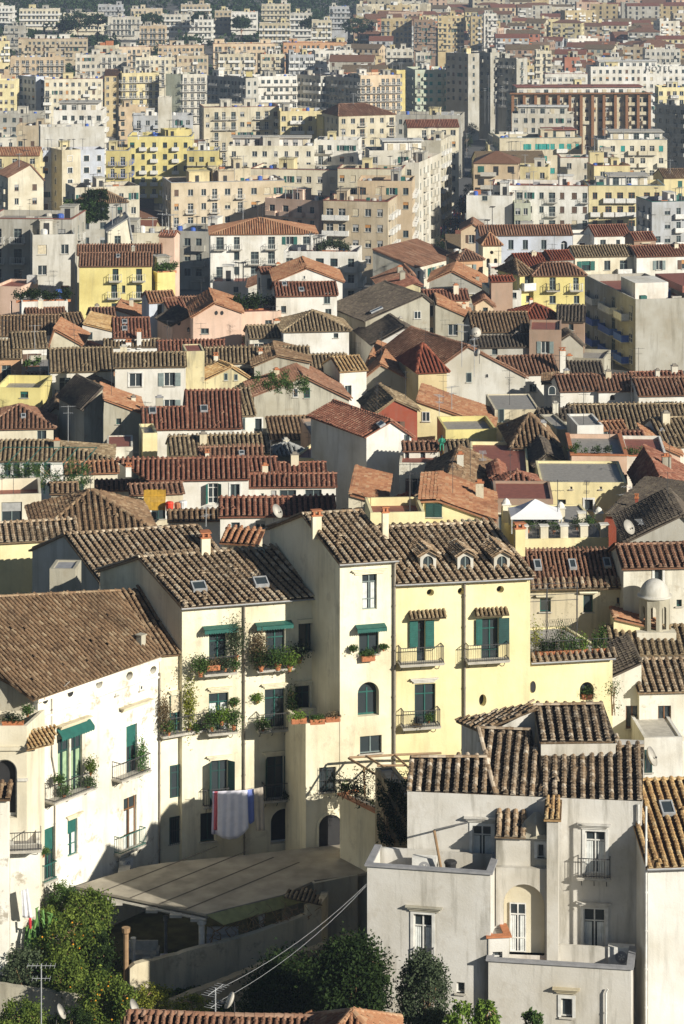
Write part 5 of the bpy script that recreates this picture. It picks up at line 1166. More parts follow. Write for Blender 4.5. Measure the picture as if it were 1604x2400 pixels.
for i, (lab, reg, u, vt, vb, Y) in enumerate([
 ('tall aerial mast rising from the garden at the bottom left', 9, 190, 780, 1045, 138), ('aerial mast before the retaining wall at the bottom', 9, 988, 890, 1040, 122), ('aerial mast on the big brown roof, left edge', 7, 75, 265, 440, 157.5), ('tall grey pole on the roof with dark canopy, left', 5, 313, 20, 182, 266),
 ('tall mast carrying two dishes on the orange slope', 4, 606, 610, 760, 258), ('thin mast left of the mast with dishes', 4, 549, 545, 715, 258), ('aerial on the brown roof at the far left', 3, 160, 550, 640, 300), ('aerial cluster mast near the centre shadow court', 5, 1455, 155, 250, 262), ('second aerial of the centre shadow court', 5, 1520, 150, 245, 264), ('third aerial of the centre shadow court', 5, 1560, 165, 260, 262), ('aerial by the white doorway house', 6, 645, 230, 300, 243), ('aerial on the salmon roof', 6, 1320, 390, 470, 226), ('double aerial above the dark roofed house', 6, 1298, 420, 480, 222), ('aerial on the shaded houses at the right edge', 6, 1372, 545, 640, 192), ('second aerial on the shaded houses', 6, 1405, 560, 640, 191), ('aerial left of the lilac pyramid roof', 4, 503, 830, 910, 262), ('aerial right of the grey ochre gable', 4, 445, 870, 940, 262), ('aerial on the white street block', 2, 855, 790, 900, 640), ('tall street pole between the white blocks and the canyon', 2, 572, 610, 740, 690), ('tall pole at the end of the street, leftmost of four', 2, 655, 405, 560, 830), ('tall pole at the end of the street, second of four', 2, 672, 345, 560, 835), ('tall pole at the end of the street, third of four', 2, 703, 430, 560, 830), ('tall pole at the end of the street, rightmost of four', 2, 735, 395, 480, 850), ('aerial on the long white block with the dark red wall', 2, 860, 760, 860, 575), ('aerial in front of the red skylight roof', 5, 945, 480, 540, 210), ('aerial on the stone chapel side', 6, 690, 290, 330, 240)]): mast(lab, reg, u, vt, vb, Y, i)
# domed kiosk
kq = at(1440, 195, 8, 177.5); kd_ = empty('domed_kiosk', (kq.x, 178.5, -58)); tag(kd_, 'round grey kiosk with arched openings and a whitewashed dome', 'kiosk'); ztop = at(1440, 90, 8, 177.5).z+58; zk = kq.z+58-.6; rr_ = 1.06
m = MB(); n = 8
for i in range(n):
    a0 = 2*math.pi*i/n+.2; a1 = a0+2*math.pi/n; p0 = Vector((rr_*math.cos(a0), rr_*math.sin(a0), 0)); p1 = Vector((rr_*math.cos(a1), rr_*math.sin(a1), 0)); W_ = (p1-p0).length
    wallface(m, p0, (p1-p0).normalized(), W_, zk, ztop, [(W_*.28, W_*.72, zk+.08, zk+.08+(ztop-zk)*.72, 'a', .2)])
m.build('drum', wmat('greyold'), kd_); m = MB(); m.box(-1.3, 1.3, -1.2, 1.2, 0, zk); m.build('base', wmat('whiteold'), kd_)
m = MB(); m.lathe([(rr_+.1, ztop), (rr_+.1, ztop+.1), (rr_*.93, ztop+.1)]+[(rr_*.93*math.cos(t), ztop+.1+1.05*math.sin(t)) for t in np.linspace(.1, 1.5, 9)], 28); m.build('dome', wmat('greylight'), kd_, smooth=True)
# white canopy on the cream terrace
gq = at(885, 600, 6, 197); cz = BL; gzb = [b for b in BL if 'white canopy' in b.lab]
# ================================================================ roofs of the old town, near to far
def W4(*a): return list(a)
# --- just behind the palazzo (R5)
B('yellow church house at the left edge with white baroque door pediment', 5, 'xs', 0, 640, 345, 622, Y=188, vr=562, wall='yellowpale', rc='palazzo', cat='church house', wins=[(296, 733, 18, 14, 'dw')], base=-62, near=True)
B('big brown hipped roof rising behind the yellow church house', 5, 'h', 175, 612, 700, 590, Y=196, vr=420, pit=.45, ins=(.05, 1.0), wall='cream', rc='brown', base=-62)
B('brown tiled house with a shaded left wall, behind the middle palazzo roof', 5, 'x', 458, 822, 1060, 780, Y=177, vr=605, wall='greylight', rc='palazzo', k=-.3, pit=.42, base=-62, chim=[(940, 690, 40, 1.0)])
B('small cube with a pale blue flat roof beside the yellow church house', 5, 'f', 228, 768, 345, 770, Y=172, D=2.4, wall='greyold', roofm='slabg', base=-62, cat='annex', par=.1)
B('pale wall with grey roller shutter behind the big hipped roof, left edge', 5, 'f', -20, 430, 190, 424, Y=212, D=6, wall='cream', wins=[(55, 512, 95, 100, 'gR')], cat='garage')
B('low cream house with orange shed roof, partly hidden behind middle palazzo chimney', 5, 'xs', 1020, 640, 1180, 650, Y=186, vr=588, wall='cream', rc='orange')
B('stuccoed wall with scaffold below an orange roof, behind the palazzo', 5, 'x', 1010, 522, 1535, 516, Y=214, vr=446, wall='white', rc='red', wins=[(1195, 568, 45, 40, 'wR'), (1080, 570, 40, 30, 'g')])
B('small pale house with brown eave tiles and terrace wall, beside the mustard awning', 5, 'x', 775, 545, 1010, 540, Y=222, vr=505, wall='white', rc='brown')
B('ruddy shed roof sheltering a cluttered terrace with a mustard screen', 5, 'xs', 600, 425, 840, 415, Y=235, vr=385, wall='stonecream', rc='redbrown', pit=.3)
B('white house with two tall grey framed windows under a red roof', 5, 'x', 690, 357, 1140, 350, Y=240, vr=268, wall='white', rc='red', wins=[(977, 423, 46, 92, 'EZ'), (1078, 422, 42, 84, 'gM')], near=True, chim=[(590, 330, 26, .5)], rr=(-3, 0))
B('white house with low band of windows, right of the tall grey framed windows', 5, 'x', 1140, 388, 1540, 384, Y=244, vr=338, wall='white', rc='red', wins=[(1320, 423, 76, 30, 'g'), (1437, 420, 74, 32, 'g'), (1203, 433, 14, 20, 'w'), (1255, 425, 26, 30, 'r')])
B('red roofed attic storey stepped above the low band of windows', 5, 'x', 1130, 318, 1272, 314, Y=249, vr=262, wall='white', rc='red')
B('second attic storey in red tiles, right end of the white row', 5, 'x', 1280, 335, 1492, 332, Y=249, vr=285, wall='cream', rc='red', wins=[])
B('orange pantiled lean-to roof in front of the white house with pergola', 5, 'x', 440, 405, 700, 400, Y=244, vr=368, wall='whiteold', rc='redbrown')
B('ruined low roof patch with broken tiles beside the green pergola', 5, 'x', 235, 418, 350, 415, Y=236, vr=378, wall='stone', rc='brown')
B('long white house with a row of tall dark windows, left edge', 5, 'h', -60, 270, 512, 262, Y=262, vr=186, ins=(.2, 1.1), wall='white', rc='old', near=True, wins=[(u, 315, 30, 62, 'gM') for u in (35, 76, 122, 170, 218)]+[(u, 293, 36, 30, 'g') for u in (320, 362, 410)])
B('pale shed with flat grey lid behind the long white house', 5, 'f', 490, 212, 610, 210, Y=268, D=6, wall='whiteold', par=.1)
B('orange tiled stair roof beside the long white house', 5, 'xs', 300, 330, 540, 322, Y=255, vr=285, wall='cream', rc='orange', pit=.3)
B('red roof with two skylights above a white wall, left of centre', 5, 'x', 655, 125, 860, 121, Y=277, vr=32, wall='white', rc='red', wins=[(832, 158, 46, 14, 'dw')], sky=[(700, 55, 34, 1.1)])
B('taller red roof with one skylight and a dark beam shadow', 5, 'x', 858, 122, 1108, 118, Y=277.5, vr=-45, wall='white', rc='red', wins=[(955, 158, 46, 14, 'dw')], sky=[(936, 46, 34, 1.1)])
B('brown roof with three white arched dormers', 5, 'x', 785, 245, 1240, 232, Y=262, vr=166, wall='yellowpale', rc='old')
B('red roof in front of the three white dormers', 5, 'x', 915, 266, 1205, 262, Y=254, vr=214, wall='cream', rc='redbrown', chim=[(950, 262, 18, .5)], sky=[(1108, 250, 26, .6)])
B('small yellow courtyard wall with air conditioner under the dormers', 5, 'f', 655, 148, 722, 146, Y=270, D=5, wall='yellowpale', par=.3)
B('grey gable house with a green window and small tiled string course', 5, 'y', 475, 62, 656, 58, Y=281, yaw=8, ap=(478, -8), D=9, wall='greyold', rc='orange', wins=[(545, 93, 22, 26, 'n')])
B('shaded narrow wall with a round hole left of the grey gable', 5, 'y', 386, 30, 475, -5, Y=283, yaw=25, ap=(470, -62), D=8, wall='greyold', rc='dark')
B('hipped house at the left edge with a dark two-leaf window', 5, 'h', -80, 125, 246, 118, Y=285, vr=22, ins=(.3, 1.0), wall='cream', rc='redbrown', wins=[(192, 156, 42, 42, 'g')], sky=[(108, 78, 22, .7)], near=True)
B('bright yellow cube with two air conditioners at the left edge', 5, 'f', -20, -62, 187, -60, Y=300, D=8, wall='yellow', wins=[(112, -30, 36, 30, 'nR')])
B('ruined stone lean-to between the yellow cube and grey gable', 5, 'y', 195, 80, 385, 95, Y=292, yaw=5, ap=(255, 28), D=7, wall='stonecream', rc='brown')
B('stone parapet house with dark doors and lamp, right of the big red roof', 5, 'x', 1110, 62, 1165, 60, Y=283, vr=-55, wall='white', rc='old', wins=[(1118, 105, 14, 55, 'g')])
B('grey gable house with two small windows and one green door', 5, 'y', 1165, 15-40, 1600, -10, Y=297, yaw=8, ap=(1392, -112), D=12, wall='greyold', rc='redbrown', wins=[(1355, -38, 24, 40, 'w'), (1408, -38, 26, 46, 'n'), (1185, 108, 30, 56, 'nM'), (1538, 108, 46, 66, 'kM')], near=True)
B('tiled brown canopy roof hanging below the grey gable', 5, 'xs', 1245, 175, 1428, 168, Y=290, vr=76, wall='greyold', rc='brown', pit=.5)
B('dark slate hut roof among antennas beside the canopy', 5, 'h', 1245, 248, 1400, 240, Y=268, vr=200, wall='grey', rc='grey', pit=.5)
B('low red terrace roof with yellow parapet near the centre', 5, 'f', 1340, 258, 1520, 268, Y=262, D=8, wall='yellowpale', par=.2, roofm='roofred')
B('dark shaded courtyard houses with brick floor near the centre', 5, 'f', 1430, 165, 1620, 160, Y=277, D=10, wall='brown', par=.3, wins=[(1480, 210, 30, 40, 'g'), (1560, 330, 30, 50, 'g')])
# --- right part (R6)
B('tall white house with red roof and four small roof windows', 6, 'y', 112, 158, 318, 158, Y=252, yaw=14, ap=(222, 92), D=11, k=-.25, wall='white', rc='red', wins=[(298, 170, 24, 34, 'g')], sky=[(180, 120, 30, 1.4), (330, 110, 30, 1.2)])
B('white stair wing with two dark windows joined to the tall white house', 6, 'f', 262, 283, 442, 285, Y=246, D=6, wall='whiteold', par=.2, wins=[])
B('small white upper room with a red tiled shed roof', 6, 'xs', 283, 222, 440, 220, Y=249, vr=190, wall='white', rc='redbrown', wins=[(298, 250, 22, 50, 'g'), (370, 250, 26, 40, 'w')])
B('brown pantiled patch beside a seated person in green', 6, 'x', 500, 248, 584, 246, Y=256, vr=184, wall='whiteold', rc='old')
B('lemon yellow house with long terrace and a pale lean-to above', 6, 'f', 475, 132, 708, 128, Y=266, D=7, wall='yellow', par=.5)
B('pale yellow lean-to roof sloping down to the right behind the terrace', 6, 'y', 340, 10, 690, 118, Y=278, yaw=-5, ap=(344, -2), D=9, wall='yellowpale', rc='orange', wins=[(385, 70, 34, 46, 'E')])
B('dark open roof truss with red eaves above the tall white house', 6, 'y', 150, 60, 345, 40, Y=268, yaw=10, ap=(240, -8), D=8, wall='dark' if False else 'darkred', rc='old')
B('flat terrace with pale floor and yellow benches', 6, 'f', 586, 325, 856, 328, Y=246, D=14, wall='yellowpale', par=.3)
B('stone gable chapel with one slit window and a mossy roof', 6, 'y', 345, 440, 692, 460, Y=232, yaw=-4, ap=(490, 362), D=14, k=.05, wall='rubble', rc='brown', wins=[(495, 428, 15, 66, 'ade')], pit=.5)
B('long low red roof behind the stone chapel', 6, 'x', 580, 350, 720, 352, Y=240, vr=324, wall='white', rc='red')
B('white doorway house beside the green-yellow wall', 6, 'y', 693, 355, 745, 352, Y=234, yaw=0, ap=(725, 338), D=6, wall='white', rc='red', wins=[(714, 378, 14, 50, 'g')])
B('pale yellow house with a hipped red roof, left of the long wall', 6, 'h', 722, 393, 912, 391, Y=231, vr=326, ins=(.15, .9), wall='yellowpale', rc='red', wins=[(768, 416, 14, 10, 'd'), (840, 416, 14, 10, 'd')])
B('long pale green-yellow wall with two dark windows and wall brackets', 6, 'f', 910, 372, 1305, 374, Y=232, D=9, wall='yellowpale', par=.2, wins=[(1007, 474, 38, 46, 'g'), (1131, 476, 38, 50, 'gM'), (1050, 398, 12, 12, 'd'), (1186, 398, 12, 12, 'd')], near=True)
B('long dark red eave strip above the green-yellow wall', 6, 'xs', 1030, 368, 1300, 370, Y=239, vr=344, wall='yellowpale', rc='darkred')
B('pink house with a green shuttered window and planted terrace', 6, 'f', 1052, 248, 1306, 250, Y=247, D=10, wall='pink', par=.4, wins=[(1251, 315, 20, 54, 'gZ')], near=True, trim='pot')
B('white wall in half shade attached to the pink house', 6, 'f', 1304, 256, 1492, 258, Y=248, D=10, wall='white', par=.3, wins=[(1460, 315, 28, 60, 'kM')])
B('white penthouse box on the pink house with grey lid', 6, 'f', 1078, 112, 1198, 110, Y=262, D=6, wall='white', par=.2)
B('small penthouse with orange shed roof and glass front', 6, 'xs', 1196, 128, 1300, 122, Y=263, vr=98, wall='white', rc='orange', wins=[(1215, 146, 36, 26, 'g')])
B('red tiled terrace canopy on the pink house', 6, 'xs', 1240, 182, 1388, 178, Y=258, vr=146, wall='brown', rc='red', pit=.35)
B('salmon roof slope falling to the right edge', 6, 'y', 1390, 180, 1550, 245, Y=262, yaw=0, ap=(1394, 176), D=7, wall='pink', rc='orange')
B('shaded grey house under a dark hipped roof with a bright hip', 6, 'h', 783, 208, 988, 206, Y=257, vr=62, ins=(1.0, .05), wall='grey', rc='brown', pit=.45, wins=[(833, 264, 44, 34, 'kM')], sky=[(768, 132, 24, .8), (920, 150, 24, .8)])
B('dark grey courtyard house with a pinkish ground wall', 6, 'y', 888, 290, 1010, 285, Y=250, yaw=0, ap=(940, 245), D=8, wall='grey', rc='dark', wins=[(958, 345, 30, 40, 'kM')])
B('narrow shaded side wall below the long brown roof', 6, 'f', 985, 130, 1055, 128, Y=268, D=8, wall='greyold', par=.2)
B('long brown ribbed roof reaching the right edge', 6, 'x', 1065, 128, 1620, 122, Y=276, vr=20, wall='grey', rc='old', near=True)
B('brown roof falling to the right at the right edge below the long roof', 6, 'x', 1475, 205, 1620, 200, Y=264, vr=80, wall='white', rc='old')
B('old stucco box with a lilac corrugated pyramid roof', 6, 'f', 700, 40, 905, 38, Y=282, D=9, wall='stonecream', par=.1, wins=[(730, 66, 24, 60, 'g')])
B('dark flat annex beside the lilac pyramid roof', 6, 'x', 905, 80, 1060, 78, Y=277, vr=40, wall='greyold', rc='dark')
B('dark roofed house with red side wall at the right', 6, 'y', 1200, 555, 1570, 560, Y=205, yaw=-14, ap=(1215, 520), D=13, k=.1, wall='darkred', rc='dark', chim=[(1350, 500, 14, .9)])
B('yellow gable with red roof at the right edge, among antennas', 6, 'y', 1400, 445, 1650, 440, Y=228, yaw=0, ap=(1462, 345), D=12, wall='yellowpale', rc='red')
B('pale flat terrace behind antennas, right side', 6, 'f', 1300, 470, 1400, 474, Y=226, D=6, wall='greylight', par=.1)
B('cream shed with orange roof edge behind the tower house', 6, 'y', 30, 440, 190, 470, Y=205, yaw=-3, ap=(38, 428), D=10, wall='cream', rc='orange')
B('cream house with a green shuttered loggia and sloping orange roof', 6, 'y', 370, 458, 690, 545, Y=196, yaw=-3, ap=(440, 455), D=9, wall='yellowpale', rc='orange', wins=[(420, 500, 76, 62, 'kX'), (598, 563, 80, 36, 'kX')], near=True)
B('dark red roof pitched between cream houses behind the tower', 6, 'h', 270, 520, 400, 512, Y=202, vr=430, wall='cream', rc='darkred', pit=.5)
B('low yellow parapet with two tall chimneys behind the palazzo roof', 6, 'f', 130, 512, 380, 508, Y=192, D=5, wall='yellowpale', par=.6)
B('cream terrace house with balustrade carrying the white canopy', 6, 'f', 838, 634, 1222, 625, Y=195, D=11, wall='yellowpale', par=.1, wins=[(1000, 680, 100, 14, 'd')])
B('red terrace wing right of the stone chapel', 6, 'f', 700, 448, 968, 450, Y=222, D=7, wall='brown', par=.2, roofm='roofred')
B('grey shaded houses full of antennas at the right edge', 6, 'y', 1310, 640, 1600, 560, Y=190, yaw=0, ap=(1560, 520), D=8, wall='grey', rc='dark')
B('brick red roof on a whitewashed stone house, right edge', 6, 'x', 1290, 758, 1620, 750, Y=180, vr=662, wall='whiteold', rc='redbrown', near=True, wins=[(1450, 800, 36, 72, 'gM'), (1545, 925, 24, 30, 'n')], base=-62)
B('whitewashed stone house with three skylights in its orange-red roof', 6, 'x', 850, 838, 1306, 832, Y=181, vr=690, wall='stonecream', rc='redbrown', near=True, wins=[(1128, 928, 44, 78, 'nH'), (932, 935, 50, 60, 'nH'), (1268, 915, 18, 30, 'bd')], sky=[(896, 768, 32, 1.0), (1056, 766, 32, 1.0), (1214, 760, 32, 1.0)], base=-62, tp=.3)
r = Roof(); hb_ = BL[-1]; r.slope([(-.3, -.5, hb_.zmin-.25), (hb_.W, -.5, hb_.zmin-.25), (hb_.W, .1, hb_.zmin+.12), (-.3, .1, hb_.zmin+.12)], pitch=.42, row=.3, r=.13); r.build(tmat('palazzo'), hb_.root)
B('white house with two timber braced windows, lower right', 8, 'xs', 1362, 503, 1620, 496, Y=170, vr=368, wall='whiteold', rc='palazzo', near=True, wins=[(1478, 627, 60, 104, 'b')], base=-62)
B('white lean-to house with dark shed roof beside the yellow wing', 8, 'y', 1230, 440, 1372, 382, Y=170.4, yaw=2, ap=(1368, 376), D=6, wall='whiteold', rc='dark', near=True, wins=[(1330, 627, 60, 104, 'b')], base=-62)
B('brown ribbed roof behind the braced windows house', 8, 'x', 1240, 333, 1620, 327, Y=176, vr=216, wall='white', rc='old', near=True, base=-62)
B('yellow prism with an orange tiled slope beside the domed kiosk', 8, 'y', 1245, 178, 1430, 214, Y=178, yaw=0, ap=(1248, 172), D=2.2, wall='yellowpale', rc='orange', base=-62, cat='stair cover', name='stair_cover')
B('bright white wall with dark doorway and dish, right edge', 8, 'f', 1385, 722, 1560, 718, Y=166, D=5, roofm='slab', wall='white', par=.1, near=True, wins=[(1404, 828, 34, 104, 'dk')], base=-62)

# --- R3 (offset 480) nearer rows
B('brown roof strip at the left edge above the long terrace, back row', 3, 'x', -80, 598, 312, 590, h=9, vr=512, wall='whiteold', rc='brown')
B('brown roof patch at the left edge below another brown roof', 3, 'x', -60, 702, 100, 698, h=9, vr=625, wall='orange', rc='old', wins=[(30, 780, 40, 90, 'g')])
B('brown roof with antenna poles, left of the pots terrace', 3, 'x', 60, 655, 215, 650, h=10, vr=588, wall='white', rc='old', ant=2)
B('grey parapet terrace lined with terracotta pots and shrubs', 3, 'f', 128, 742, 378, 738, h=9, D=8, wall='greyold', par=.5, roofm='roofflat')
B('white shaded house under the pots terrace with a red eave', 3, 'xs', 125, 800, 240, 795, h=8, vr=772, wall='white', rc='redbrown', wins=[(192, 815, 24, 14, 'd')])
B('grey house with red left slope and orange right slope', 3, 'y', 252, 818, 575, 812, h=8.5, yaw=8, ap=(402, 765), D=10, wall='greyold', rc='orange')
B('dark roofed low house with orange ridge strip in front of the mottled wall', 3, 'y', 280, 925, 640, 955, h=8, yaw=4, ap=(425, 850), D=9, wall='greyold', rc='brown')
B('mottled yellow-green wall with two round openings and a railed terrace', 3, 'f', 530, 762, 852, 758, h=11, D=6, wall='mottled', par=.2, wins=[(625, 817, 34, 46, 'e'), (625, 892, 44, 50, 'e'), (778, 832, 42, 66, 'g')], near=True)
B('square mottled chimney block at the end of the railed terrace', 3, 'f', 852, 672, 938, 670, h=13, D=5, wall='mottled', par=.1)
B('cream gable house with two attic windows and a dark left slope', 3, 'y', 892, 825, 1190, 822, h=9, yaw=12, ap=(1062, 742), D=14, k=-.2, wall='mottled', rc='ochre', wins=[(1036, 788, 16, 32, 'g'), (1082, 790, 16, 28, 'g')])
B('grey stone gable above a white ground wall with climbing plant', 3, 'y', 1166, 738, 1418, 722, h=11, yaw=4, ap=(1275, 692), D=9, wall='greyold', rc='brown', wins=[(1320, 752, 26, 34, 'g')])
B('tiled eave and white wall below the grey stone gable', 3, 'xs', 1192, 786, 1420, 780, h=8, vr=772, wall='white', rc='old', wins=[(1330, 820, 34, 30, 'w')])
B('brown ribbed roof over a white wall with shuttered window, right of stone gable', 3, 'x', 1415, 764, 1600, 760, h=9, vr=690, wall='whiteold', rc='old', wins=[(1466, 826, 40, 50, 'nM')])
B('brown roof row over the pots terrace, left half', 3, 'x', 232, 762, 522, 755, h=10, vr=662, wall='white', rc='old')
B('brown roof row with white party wall behind the railed terrace', 3, 'x', 528, 740, 852, 735, h=12, vr=682, wall='white', rc='old')
B('long brown roof row with chimneys, centre', 3, 'x', 945, 722, 1420, 716, h=11, vr=658, wall='whiteold', rc='old', chim=[(990, 715, 20, .6), (1195, 705, 18, .8)])
B('red roof strip behind the white walls, centre left', 3, 'x', 728, 685, 1030, 680, h=11, vr=626, wall='white', rc='red', ant=1)
B('white walls with tall white chimney stack in front of the pink gable', 3, 'x', 476, 648, 728, 645, h=9, vr=618, wall='white', rc='old', near=True, chim=[(638, 650, 20, 1.8), (590, 650, 24, .5)])
B('small gabled dormer house at the left, orange roof', 3, 'y', 232, 625, 372, 640, h=9, yaw=0, ap=(250, 572), D=9, wall='cream', rc='orange')
B('dark red lean-to beside the small gabled house', 3, 'y', 245, 600, 450, 668, h=9, yaw=-2, ap=(268, 600), D=7, wall='white', rc='red')
B('white house with an open shutter under an ochre shed roof', 3, 'y', 378, 555, 562, 588, h=10, yaw=0, ap=(384, 545), D=10, wall='white', rc='ochre', wins=[(413, 600, 24, 36, 'g')])
B('ochre ridge roof left of the white house with open shutter', 3, 'x', 310, 552, 388, 548, h=10, vr=500, wall='grey', rc='brown')
B('red roof with two skylights near the yellow house', 3, 'x', 522, 605, 688, 602, h=10, vr=520, wall='white', rc='red', sky=[(572, 545, 24, .9), (572, 575, 24, .9)])
B('dark brown roof directly under the big yellow house', 3, 'x', 425, 545, 530, 542, h=9, vr=475, wall='grey', rc='redbrown')
B('orange roof with white gable triangle under the big yellow house', 3, 'y', 512, 505, 650, 520, h=9.5, yaw=0, ap=(530, 480), D=9, wall='white', rc='orange')
B('shaded white house with balcony window under an orange roof', 3, 'x', 684, 445, 805, 440, h=12, vr=400, wall='blue', rc='orange', wins=[(733, 480, 24, 52, 'g')])
B('small red roof over a cream wall near roof plants', 3, 'x', 778, 488, 850, 484, h=11, vr=430, wall='cream', rc='red')
B('pink gable house with twin round windows', 3, 'y', 886, 512, 1108, 492, h=12, yaw=6, ap=(988, 450), D=12, wall='peach' if False else 'pink', rc='orange', wins=[(992, 495, 15, 20, 'e'), (1018, 495, 15, 20, 'e'), (940, 578, 34, 26, 'g')])
B('pink side house with two round windows and dark shed roof', 3, 'y', 790, 552, 888, 520, h=10, yaw=20, ap=(885, 500), D=7, wall='pink', rc='dark', wins=[(820, 540, 18, 26, 'e'), (866, 572, 18, 26, 'e')])
B('pink terrace house with one dark window and a leafy roof garden', 3, 'f', 1105, 492, 1290, 486, h=12, D=9, wall='pink', par=.2, wins=[(1231, 541, 32, 24, 'g')])
B('grey lean-to gable in front of the pink houses', 3, 'y', 1025, 585, 1142, 532, h=9, yaw=0, ap=(1138, 528), D=6, wall='greyold', rc='dark')
B('short brown roof with a tiny orange dormer', 3, 'x', 1145, 608, 1306, 604, h=10, vr=556, wall='whiteold', rc='old')
B('brown hipped roof with a dark dormer hole, white wall below', 3, 'h', 1300, 578, 1600, 572, h=11, vr=490, ins=(.1, 1.0), wall='white', rc='old', wins=[(1540, 600, 20, 20, 'g')])
B('flat brown terrace roof and yellowish wall, centre', 3, 'f', 1250, 648, 1545, 640, h=8, D=10, wall='mottled', par=.2, roofm='roofred')
B('dark planted terrace between gables, centre', 3, 'f', 1010, 655, 1250, 650, h=8, D=7, wall='greyold', par=.2)
B('white gable house with a big red front roof', 3, 'x', 1266, 415, 1545, 410, h=14, vr=358, wall='white', rc='red', wins=[(1500, 428, 26, 50, 'g'), (1505, 495, 28, 34, 'g'), (1300, 480, 26, 30, 'g')], sky=[(1304, 372, 22, .9), (1382, 396, 24, .9)])
B('tall white gable behind the red front roof', 3, 'y', 1262, 350, 1570, 350, h=15, yaw=4, ap=(1410, 290), D=11, wall='white', rc='orange', wins=[(1396, 332, 10, 18, 'd')])
B('white low gable with orange edge, left of the red front roof', 3, 'y', 1245, 405, 1390, 438, h=11, yaw=0, ap=(1262, 398), D=9, wall='white', rc='orange', wins=[(1296, 440, 12, 18, 'd'), (1320, 478, 26, 26, 'g')])
B('white house with a curved lean-to roof beside the tall white apartment block', 3, 'y', 1140, 375, 1262, 335, h=12, yaw=0, ap=(1255, 330), D=8, wall='white', rc='redbrown', wins=[(1160, 405, 12, 14, 'd'), (1205, 405, 30, 14, 'd')])
B('small red roofed stair house on a white wall', 3, 'x', 1198, 312, 1312, 308, h=15, vr=288, wall='white', rc='red')
B('dark canopy roof between the planted terraces', 3, 'x', 850, 480, 1000, 474, h=10, vr=425, wall='grey', rc='redbrown')
B('pinkish flat house at the left edge with a tall slit', 3, 'f', -30, 372, 98, 376, h=10, D=8, wall='pink', par=.4, roofm='roofred', wins=[(52, 470, 10, 60, 'E')])
B('red tiled strip roof left of the big yellow house', 3, 'x', 120, 505, 298, 500, h=8, vr=476, wall='grey', rc='redbrown')
B('white terrace strip with dark hedge, left of the yellow house', 3, 'f', 100, 445, 312, 440, h=9, D=8, wall='white', par=.4)
# --- R4 (802, 480)
B('dark stone house with a long slate-brown left roof slope and dormer', 4, 'y', 108, 530, 402, 440, h=11, yaw=10, ap=(372, 415), D=13, k=-.2, wall='greyold', rc='dark', wins=[(346, 505, 32, 34, 'w')], sky=[(170, 490, 60, 1.2)])
B('low white wall house with dark roof edge by the street mouth', 4, 'y', 172, 372, 330, 322, h=10, yaw=6, ap=(320, 312), D=9, wall='greylight', rc='redbrown')
B('pale house with curved red roof line under the dark stone house', 4, 'y', 150, 425, 360, 370, h=10, yaw=6, ap=(330, 358), D=8, wall='mottled', rc='red')
B('grey gable wall half in shade at centre', 4, 'y', 428, 462, 592, 520, h=12, yaw=0, ap=(436, 452), D=9, wall='greyold', rc='orange')
B('glossy flat roofed house with red strip tiles', 4, 'x', 378, 435, 582, 432, h=12, vr=392, wall='peach', rc='red')
B('peach house below the red strip tiles', 4, 'f', 500, 448, 582, 446, h=11.5, D=6, wall='peach', par=.2)
B('dark brown roofed house with a sunlit right gable, left of centre mast', 4, 'y', 142, 640, 432, 640, h=9, yaw=-6, ap=(290, 560), D=11, k=-.3, wall='white', rc='dark', wins=[(320, 825, 26, 36, 'g')])
B('small white house with tiled hip in front of the dark roof', 4, 'h', 262, 722, 345, 720, h=10, vr=655, wall='white', rc='brown', pit=.5)
B('broad red-brown roof house with orange right slope and a mast', 4, 'y', 412, 768, 840, 788, h=10, yaw=8, ap=(575, 648), D=14, k=-.3, wall='greylight', rc='redbrown', wins=[(582, 790, 24, 46, 'g'), (664, 783, 14, 18, 'ad')], ant=2)
B('dark brown hipped roof left of the broad red-brown house', 4, 'h', 350, 765, 480, 760, h=10.5, vr=640, wall='ochre', rc='darkred', pit=.5)
B('shed brown roof house with white wall and stone chimney', 4, 'x', 740, 775, 990, 770, h=9, vr=696, wall='white', rc='redbrown', wins=[(875, 840, 32, 36, 'g')], near=True, chim=[(1010, 775, 26, 2.6)])
B('sunlit ribbed brown roof in shade of the tall block', 4, 'x', 600, 580, 868, 576, h=11, vr=496, wall='grey', rc='brown')
B('dark ribbed roof below the sunlit ribbed roof', 4, 'x', 605, 650, 890, 645, h=10, vr=603, wall='grey', rc='dark', wins=[(700, 672, 24, 30, 'g')])
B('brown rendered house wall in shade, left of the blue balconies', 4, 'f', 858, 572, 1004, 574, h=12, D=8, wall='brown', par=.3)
B('pyramid roofed dark house behind the blue balcony block', 4, 'h', 830, 520, 1000, 515, h=12, vr=455, wall='brown', rc='darkred')
B('dark glass roofed terrace in the shaded courtyard', 4, 'f', 740, 655, 915, 660, h=8, D=6, wall='grey', par=.1, roofm='blue')
B('long orange-brown roof on white arches, left part', 4, 'x', 1000, 850, 1175, 846, h=9, vr=782, wall='white', rc='redbrown', wins=[(962, 850, 34, 42, 'a')])
B('long orange-brown roof on white arches, right part', 4, 'x', 1176, 850, 1362, 848, h=9, vr=782, wall='white', rc='redbrown', wins=[(1240, 884, 26, 30, 'ad')])
B('orange-brown roof at the right edge below the concrete wall', 4, 'x', 1360, 870, 1600, 866, h=9, vr=796, wall='white', rc='redbrown')
B('white house with one arched window and a mossy lean-to', 4, 'y', 925, 820, 1075, 890, h=9, yaw=-5, ap=(990, 815), D=6, wall='white', rc='brown', wins=[(963, 850, 34, 40, 'a')])
B('white gable house behind mast with grey stained wall', 4, 'y', 620, 735, 838, 850, h=9, yaw=3, ap=(632, 730), D=10, wall='white', rc='brown')
B('grey ochre gable with antennas at the left of the mast', 4, 'y', 108, 790, 305, 800, h=9, yaw=-5, ap=(180, 730), D=10, wall='greyold', rc='orange', ant=1)
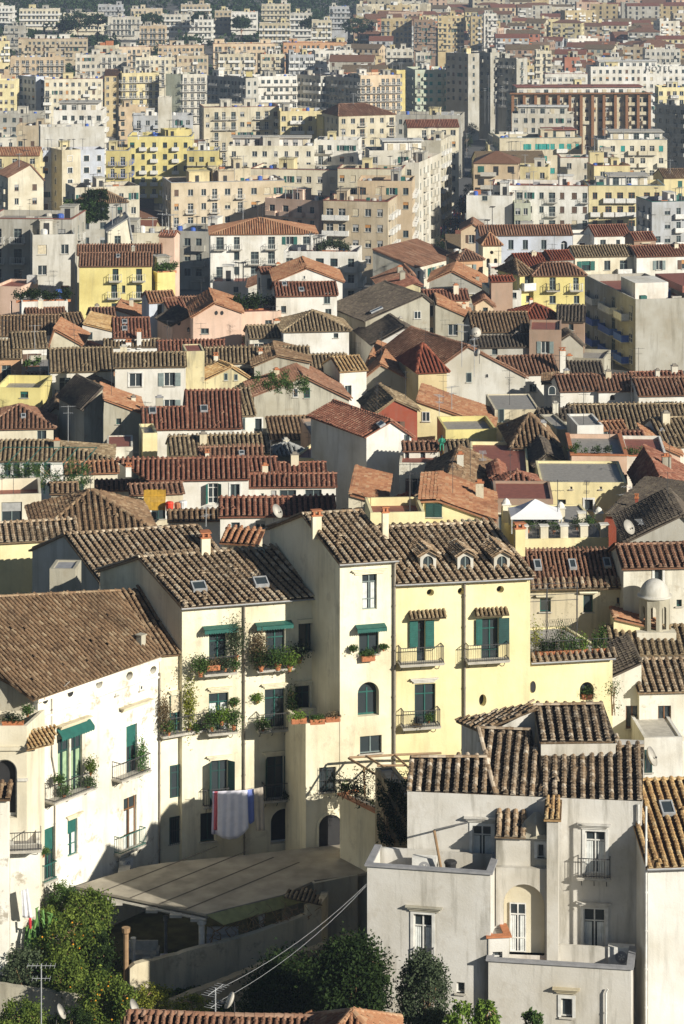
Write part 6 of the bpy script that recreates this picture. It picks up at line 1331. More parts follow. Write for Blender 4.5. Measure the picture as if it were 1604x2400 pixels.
B('narrow sunlit white house fronted by a drainpipe, centre left', 4, 'x', -10, 760, 112, 752, h=10, vr=700, wall='white', rc='ochre', wins=[(28, 855, 30, 54, 'gM')], near=True)
B('little orange roof on a stone house beside the narrow white house', 4, 'y', 112, 730, 275, 748, h=9.5, yaw=-6, ap=(130, 690), D=10, wall='stone', rc='orange')
B('yellow house with dark doors and two balconies, right', 4, 'h', 878, 322, 1112, 320, h=14, vr=268, ins=(.3, .3), wall='yellow', rc='redbrown', wins=[(965, 362, 30, 58, 'gB'), (1072, 362, 26, 58, 'gB'), (965, 434, 30, 36, 'g'), (1075, 434, 26, 36, 'g')], near=False)
B('left wing of the yellow house with olive roof', 4, 'h', 815, 320, 880, 316, h=14, vr=250, wall='yellow', rc='brown', pit=.5, wins=[(850, 358, 26, 60, 'gB'), (855, 430, 24, 30, 'g')])
B('small yellow attic box behind the yellow house', 4, 'f', 1022, 248, 1118, 246, Y=486, D=5, wall='yellow', par=.2, wins=[(1068, 262, 20, 18, 'd')])
B('little peach house with pointed dark roof, centre right', 4, 'y', 612, 455, 694, 462, h=11, yaw=0, ap=(655, 432), D=7, wall='peach', rc='redbrown', wins=[(657, 482, 24, 24, 'g')])
B('grey shop house with awning and planted balcony, centre right', 4, 'f', 680, 392, 815, 390, h=11, D=8, wall='whiteold', par=.3, wins=[(738, 430, 24, 36, 'g'), (700, 430, 14, 30, 'g')])
B('red canopy terrace over the planted balcony', 4, 'xs', 684, 348, 782, 345, h=14, vr=330, wall='brown', rc='darkred')
B('long dark red roof segment, centre', 4, 'y', 400, 350, 660, 385, h=11, yaw=-6, ap=(505, 305), D=11, wall='grey', rc='orange')
B('white roofed market hall with pale slats near the street', 4, 'xs', 335, 285, 530, 235, h=9, vr=205, yaw=None, wall='whiteold', rc='redbrown', pit=.3)
B('orange house with small windows under the bell tower', 4, 'f', 530, 255, 645, 252, h=12, D=8, wall='peach', par=.2, wins=[(590, 280, 14, 16, 'd')])
B('brown pyramid roof beside the bell tower', 4, 'h', 535, 252, 645, 248, h=12.5, vr=205, wall='orange', rc='redbrown', pit=.5)
B('orange rendered house by the street mouth', 4, 'y', 545, 118, 642, 115, h=13, yaw=-3, ap=(600, 88), D=10, wall='peach', rc='redbrown')
B('white terrace box with orange panel right of the bell tower', 4, 'f', 680, 292, 778, 292, h=14, D=6, wall='white', par=.5, wins=[(712, 312, 14, 10, 'd')])
B('long bluish white building with a row of dark windows and dormer roof', 4, 'x', 632, 138, 1056, 134, h=14, vr=96, wall='blue', rc='redbrown', wins=[(u, 183, 24, 42, 'g') for u in (774, 840, 925)]+[(1018, 186, 30, 44, 'a'), (770, 250, 20, 26, 'g')])
B('dark red roof in front of the long bluish building, left', 4, 'x', 815, 285, 960, 280, h=12, vr=226, wall='grey', rc='darkred')
B('dark red roof in front of the long bluish building, right', 4, 'x', 955, 250, 1060, 246, h=13, vr=212, wall='grey', rc='darkred')
B('white low house with red roof end, right of the bluish building', 4, 'f', 1058, 138, 1158, 136, h=13.5, D=7, wall='white', par=.5)
B('red roofed white house right of the hedge terrace', 4, 'x', 1156, 140, 1322, 136, h=13.5, vr=94, wall='white', rc='red', wins=[(1196, 172, 26, 24, 'g'), (1265, 172, 18, 24, 'g')])
B('brown dormer roof house with three round-topped dormers', 4, 'x', 1068, 236, 1346, 230, h=13, vr=190, wall='cream', rc='old')
B('small dark red roof block behind the dormer roof house', 4, 'x', 1338, 160, 1438, 157, h=14, vr=127, wall='brown', rc='red')
B('dark red roof with white rim at the right, behind the concrete block', 4, 'x', 1350, 235, 1600, 228, h=13, vr=190, wall='white', rc='red')
B('white rooftop rooms right of the dormer roof', 4, 'f', 1365, 240, 1470, 238, h=12.5, D=6, wall='white', par=.1, wins=[(1410, 260, 30, 16, 'd')])
# the tall block with the blank concrete wall
big = B('tall apartment block with blank concrete end wall and blue balconies', 4, 'f', 1345, 432, 1640, 425, Y=384, D=26, wall='grey', par=1.0, roofm='roofred', cat='apartment block', name='apartment_block', yaw=11, base=-85, huts=0)
for i in range(5):
    for j in range(6):
        z = big.zmin-3.4-3.1*i; x = 26*(j+.5)/6
        o = add_window(big.root, x, z, 1.6 if j % 2 else 1.1, 2.2 if j % 2 else 1.4, 'wRp' if j % 3 else 'gp', False, 'L', big.D, big.W, 0); CULL.append((o, big, 'L', x, z, 1.2, 2))
    for xx, ww in ((4.5, 7), (14, 6), (21, 4)):
        o = balcony(big.root, xx, z-.05, ww, 1.2, 'uP' if i in (1, 2, 3) else 'wP', False, 'L', big.D, big.W, 0, h=.95)
hb = MB(); hb.box(1.5, 6.5, 5, 12, big.zmin-1, big.zmin+1.6); hb.build('stair_hut', wmat('white'), big.root)
hb = MB(); hb.box(9, 10.6, -.12, 1.2, big.zmin-1, big.zmin+.9); hb.build('chimney', wmat('greyold'), big.root)
hb = MB(); hb.box(8, 19, 3, 16, big.zmin+.3, big.zmin+1.3); hb.build('roof_hall', C('roofred'), big.root)
B('dark roofed house hiding the foot of the right yellow house', 4, 'x', 985, 530, 1110, 532, h=12, vr=462, wall='brown', rc='dark', wins=[(1050, 560, 20, 30, 'g')])
B('second dark roofed house in the shade of the tall block', 4, 'y', 1005, 620, 1105, 640, h=10, yaw=5, ap=(1050, 590), D=8, wall='grey', rc='dark')
B('shaded flat house with terrace at the foot of the tall block', 4, 'f', 1040, 700, 1200, 706, h=8, D=7, wall='greyold', par=.4)
B('dark tiled house at the foot of the tall block', 4, 'x', 1010, 768, 1190, 766, h=7, vr=722, wall='grey', rc='dark')
B('low red roof under the concrete end wall', 4, 'x', 1330, 800, 1560, 798, h=9, vr=768, wall='white', rc='red')
B('white terraced house left of the right yellow house', 4, 'f', 760, 392, 822, 392, h=12, D=6, wall='white', par=.5, wins=[(790, 415, 20, 26, 'g')])
# bell tower
bt = B('small white bell tower with arched openings and a pyramid roof', 4, 'h', 646, 182, 730, 181, Y=440, wall='creamlit', rc='orange', D=5.4, cat='bell tower', name='bell_tower', vr=None, pit=.6,
       wins=[(686, 218, 18, 18, 'e'), (670, 268, 16, 44, 'ad'), (704, 268, 16, 44, 'ad')])
# ================================================================ apartment blocks of the newer town
AP = dict(cat='apartment block', name='apartment_block', roof='f')
def ap(lab, reg, u0, v0, u1, v1, h, D=12, wall='cream', auto=(3.1, 2.9, 'wBR|w|wR|gB'), **k):
    kk = dict(huts=1, ant=4, maxf=6); kk.update(k); roof = kk.pop('roof', 'f')
    if roof != 'f': kk['huts'] = 0
    return B(lab, reg, roof, u0, v0, u1, v1, h=h, D=D if roof != 'h' and 'vr' not in kk else None, wall=wall, auto=auto, cat=kk.pop('cat', 'apartment block'), name='apartment_block', **kk)
ap('big white apartment block with red hipped roofs and many balconies', 3, 965, 134, 1452, 130, 12, roof='h', vr=62, ins=(.8, .9), wall='white', rc='orange', auto=(2.8, 3.6, 'gB|dk|gEB|wR'), ant=3, side=(2.8, 3, 'gB|g'))
ap('lower white side block with long balconies right of the red hipped roofs', 3, 1300, 212, 1640, 216, 10.5, D=9, wall='white', auto=(2.8, 3, 'gB|kB|gOB'))
ap('tiny flat white annex in front of the red hipped block', 3, 975, 352, 1135, 352, 4, D=6, wall='white', auto=None, wins=[(1082, 388, 22, 26, 'g')], par=.2, cat='annex')
ap('big yellow house with red roof, green shutters and four balconies', 3, 364, 279, 696, 276, 13.5, roof='x', vr=222, wall='yellow', rc='redbrown', auto=None, cat='house', bal='w', ant=1, sky=[(542, 242, 18, .9)],
   wins=[(530, 320, 26, 56, 'kB'), (638, 320, 26, 56, 'kB'), (524, 396, 26, 62, 'kB'), (638, 396, 26, 62, 'kB'), (567, 386, 15, 34, 'g'), (524, 462, 24, 20, 'k'), (638, 460, 24, 22, 'k')], side=(3.1, 6, 'k'))
ap('second red roof standing behind the big yellow house', 3, 355, 226, 742, 222, 14, roof='x', vr=186, wall='cream', rc='redbrown', auto=None, cat='house')
ap('yellow annex with roof garden and awning beside the big yellow house', 3, 722, 312, 804, 308, 12, D=7, wall='yellow', auto=(3.1, 3, 'w'), cat='house')
ap('tall grey-beige block with grouped windows behind the yellow house', 3, 150, 138, 345, 134, 17, D=14, wall='greylight', auto=(3.2, 3.4, 'w|wW|wEr'), side=(3.2, 4, 'wEB|w'))
ap('grey side block with a long red roof edge at the left', 3, -60, 62, 330, 66, 19, D=12, wall='grey', auto=(3.2, 3.4, 'g|gB'), trim='roofred')
ap('narrow cream house with many shuttered windows at the left edge', 3, -60, 205, 100, 188, 14, roof='x', vr=145, wall='yellowpale', rc='brown', auto=(3, 2.6, 'nX|nB'))
ap('dark shaded block with stacked balconies between two light blocks', 3, 775, 118, 990, 124, 15, Y=BL[0].Y*0+532, D=12, wall='grey', auto=(3.0, 2.7, 'gBL|gB|g'))
ap('low green-roofed house with cream gable among terraces', 3, 495, 122, 600, 120, 14, roof='y', ap=(590, 60), D=8, wall='cream', rc='grey', auto=None, cat='house')
ap('cream house with curved pale roof line beside the green shed', 3, 536, 128, 740, 130, 13, D=10, wall='cream', auto=(3.1, 4, 'w'), ant=1)
ap('small pink-red roofed house in the gap left of the dark block', 3, 730, 140, 800, 142, 13, roof='x', vr=118, wall='pink', rc='red', auto=None, cat='house')
# R1 / R3 upper
ap('long peach apartment block with roller blinds and balconies', 1, 785, 838, 1305, 826, 17, D=13, wall='beige', auto=(3.2, 3.1, 'wOR|w|wB|wEB|w'), trim='zinc', side=(3.2, 3.2, 'wB'), huts=2)
ap('beige upper storey block standing on the peach block', 1, 975, 775, 1150, 770, 0, Y=BL[-1].Y+7, D=6, wall='stonecream', auto=None)
ap('long cream block with red terrace wall at centre', 1, 1150, 772, 1640, 782, 19, D=12, wall='cream', auto=(3.2, 2.8, 'wR|w|wB'), trim='roofred', huts=1)
ap('white house with red-tiled canopy and side balconies, left', 1, 345, 860, 640, 850, 17, D=10, wall='whiteold', auto=(3.2, 3.2, 'gB|w'))
ap('hip roofed villa with bluish shaded wall, left', 1, 360, 930, 585, 925, 14, roof='h', vr=862, wall='grey', rc='brown', auto=(3.3, 3.2, 'k|g'), side=(3.3, 3.2, 'k'))
ap('cream gable house with laundry and a brown roof, left edge', 1, 38, 812, 200, 822, 16, roof='y', ap=(140, 755), D=12, yaw=14, k=-.1, wall='cream', rc='redbrown', auto=(3.3, 3.4, 'bR|w'), side=(3.1, 2.8, 'wB|w'))
ap('terracotta roofed house with yellow gable at the left edge', 1, -40, 712, 180, 712, 17, roof='x', vr=675, wall='yellowpale', rc='orange', auto=(3.1, 4, 'wB'))
ap('pale villa with a little grey pyramid roof, left', 1, 285, 688, 370, 684, 18, D=9, wall='cream', auto=(3.2, 4, 'wM'), huts=0)
ap('pale blue shaded house around the little pyramid roof', 1, 185, 690, 480, 684, 17.5, D=9, wall='blue', auto=(3.2, 3.6, 'kM'), huts=1)
ap('saturated yellow block with lilac roof edge and dark balconies', 1, 586, 625, 878, 625, 19, D=14, wall='yellow', auto=(3.3, 3.1, 'gB|gB|k'), trim='blindb' if False else 'zinc', huts=1)
ap('lower right wing of the saturated yellow block', 1, 858, 690, 1000, 690, 17, D=12, wall='yellow', auto=(3.3, 3.2, 'gB'), trim='zinc')
ap('lower left wing of the saturated yellow block with blue planters', 1, 486, 690, 590, 690, 17, D=10, wall='yellow', auto=(3.3, 3.2, 'wB'), bal='u', trim='zinc')
ap('yellow top hut block on the saturated yellow block', 1, 758, 595, 880, 592, 0, Y=BL[-3].Y+5, D=6, wall='yellow', auto=None, huts=0)
ap('scaffolded block wrapped in pale grey sheeting', 1, 186, 582, 480, 578, 21, D=9, wall='greylight', auto=None, huts=0)
ap('white gabled penthouse block with broad windows, upper left', 1, 246, 505, 470, 505, 24, D=14, wall='white', auto=(3.2, 2.6, 'gB|g'), side=(3.2, 3, 'gB'), penth=(.1, .9, 3, 2.8), huts=0)
ap('brown roofed balcony block left of the sheeted scaffold', 1, 75, 575, 215, 575, 20, D=10, wall='beige', auto=(3.1, 3, 'bB|g'))
ap('pale green-roofed house at the left edge above a white gable', 1, -30, 630, 78, 628, 19, D=9, wall='white', auto=(3.1, 3, 'w'), trim='shutgy')
ap('white block with tall blank stair tower, upper centre left', 1, 612, 530, 885, 528, 22, D=11, wall='blue', auto=(3.1, 3.2, 'wB|w'), side=(3.1, 3.2, 'wB'))
ap('blank white stair tower', 1, 725, 445, 783, 445, 29, D=5, wall='white', auto=None, huts=0, ant=1, par=.3, cat='tower')
ap('small orange roofed block behind the white stair tower', 1, 545, 490, 680, 488, 23, D=9, wall='peach', auto=(3.1, 3, 'gB|g'))
ap('large cream block with long balconies, upper centre', 1, 935, 492, 1280, 488, 24, D=14, wall='cream', auto=(3.1, 2.9, 'wBL|w|gB'), trim='roofred', huts=2, side=(3.1, 3, 'w'))
ap('cream corner block with open terraces right of the large cream block', 1, 1285, 510, 1480, 508, 23, D=12, wall='yellowpale', auto=(3.1, 3, 'wB|w'))
ap('yellow cube house with a green terrace roof', 1, 1482, 535, 1590, 533, 22, D=9, wall='yellow', auto=None)
ap('low white terrace block with green awning, upper centre', 1, 1045, 668, 1440, 668, 18, D=13, wall='cream', auto=(3.1, 3.4, 'w|wW'), huts=2, penth=(.05, .95, 5, 2.6))
ap('pale block with loggia and blue rims, upper centre right', 1, 1440, 640, 1640, 642, 19, D=11, wall='white', auto=(3.1, 3.2, 'gB|w'))
# centre right, along the street
ap('long white terrace with red roof slabs beside the street', 2, -20, 772, 275, 775, 21, D=9, wall='cream', auto=(3.1, 2.6, 'wW|w'), trim='roofred', huts=1)
ap('orange-peach slab with small windows at the street corner', 2, 70, 828, 322, 830, 19.5, D=12, wall='peach', auto=(3.1, 3, 'bB|gO|w'), side=(3.1, 3, 'wOB'))
ap('block with red roof terrace and grey-yellow striped front by the street', 2, -85, 918, 210, 924, 17, D=12, wall='beige', auto=(3.2, 2.6, 'wBL|wR|wW'), roofm='roofred', side=(3.1, 3, 'wB'), trim='roofred')
ap('pink terrace house with leafy pots, left of the red roof terrace', 1, 1215, 905, 1460, 920, 14, D=10, wall='pink', auto=(3.1, 3.4, 'w|gB'))
ap('white stepped penthouses above the street, centre', 2, 125, 690, 370, 688, 24, D=10, wall='white', auto=(3.1, 3, 'w'), penth=(.3, 1, 2.5, 2.8), huts=0)
ap('tall white street block with rows of narrow windows facing the street', 2, 275, 742, 352, 745, 22, D=24, wall='white', auto=(3.2, 3, 'gB'), side=(3.2, 3.2, 'gB|g'), yaw=-14)
ap('second white street block further up the street', 2, 350, 642, 452, 640, 23, D=17, yaw=-12, wall='whiteold', auto=(3.2, 3, 'gB|wW'), side=(3.2, 3.2, 'gB|w'))
ap('white block with orange-red gable roof above the street', 2, 300, 582, 535, 580, 24, roof='x', vr=550, wall='cream', rc='red', auto=(3.1, 3, 'w|wB'))
ap('villa block with brown hipped roof, left of the street', 2, -15, 530, 245, 522, 23, roof='h', vr=478, ins=(.2, .5), wall='cream', rc='redbrown', auto=(3.2, 3.2, 'w|bB|w'), side=(3.2, 3, 'w'))
ap('dark bluish low block behind the brown hipped villa', 2, 245, 525, 545, 528, 20, D=14, wall='grey', auto=(3.1, 3.4, 'g'))
ap('pale cream block with turquoise shutters, right of the street', 2, 722, 633, 1098, 630, 22, D=12, wall='cream', auto=(3.2, 2.4, 'wTX|wTX|wTXBL'), trim='shutgy', huts=1, penth=(.6, .95, 4, 2.6))
ap('long white block with grey roof line right of the turquoise shutters', 2, 1172, 640, 1490, 640, 22, D=12, wall='cream', auto=(3.2, 3, 'wB|w|wTX'), trim='slabg', penth=(.2, .95, 3, 2.6))
ap('low white room block below the turquoise shutters', 2, 735, 698, 830, 700, 19, D=7, wall='white', auto=None, huts=0)
ap('flat yellow terraces below the turquoise shutters', 2, 682, 762, 945, 765, 17.5, D=9, wall='yellowpale', auto=(3, 4, 'w'), huts=1)
ap('white cubes and terrace at right above the red wall', 2, 1000, 722, 1250, 722, 19, D=9, wall='white', auto=(3, 4, 'w'), trim='roofred')
ap('yellow roof tower box above the white cubes', 2, 1135, 698, 1200, 698, 21, D=4, wall='yellowpale', auto=None, huts=0, par=.1)
ap('yellow stair head block beside the yellow roof tower', 2, 1155, 760, 1320, 758, 18.5, D=8, wall='yellowpale', auto=(3, 4, 'wO'), trim='roofred')
ap('brown tiled house at the right edge with white gable window', 2, 1475, 815, 1620, 812, 16, roof='x', vr=775, wall='yellowpale', rc='brown', auto=(3, 2.6, 'wX'))
ap('long white block with a dark red terrace wall and lace balconies', 2, 690, 848, 1135, 852, 16, D=13, wall='white', auto=(3.2, 2.8, 'gBL|g|gB|wQX'), trim='roofred', roofm='roofred', huts=1)
ap('long yellow block with green roof edge and three balconies', 2, 1130, 850, 1478, 850, 16, D=13, wall='yellowpale', auto=(3.2, 3, 'bB|b|bB'), trim='shutgy', huts=1, penth=(.3, .8, 4, 2.6))
ap('white house with small attic cube and one framed window', 2, 570, 895, 780, 898, 14, D=10, wall='white', auto=None, wins=[(655, 908, 24, 22, 'g')], huts=1, par=.3)
ap('greenish glazed stair house next to the white attic house', 2, 790, 930, 865, 930, 12.5, D=7, wall='green', auto=(2.8, 2, 'w'), huts=0)
ap('pale bluish house with green roof edge at the right edge', 2, 1420, 925, 1620, 920, 14, D=11, wall='blue', auto=(3.1, 2.6, 'gB|gR'), trim='green')
# great balcony slab block on the right
ap('wide slab block with brown vertical piers and white blinds', 2, 775, 432, 1412, 430, 25, D=14, wall='cream', auto=(3.0, 2.5, 'wWR|wBL|gB|bR'), trim='roofred', huts=3, ant=5, penth=(.05, .95, 3, 3.0))
wsb = BL[-1]; pm = MB()
for i in range(13):
    x = .4+i*(wsb.W-.8)/12; pm.box(x-.45, x+.45, -1.5, -.02, 0, wsb.zmin-.3)
pm.box(-.6, wsb.W+.6, -1.9, .3, wsb.zmin+.12, wsb.zmin+.5); pm.build('pier', C('brownp'), wsb.root)
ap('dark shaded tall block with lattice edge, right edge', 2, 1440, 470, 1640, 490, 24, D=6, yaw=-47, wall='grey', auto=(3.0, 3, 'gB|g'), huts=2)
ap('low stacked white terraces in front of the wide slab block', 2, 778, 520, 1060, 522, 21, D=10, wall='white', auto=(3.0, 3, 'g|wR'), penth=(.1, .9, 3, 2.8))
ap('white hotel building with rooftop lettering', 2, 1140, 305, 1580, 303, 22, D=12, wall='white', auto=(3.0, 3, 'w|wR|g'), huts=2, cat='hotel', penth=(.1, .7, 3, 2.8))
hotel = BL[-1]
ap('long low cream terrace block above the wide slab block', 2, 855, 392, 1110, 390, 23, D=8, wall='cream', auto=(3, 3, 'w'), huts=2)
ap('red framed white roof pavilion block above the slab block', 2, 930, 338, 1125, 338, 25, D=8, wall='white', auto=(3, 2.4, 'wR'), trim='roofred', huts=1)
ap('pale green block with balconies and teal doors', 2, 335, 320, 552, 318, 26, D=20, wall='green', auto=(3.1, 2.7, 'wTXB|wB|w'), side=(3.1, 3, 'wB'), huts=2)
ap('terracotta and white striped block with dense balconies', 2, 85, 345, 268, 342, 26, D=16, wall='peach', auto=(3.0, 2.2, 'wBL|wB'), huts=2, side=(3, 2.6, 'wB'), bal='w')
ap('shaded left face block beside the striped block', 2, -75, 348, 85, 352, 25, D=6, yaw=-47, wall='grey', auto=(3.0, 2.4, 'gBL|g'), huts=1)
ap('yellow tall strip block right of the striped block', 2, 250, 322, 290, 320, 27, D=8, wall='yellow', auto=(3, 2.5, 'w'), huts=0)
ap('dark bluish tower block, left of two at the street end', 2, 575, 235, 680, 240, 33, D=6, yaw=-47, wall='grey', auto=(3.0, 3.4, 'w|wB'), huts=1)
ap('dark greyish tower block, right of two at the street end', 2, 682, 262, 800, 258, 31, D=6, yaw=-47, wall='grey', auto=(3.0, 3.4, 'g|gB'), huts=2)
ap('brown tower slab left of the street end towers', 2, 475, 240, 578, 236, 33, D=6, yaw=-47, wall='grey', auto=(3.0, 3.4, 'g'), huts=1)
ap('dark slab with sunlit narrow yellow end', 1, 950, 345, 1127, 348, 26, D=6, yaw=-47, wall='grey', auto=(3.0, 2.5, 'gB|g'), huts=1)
ap('narrow yellow stair end of the dark slab', 1, 1127, 330, 1155, 330, 27.5, D=6, wall='yellow', auto=None, huts=0, par=.2)
ap('block with balconies and shadow stripes, right of the yellow stair end', 1, 1165, 350, 1362, 348, 25, D=12, wall='white', auto=(3.0, 2.4, 'gBL|wB|gB'), huts=2)
ap('shaded grey slabs with thin balconies, upper middle', 1, 1362, 340, 1470, 342, 25, D=6, yaw=-47, wall='grey', auto=(3.0, 2.4, 'gB|g'), huts=1)
ap('bluish end block of the shaded slabs, upper middle', 1, 1475, 335, 1570, 336, 25.5, D=6, yaw=-47, wall='blue', auto=(3.0, 2.4, 'gB|g'), huts=1)
ap('bright white balcony block beside a blank pale green wall', 1, 838, 340, 948, 338, 25, D=12, wall='white', auto=(3.0, 2.3, 'wB|wBL'), huts=1, bal='w')
ap('blank pale green end wall block', 1, 760, 338, 836, 340, 25, D=12, wall='green', auto=None, huts=1)
ap('round cornered yellow block with banded balconies', 1, 560, 335, 730, 332, 25, D=12, wall='yellowpale', auto=(3.0, 2.3, 'wOBL|wBL'), huts=2, bal='w')
ap('brown roofed tan house left of the banded yellow block', 1, 480, 345, 545, 345, 24, roof='x', vr=318, wall='ochre', rc='redbrown', auto=(3, 3, 'w'))
ap('white block with brown roof terraces and corner balconies, upper left', 1, 205, 362, 472, 360, 24, D=12, wall='cream', auto=(3.0, 2.8, 'wBL|w|wO'), huts=2, trim='roofred')
ap('grey shaded stair block at the upper left', 1, 85, 345, 165, 350, 24, D=6, yaw=-47, wall='blue', auto=(3, 3, 'g'), huts=0)
ap('yellow-grey block with brown blinds at the left edge', 1, -40, 368, 74, 368, 23, D=10, wall='yellowpale', auto=(3, 2.6, 'bR|w'), huts=1)
ap('dark flat block with terrace frames at the left edge', 1, -30, 520, 190, 520, 19, D=12, wall='grey', auto=(3, 3, 'g'), huts=1)
# rows of orange-white blocks further up
for i, (u0_, u1_, v_, wl, lab) in enumerate([
    (48, 296, 262, 'peach', 'cream block with orange end bays, leftmost of its row'), (346, 582, 250, 'white', 'white block with pale balconies, second in its row from left'), (622, 800, 262, 'cream', 'cream block with blank left bay, third in its row'),
    (812, 955, 255, 'beige', 'beige paired block with shaded side, fourth in its row'), (1002, 1165, 248, 'cream', 'cream block with balconies, fifth in its row'), (1195, 1305, 248, 'cream', 'cream tower with shaded left side, sixth in its row'), (1325, 1440, 250, 'blue', 'bluish shaded block, seventh in its row'), (1445, 1600, 232, 'white', 'brilliant white block at the right end of its row')]):
    ap(lab+', upper left', 1, u0_, v_, u1_, v_-1, 22, D=11, wall=wl, auto=(3.0, 2.4, 'wBL|w|wO|wB'), huts=2, ant=1, maxf=4)
for i, (u0_, u1_, v_, wl, lab) in enumerate([
    (85, 400, 178, 'beige', 'unfinished block with open concrete frame'), (470, 690, 215, 'peach', 'brick orange long block with white roof rooms'), (727, 935, 208, 'peach', 'orange block with dark gaps and two white huts'), (978, 1262, 200, 'peach', 'long orange block with four roof huts'), (1300, 1590, 195, 'orange', 'deep orange long block under the pine slope'), (-20, 45, 188, 'yellowpale', 'yellow block end at the left edge below the pines')]):
    ap(lab+', upper left', 1, u0_, v_, u1_, v_-1, 20, D=11, wall=wl, auto=(3.0, 2.4, 'wBL|w|gB|bR'), huts=3, ant=1, trim='roofred', maxf=3)
for i, (u0_, u1_, v_, wl, lab) in enumerate([
    (20, 110, 118, 'grey', 'grey stepped block at the left edge below the pines'), (290, 470, 60, 'cream', 'cream terrace rows behind the big umbrella pine'), (600, 740, 40, 'beige', 'beige block high between pines'), (890, 975, 90, 'white', 'little white block beside the dark pine'), (1190, 1330, 105, 'stonecream', 'pale stone block under the cliff'), (1330, 1430, 60, 'greylight', 'light grey block above the cliff'), (1430, 1520, 92, 'cream', 'cream house right of the cliff'), (640, 760, 118, 'peach', 'peach terrace house under the white villa'), (-30, 60, 28, 'white', 'white house in the very top left corner'), (450, 560, 22, 'blue', 'bluish row at the top between pines'), (830, 960, 20, 'beige', 'beige row at the top above the tan block'), (1200, 1330, 18, 'cream', 'cream row at the top above the cliff'), (90, 268, 40, 'cream', 'stepped terrace block with green trees above, at the top left corner'), (495, 640, 78, 'white', 'white villa block with red roof rims among pines'), (740, 890, 66, 'white', 'white terrace block with orange bays among pines'), (985, 1060, 48, 'beige', 'tan block with shaded left side beside the cliff'), (1060, 1180, 55, 'white', 'white stepped block right of the tan block by the cliff'), (1510, 1600, 30, 'blue', 'bluish hillside block at the end of the cliff')]):
    ap(lab, 1, u0_, v_, u1_, v_, 21, D=10, wall=wl, auto=(3.0, 2.4, 'wBL|gB'), huts=2, ant=0, maxf=4, trim='whitep')
for i, (u0_, u1_, v_, wl, lab) in enumerate([
    (200, 325, 225, 'white', 'bright white block with flat huts, left of two, centre top'), (338, 405, 240, 'white', 'bright white block right of two, centre top'), (-10, 50, 228, 'white', 'white block end at the centre top'), (890, 960, 232, 'cream', 'cream narrow block with balconies right of the dark towers'), (1170, 1280, 262, 'white', 'white block with glazed roof rooms near the lettering'), (1020, 1090, 262, 'redbrick', 'brick red block with white balconies'), (820, 880, 300, 'ochre', 'yellow-green corner block right of the dark towers'), (1390, 1550, 225, 'greylight', 'grey windowless long wall block at the upper right'), (1450, 1570, 400, 'yellowpale', 'cream terrace rooms above the dark lattice block'),
    (440, 560, 72, 'ochre', 'ochre slab with brown balconies near the top, left of two'), (590, 640, 75, 'ochre', 'ochre slab near the top, right of two'), (650, 708, 62, 'white', 'white slab beside the ochre slabs near the top'), (330, 428, 90, 'brown', 'brown roofed slab left of the ochre slabs near the top'), (180, 320, 85, 'ochre', 'ochre block with brown roof near the top centre')]):
    ap(lab, 2, u0_, v_, u1_, v_, 24 if v_ > 200 else 20, D=11, wall=wl, auto=(3.0, 2.4, 'wBL|gB|w'), huts=2, ant=1, maxf=6)
# hotel lettering, a real sign on the roof
fc = bpy.data.curves.new('sign', 'FONT'); fc.body = 'HOTEL'; fc.size = 3.0; fc.extrude = .15; fc.space_character = 1.25; fc.align_x = 'LEFT'
me_o = bpy.data.objects.new('tmp_sign', fc); col.objects.link(me_o); dg = bpy.context.evaluated_depsgraph_get(); me = bpy.data.meshes.new_from_object(me_o.evaluated_get(dg)); bpy.data.objects.remove(me_o)
me.materials.clear(); me.materials.append(C('whitep')); x, z = hotel.loc(1396, 324, -.6, 2)
sgn = link(me, 'hotel_sign'); sgn.parent = None; sgn.location = hotel.root.matrix_basis @ Vector((x, -.6, z)); sgn.rotation_euler = (R(90), 0, hotel.ya); tag(sgn, 'white lettering reading HOTEL standing on the white hotel building', 'sign')
# ================================================================ the rest of the town, generated block by block where nothing stands yet
from mathutils.bvhtree import BVHTree
SKIP = ('window', 'pane', 'curtain', 'shutter', 'blind', 'surround', 'hood', 'sill', 'grille', 'railing', 'bracket', 'antenna', 'balcony', 'camera', 'haze', 'gutter', 'crown', 'foliage', 'leaves')
def make_bvh():
    V = []; PL_ = []; OW = []; off = 0
    for o in bpy.data.objects:
        if o.type != 'MESH' or o.name.split('.')[0] in SKIP: continue
        me = o.data; n = len(me.vertices); co = np.empty(n*3); me.vertices.foreach_get('co', co); co = co.reshape(-1, 3); M_ = np.array(o.matrix_world)
        V.append(co @ M_[:3, :3].T+M_[:3, 3]); np_ = ROOFN.get(me.name, len(me.polygons)); ps = [[i+off for i in p.vertices] for p in me.polygons[:np_]]; off += n
        r_ = o
        while r_.parent: r_ = r_.parent
        PL_ += ps; OW += [r_.name]*len(ps)
    return BVHTree.FromPolygons(np.vstack(V).tolist(), PL_), OW
bpy.context.view_layer.update()
bv0, ow0 = make_bvh(); GS = 7.0; GU = int(1604/GS)+1; GV = int(1400/GS)+1; GD = np.zeros((GV, GU))   # how far each sight line reaches before a house stops it
for j in range(GV):
    for i in range(GU):
        h = bv0.ray_cast(Vector((0, 0, 0)), Vector(((i*GS-CX)/F, 1, -(j*GS-YH)/F)).normalized(), 4500); GD[j, i] = h[3] if h[0] is not None else 9e9
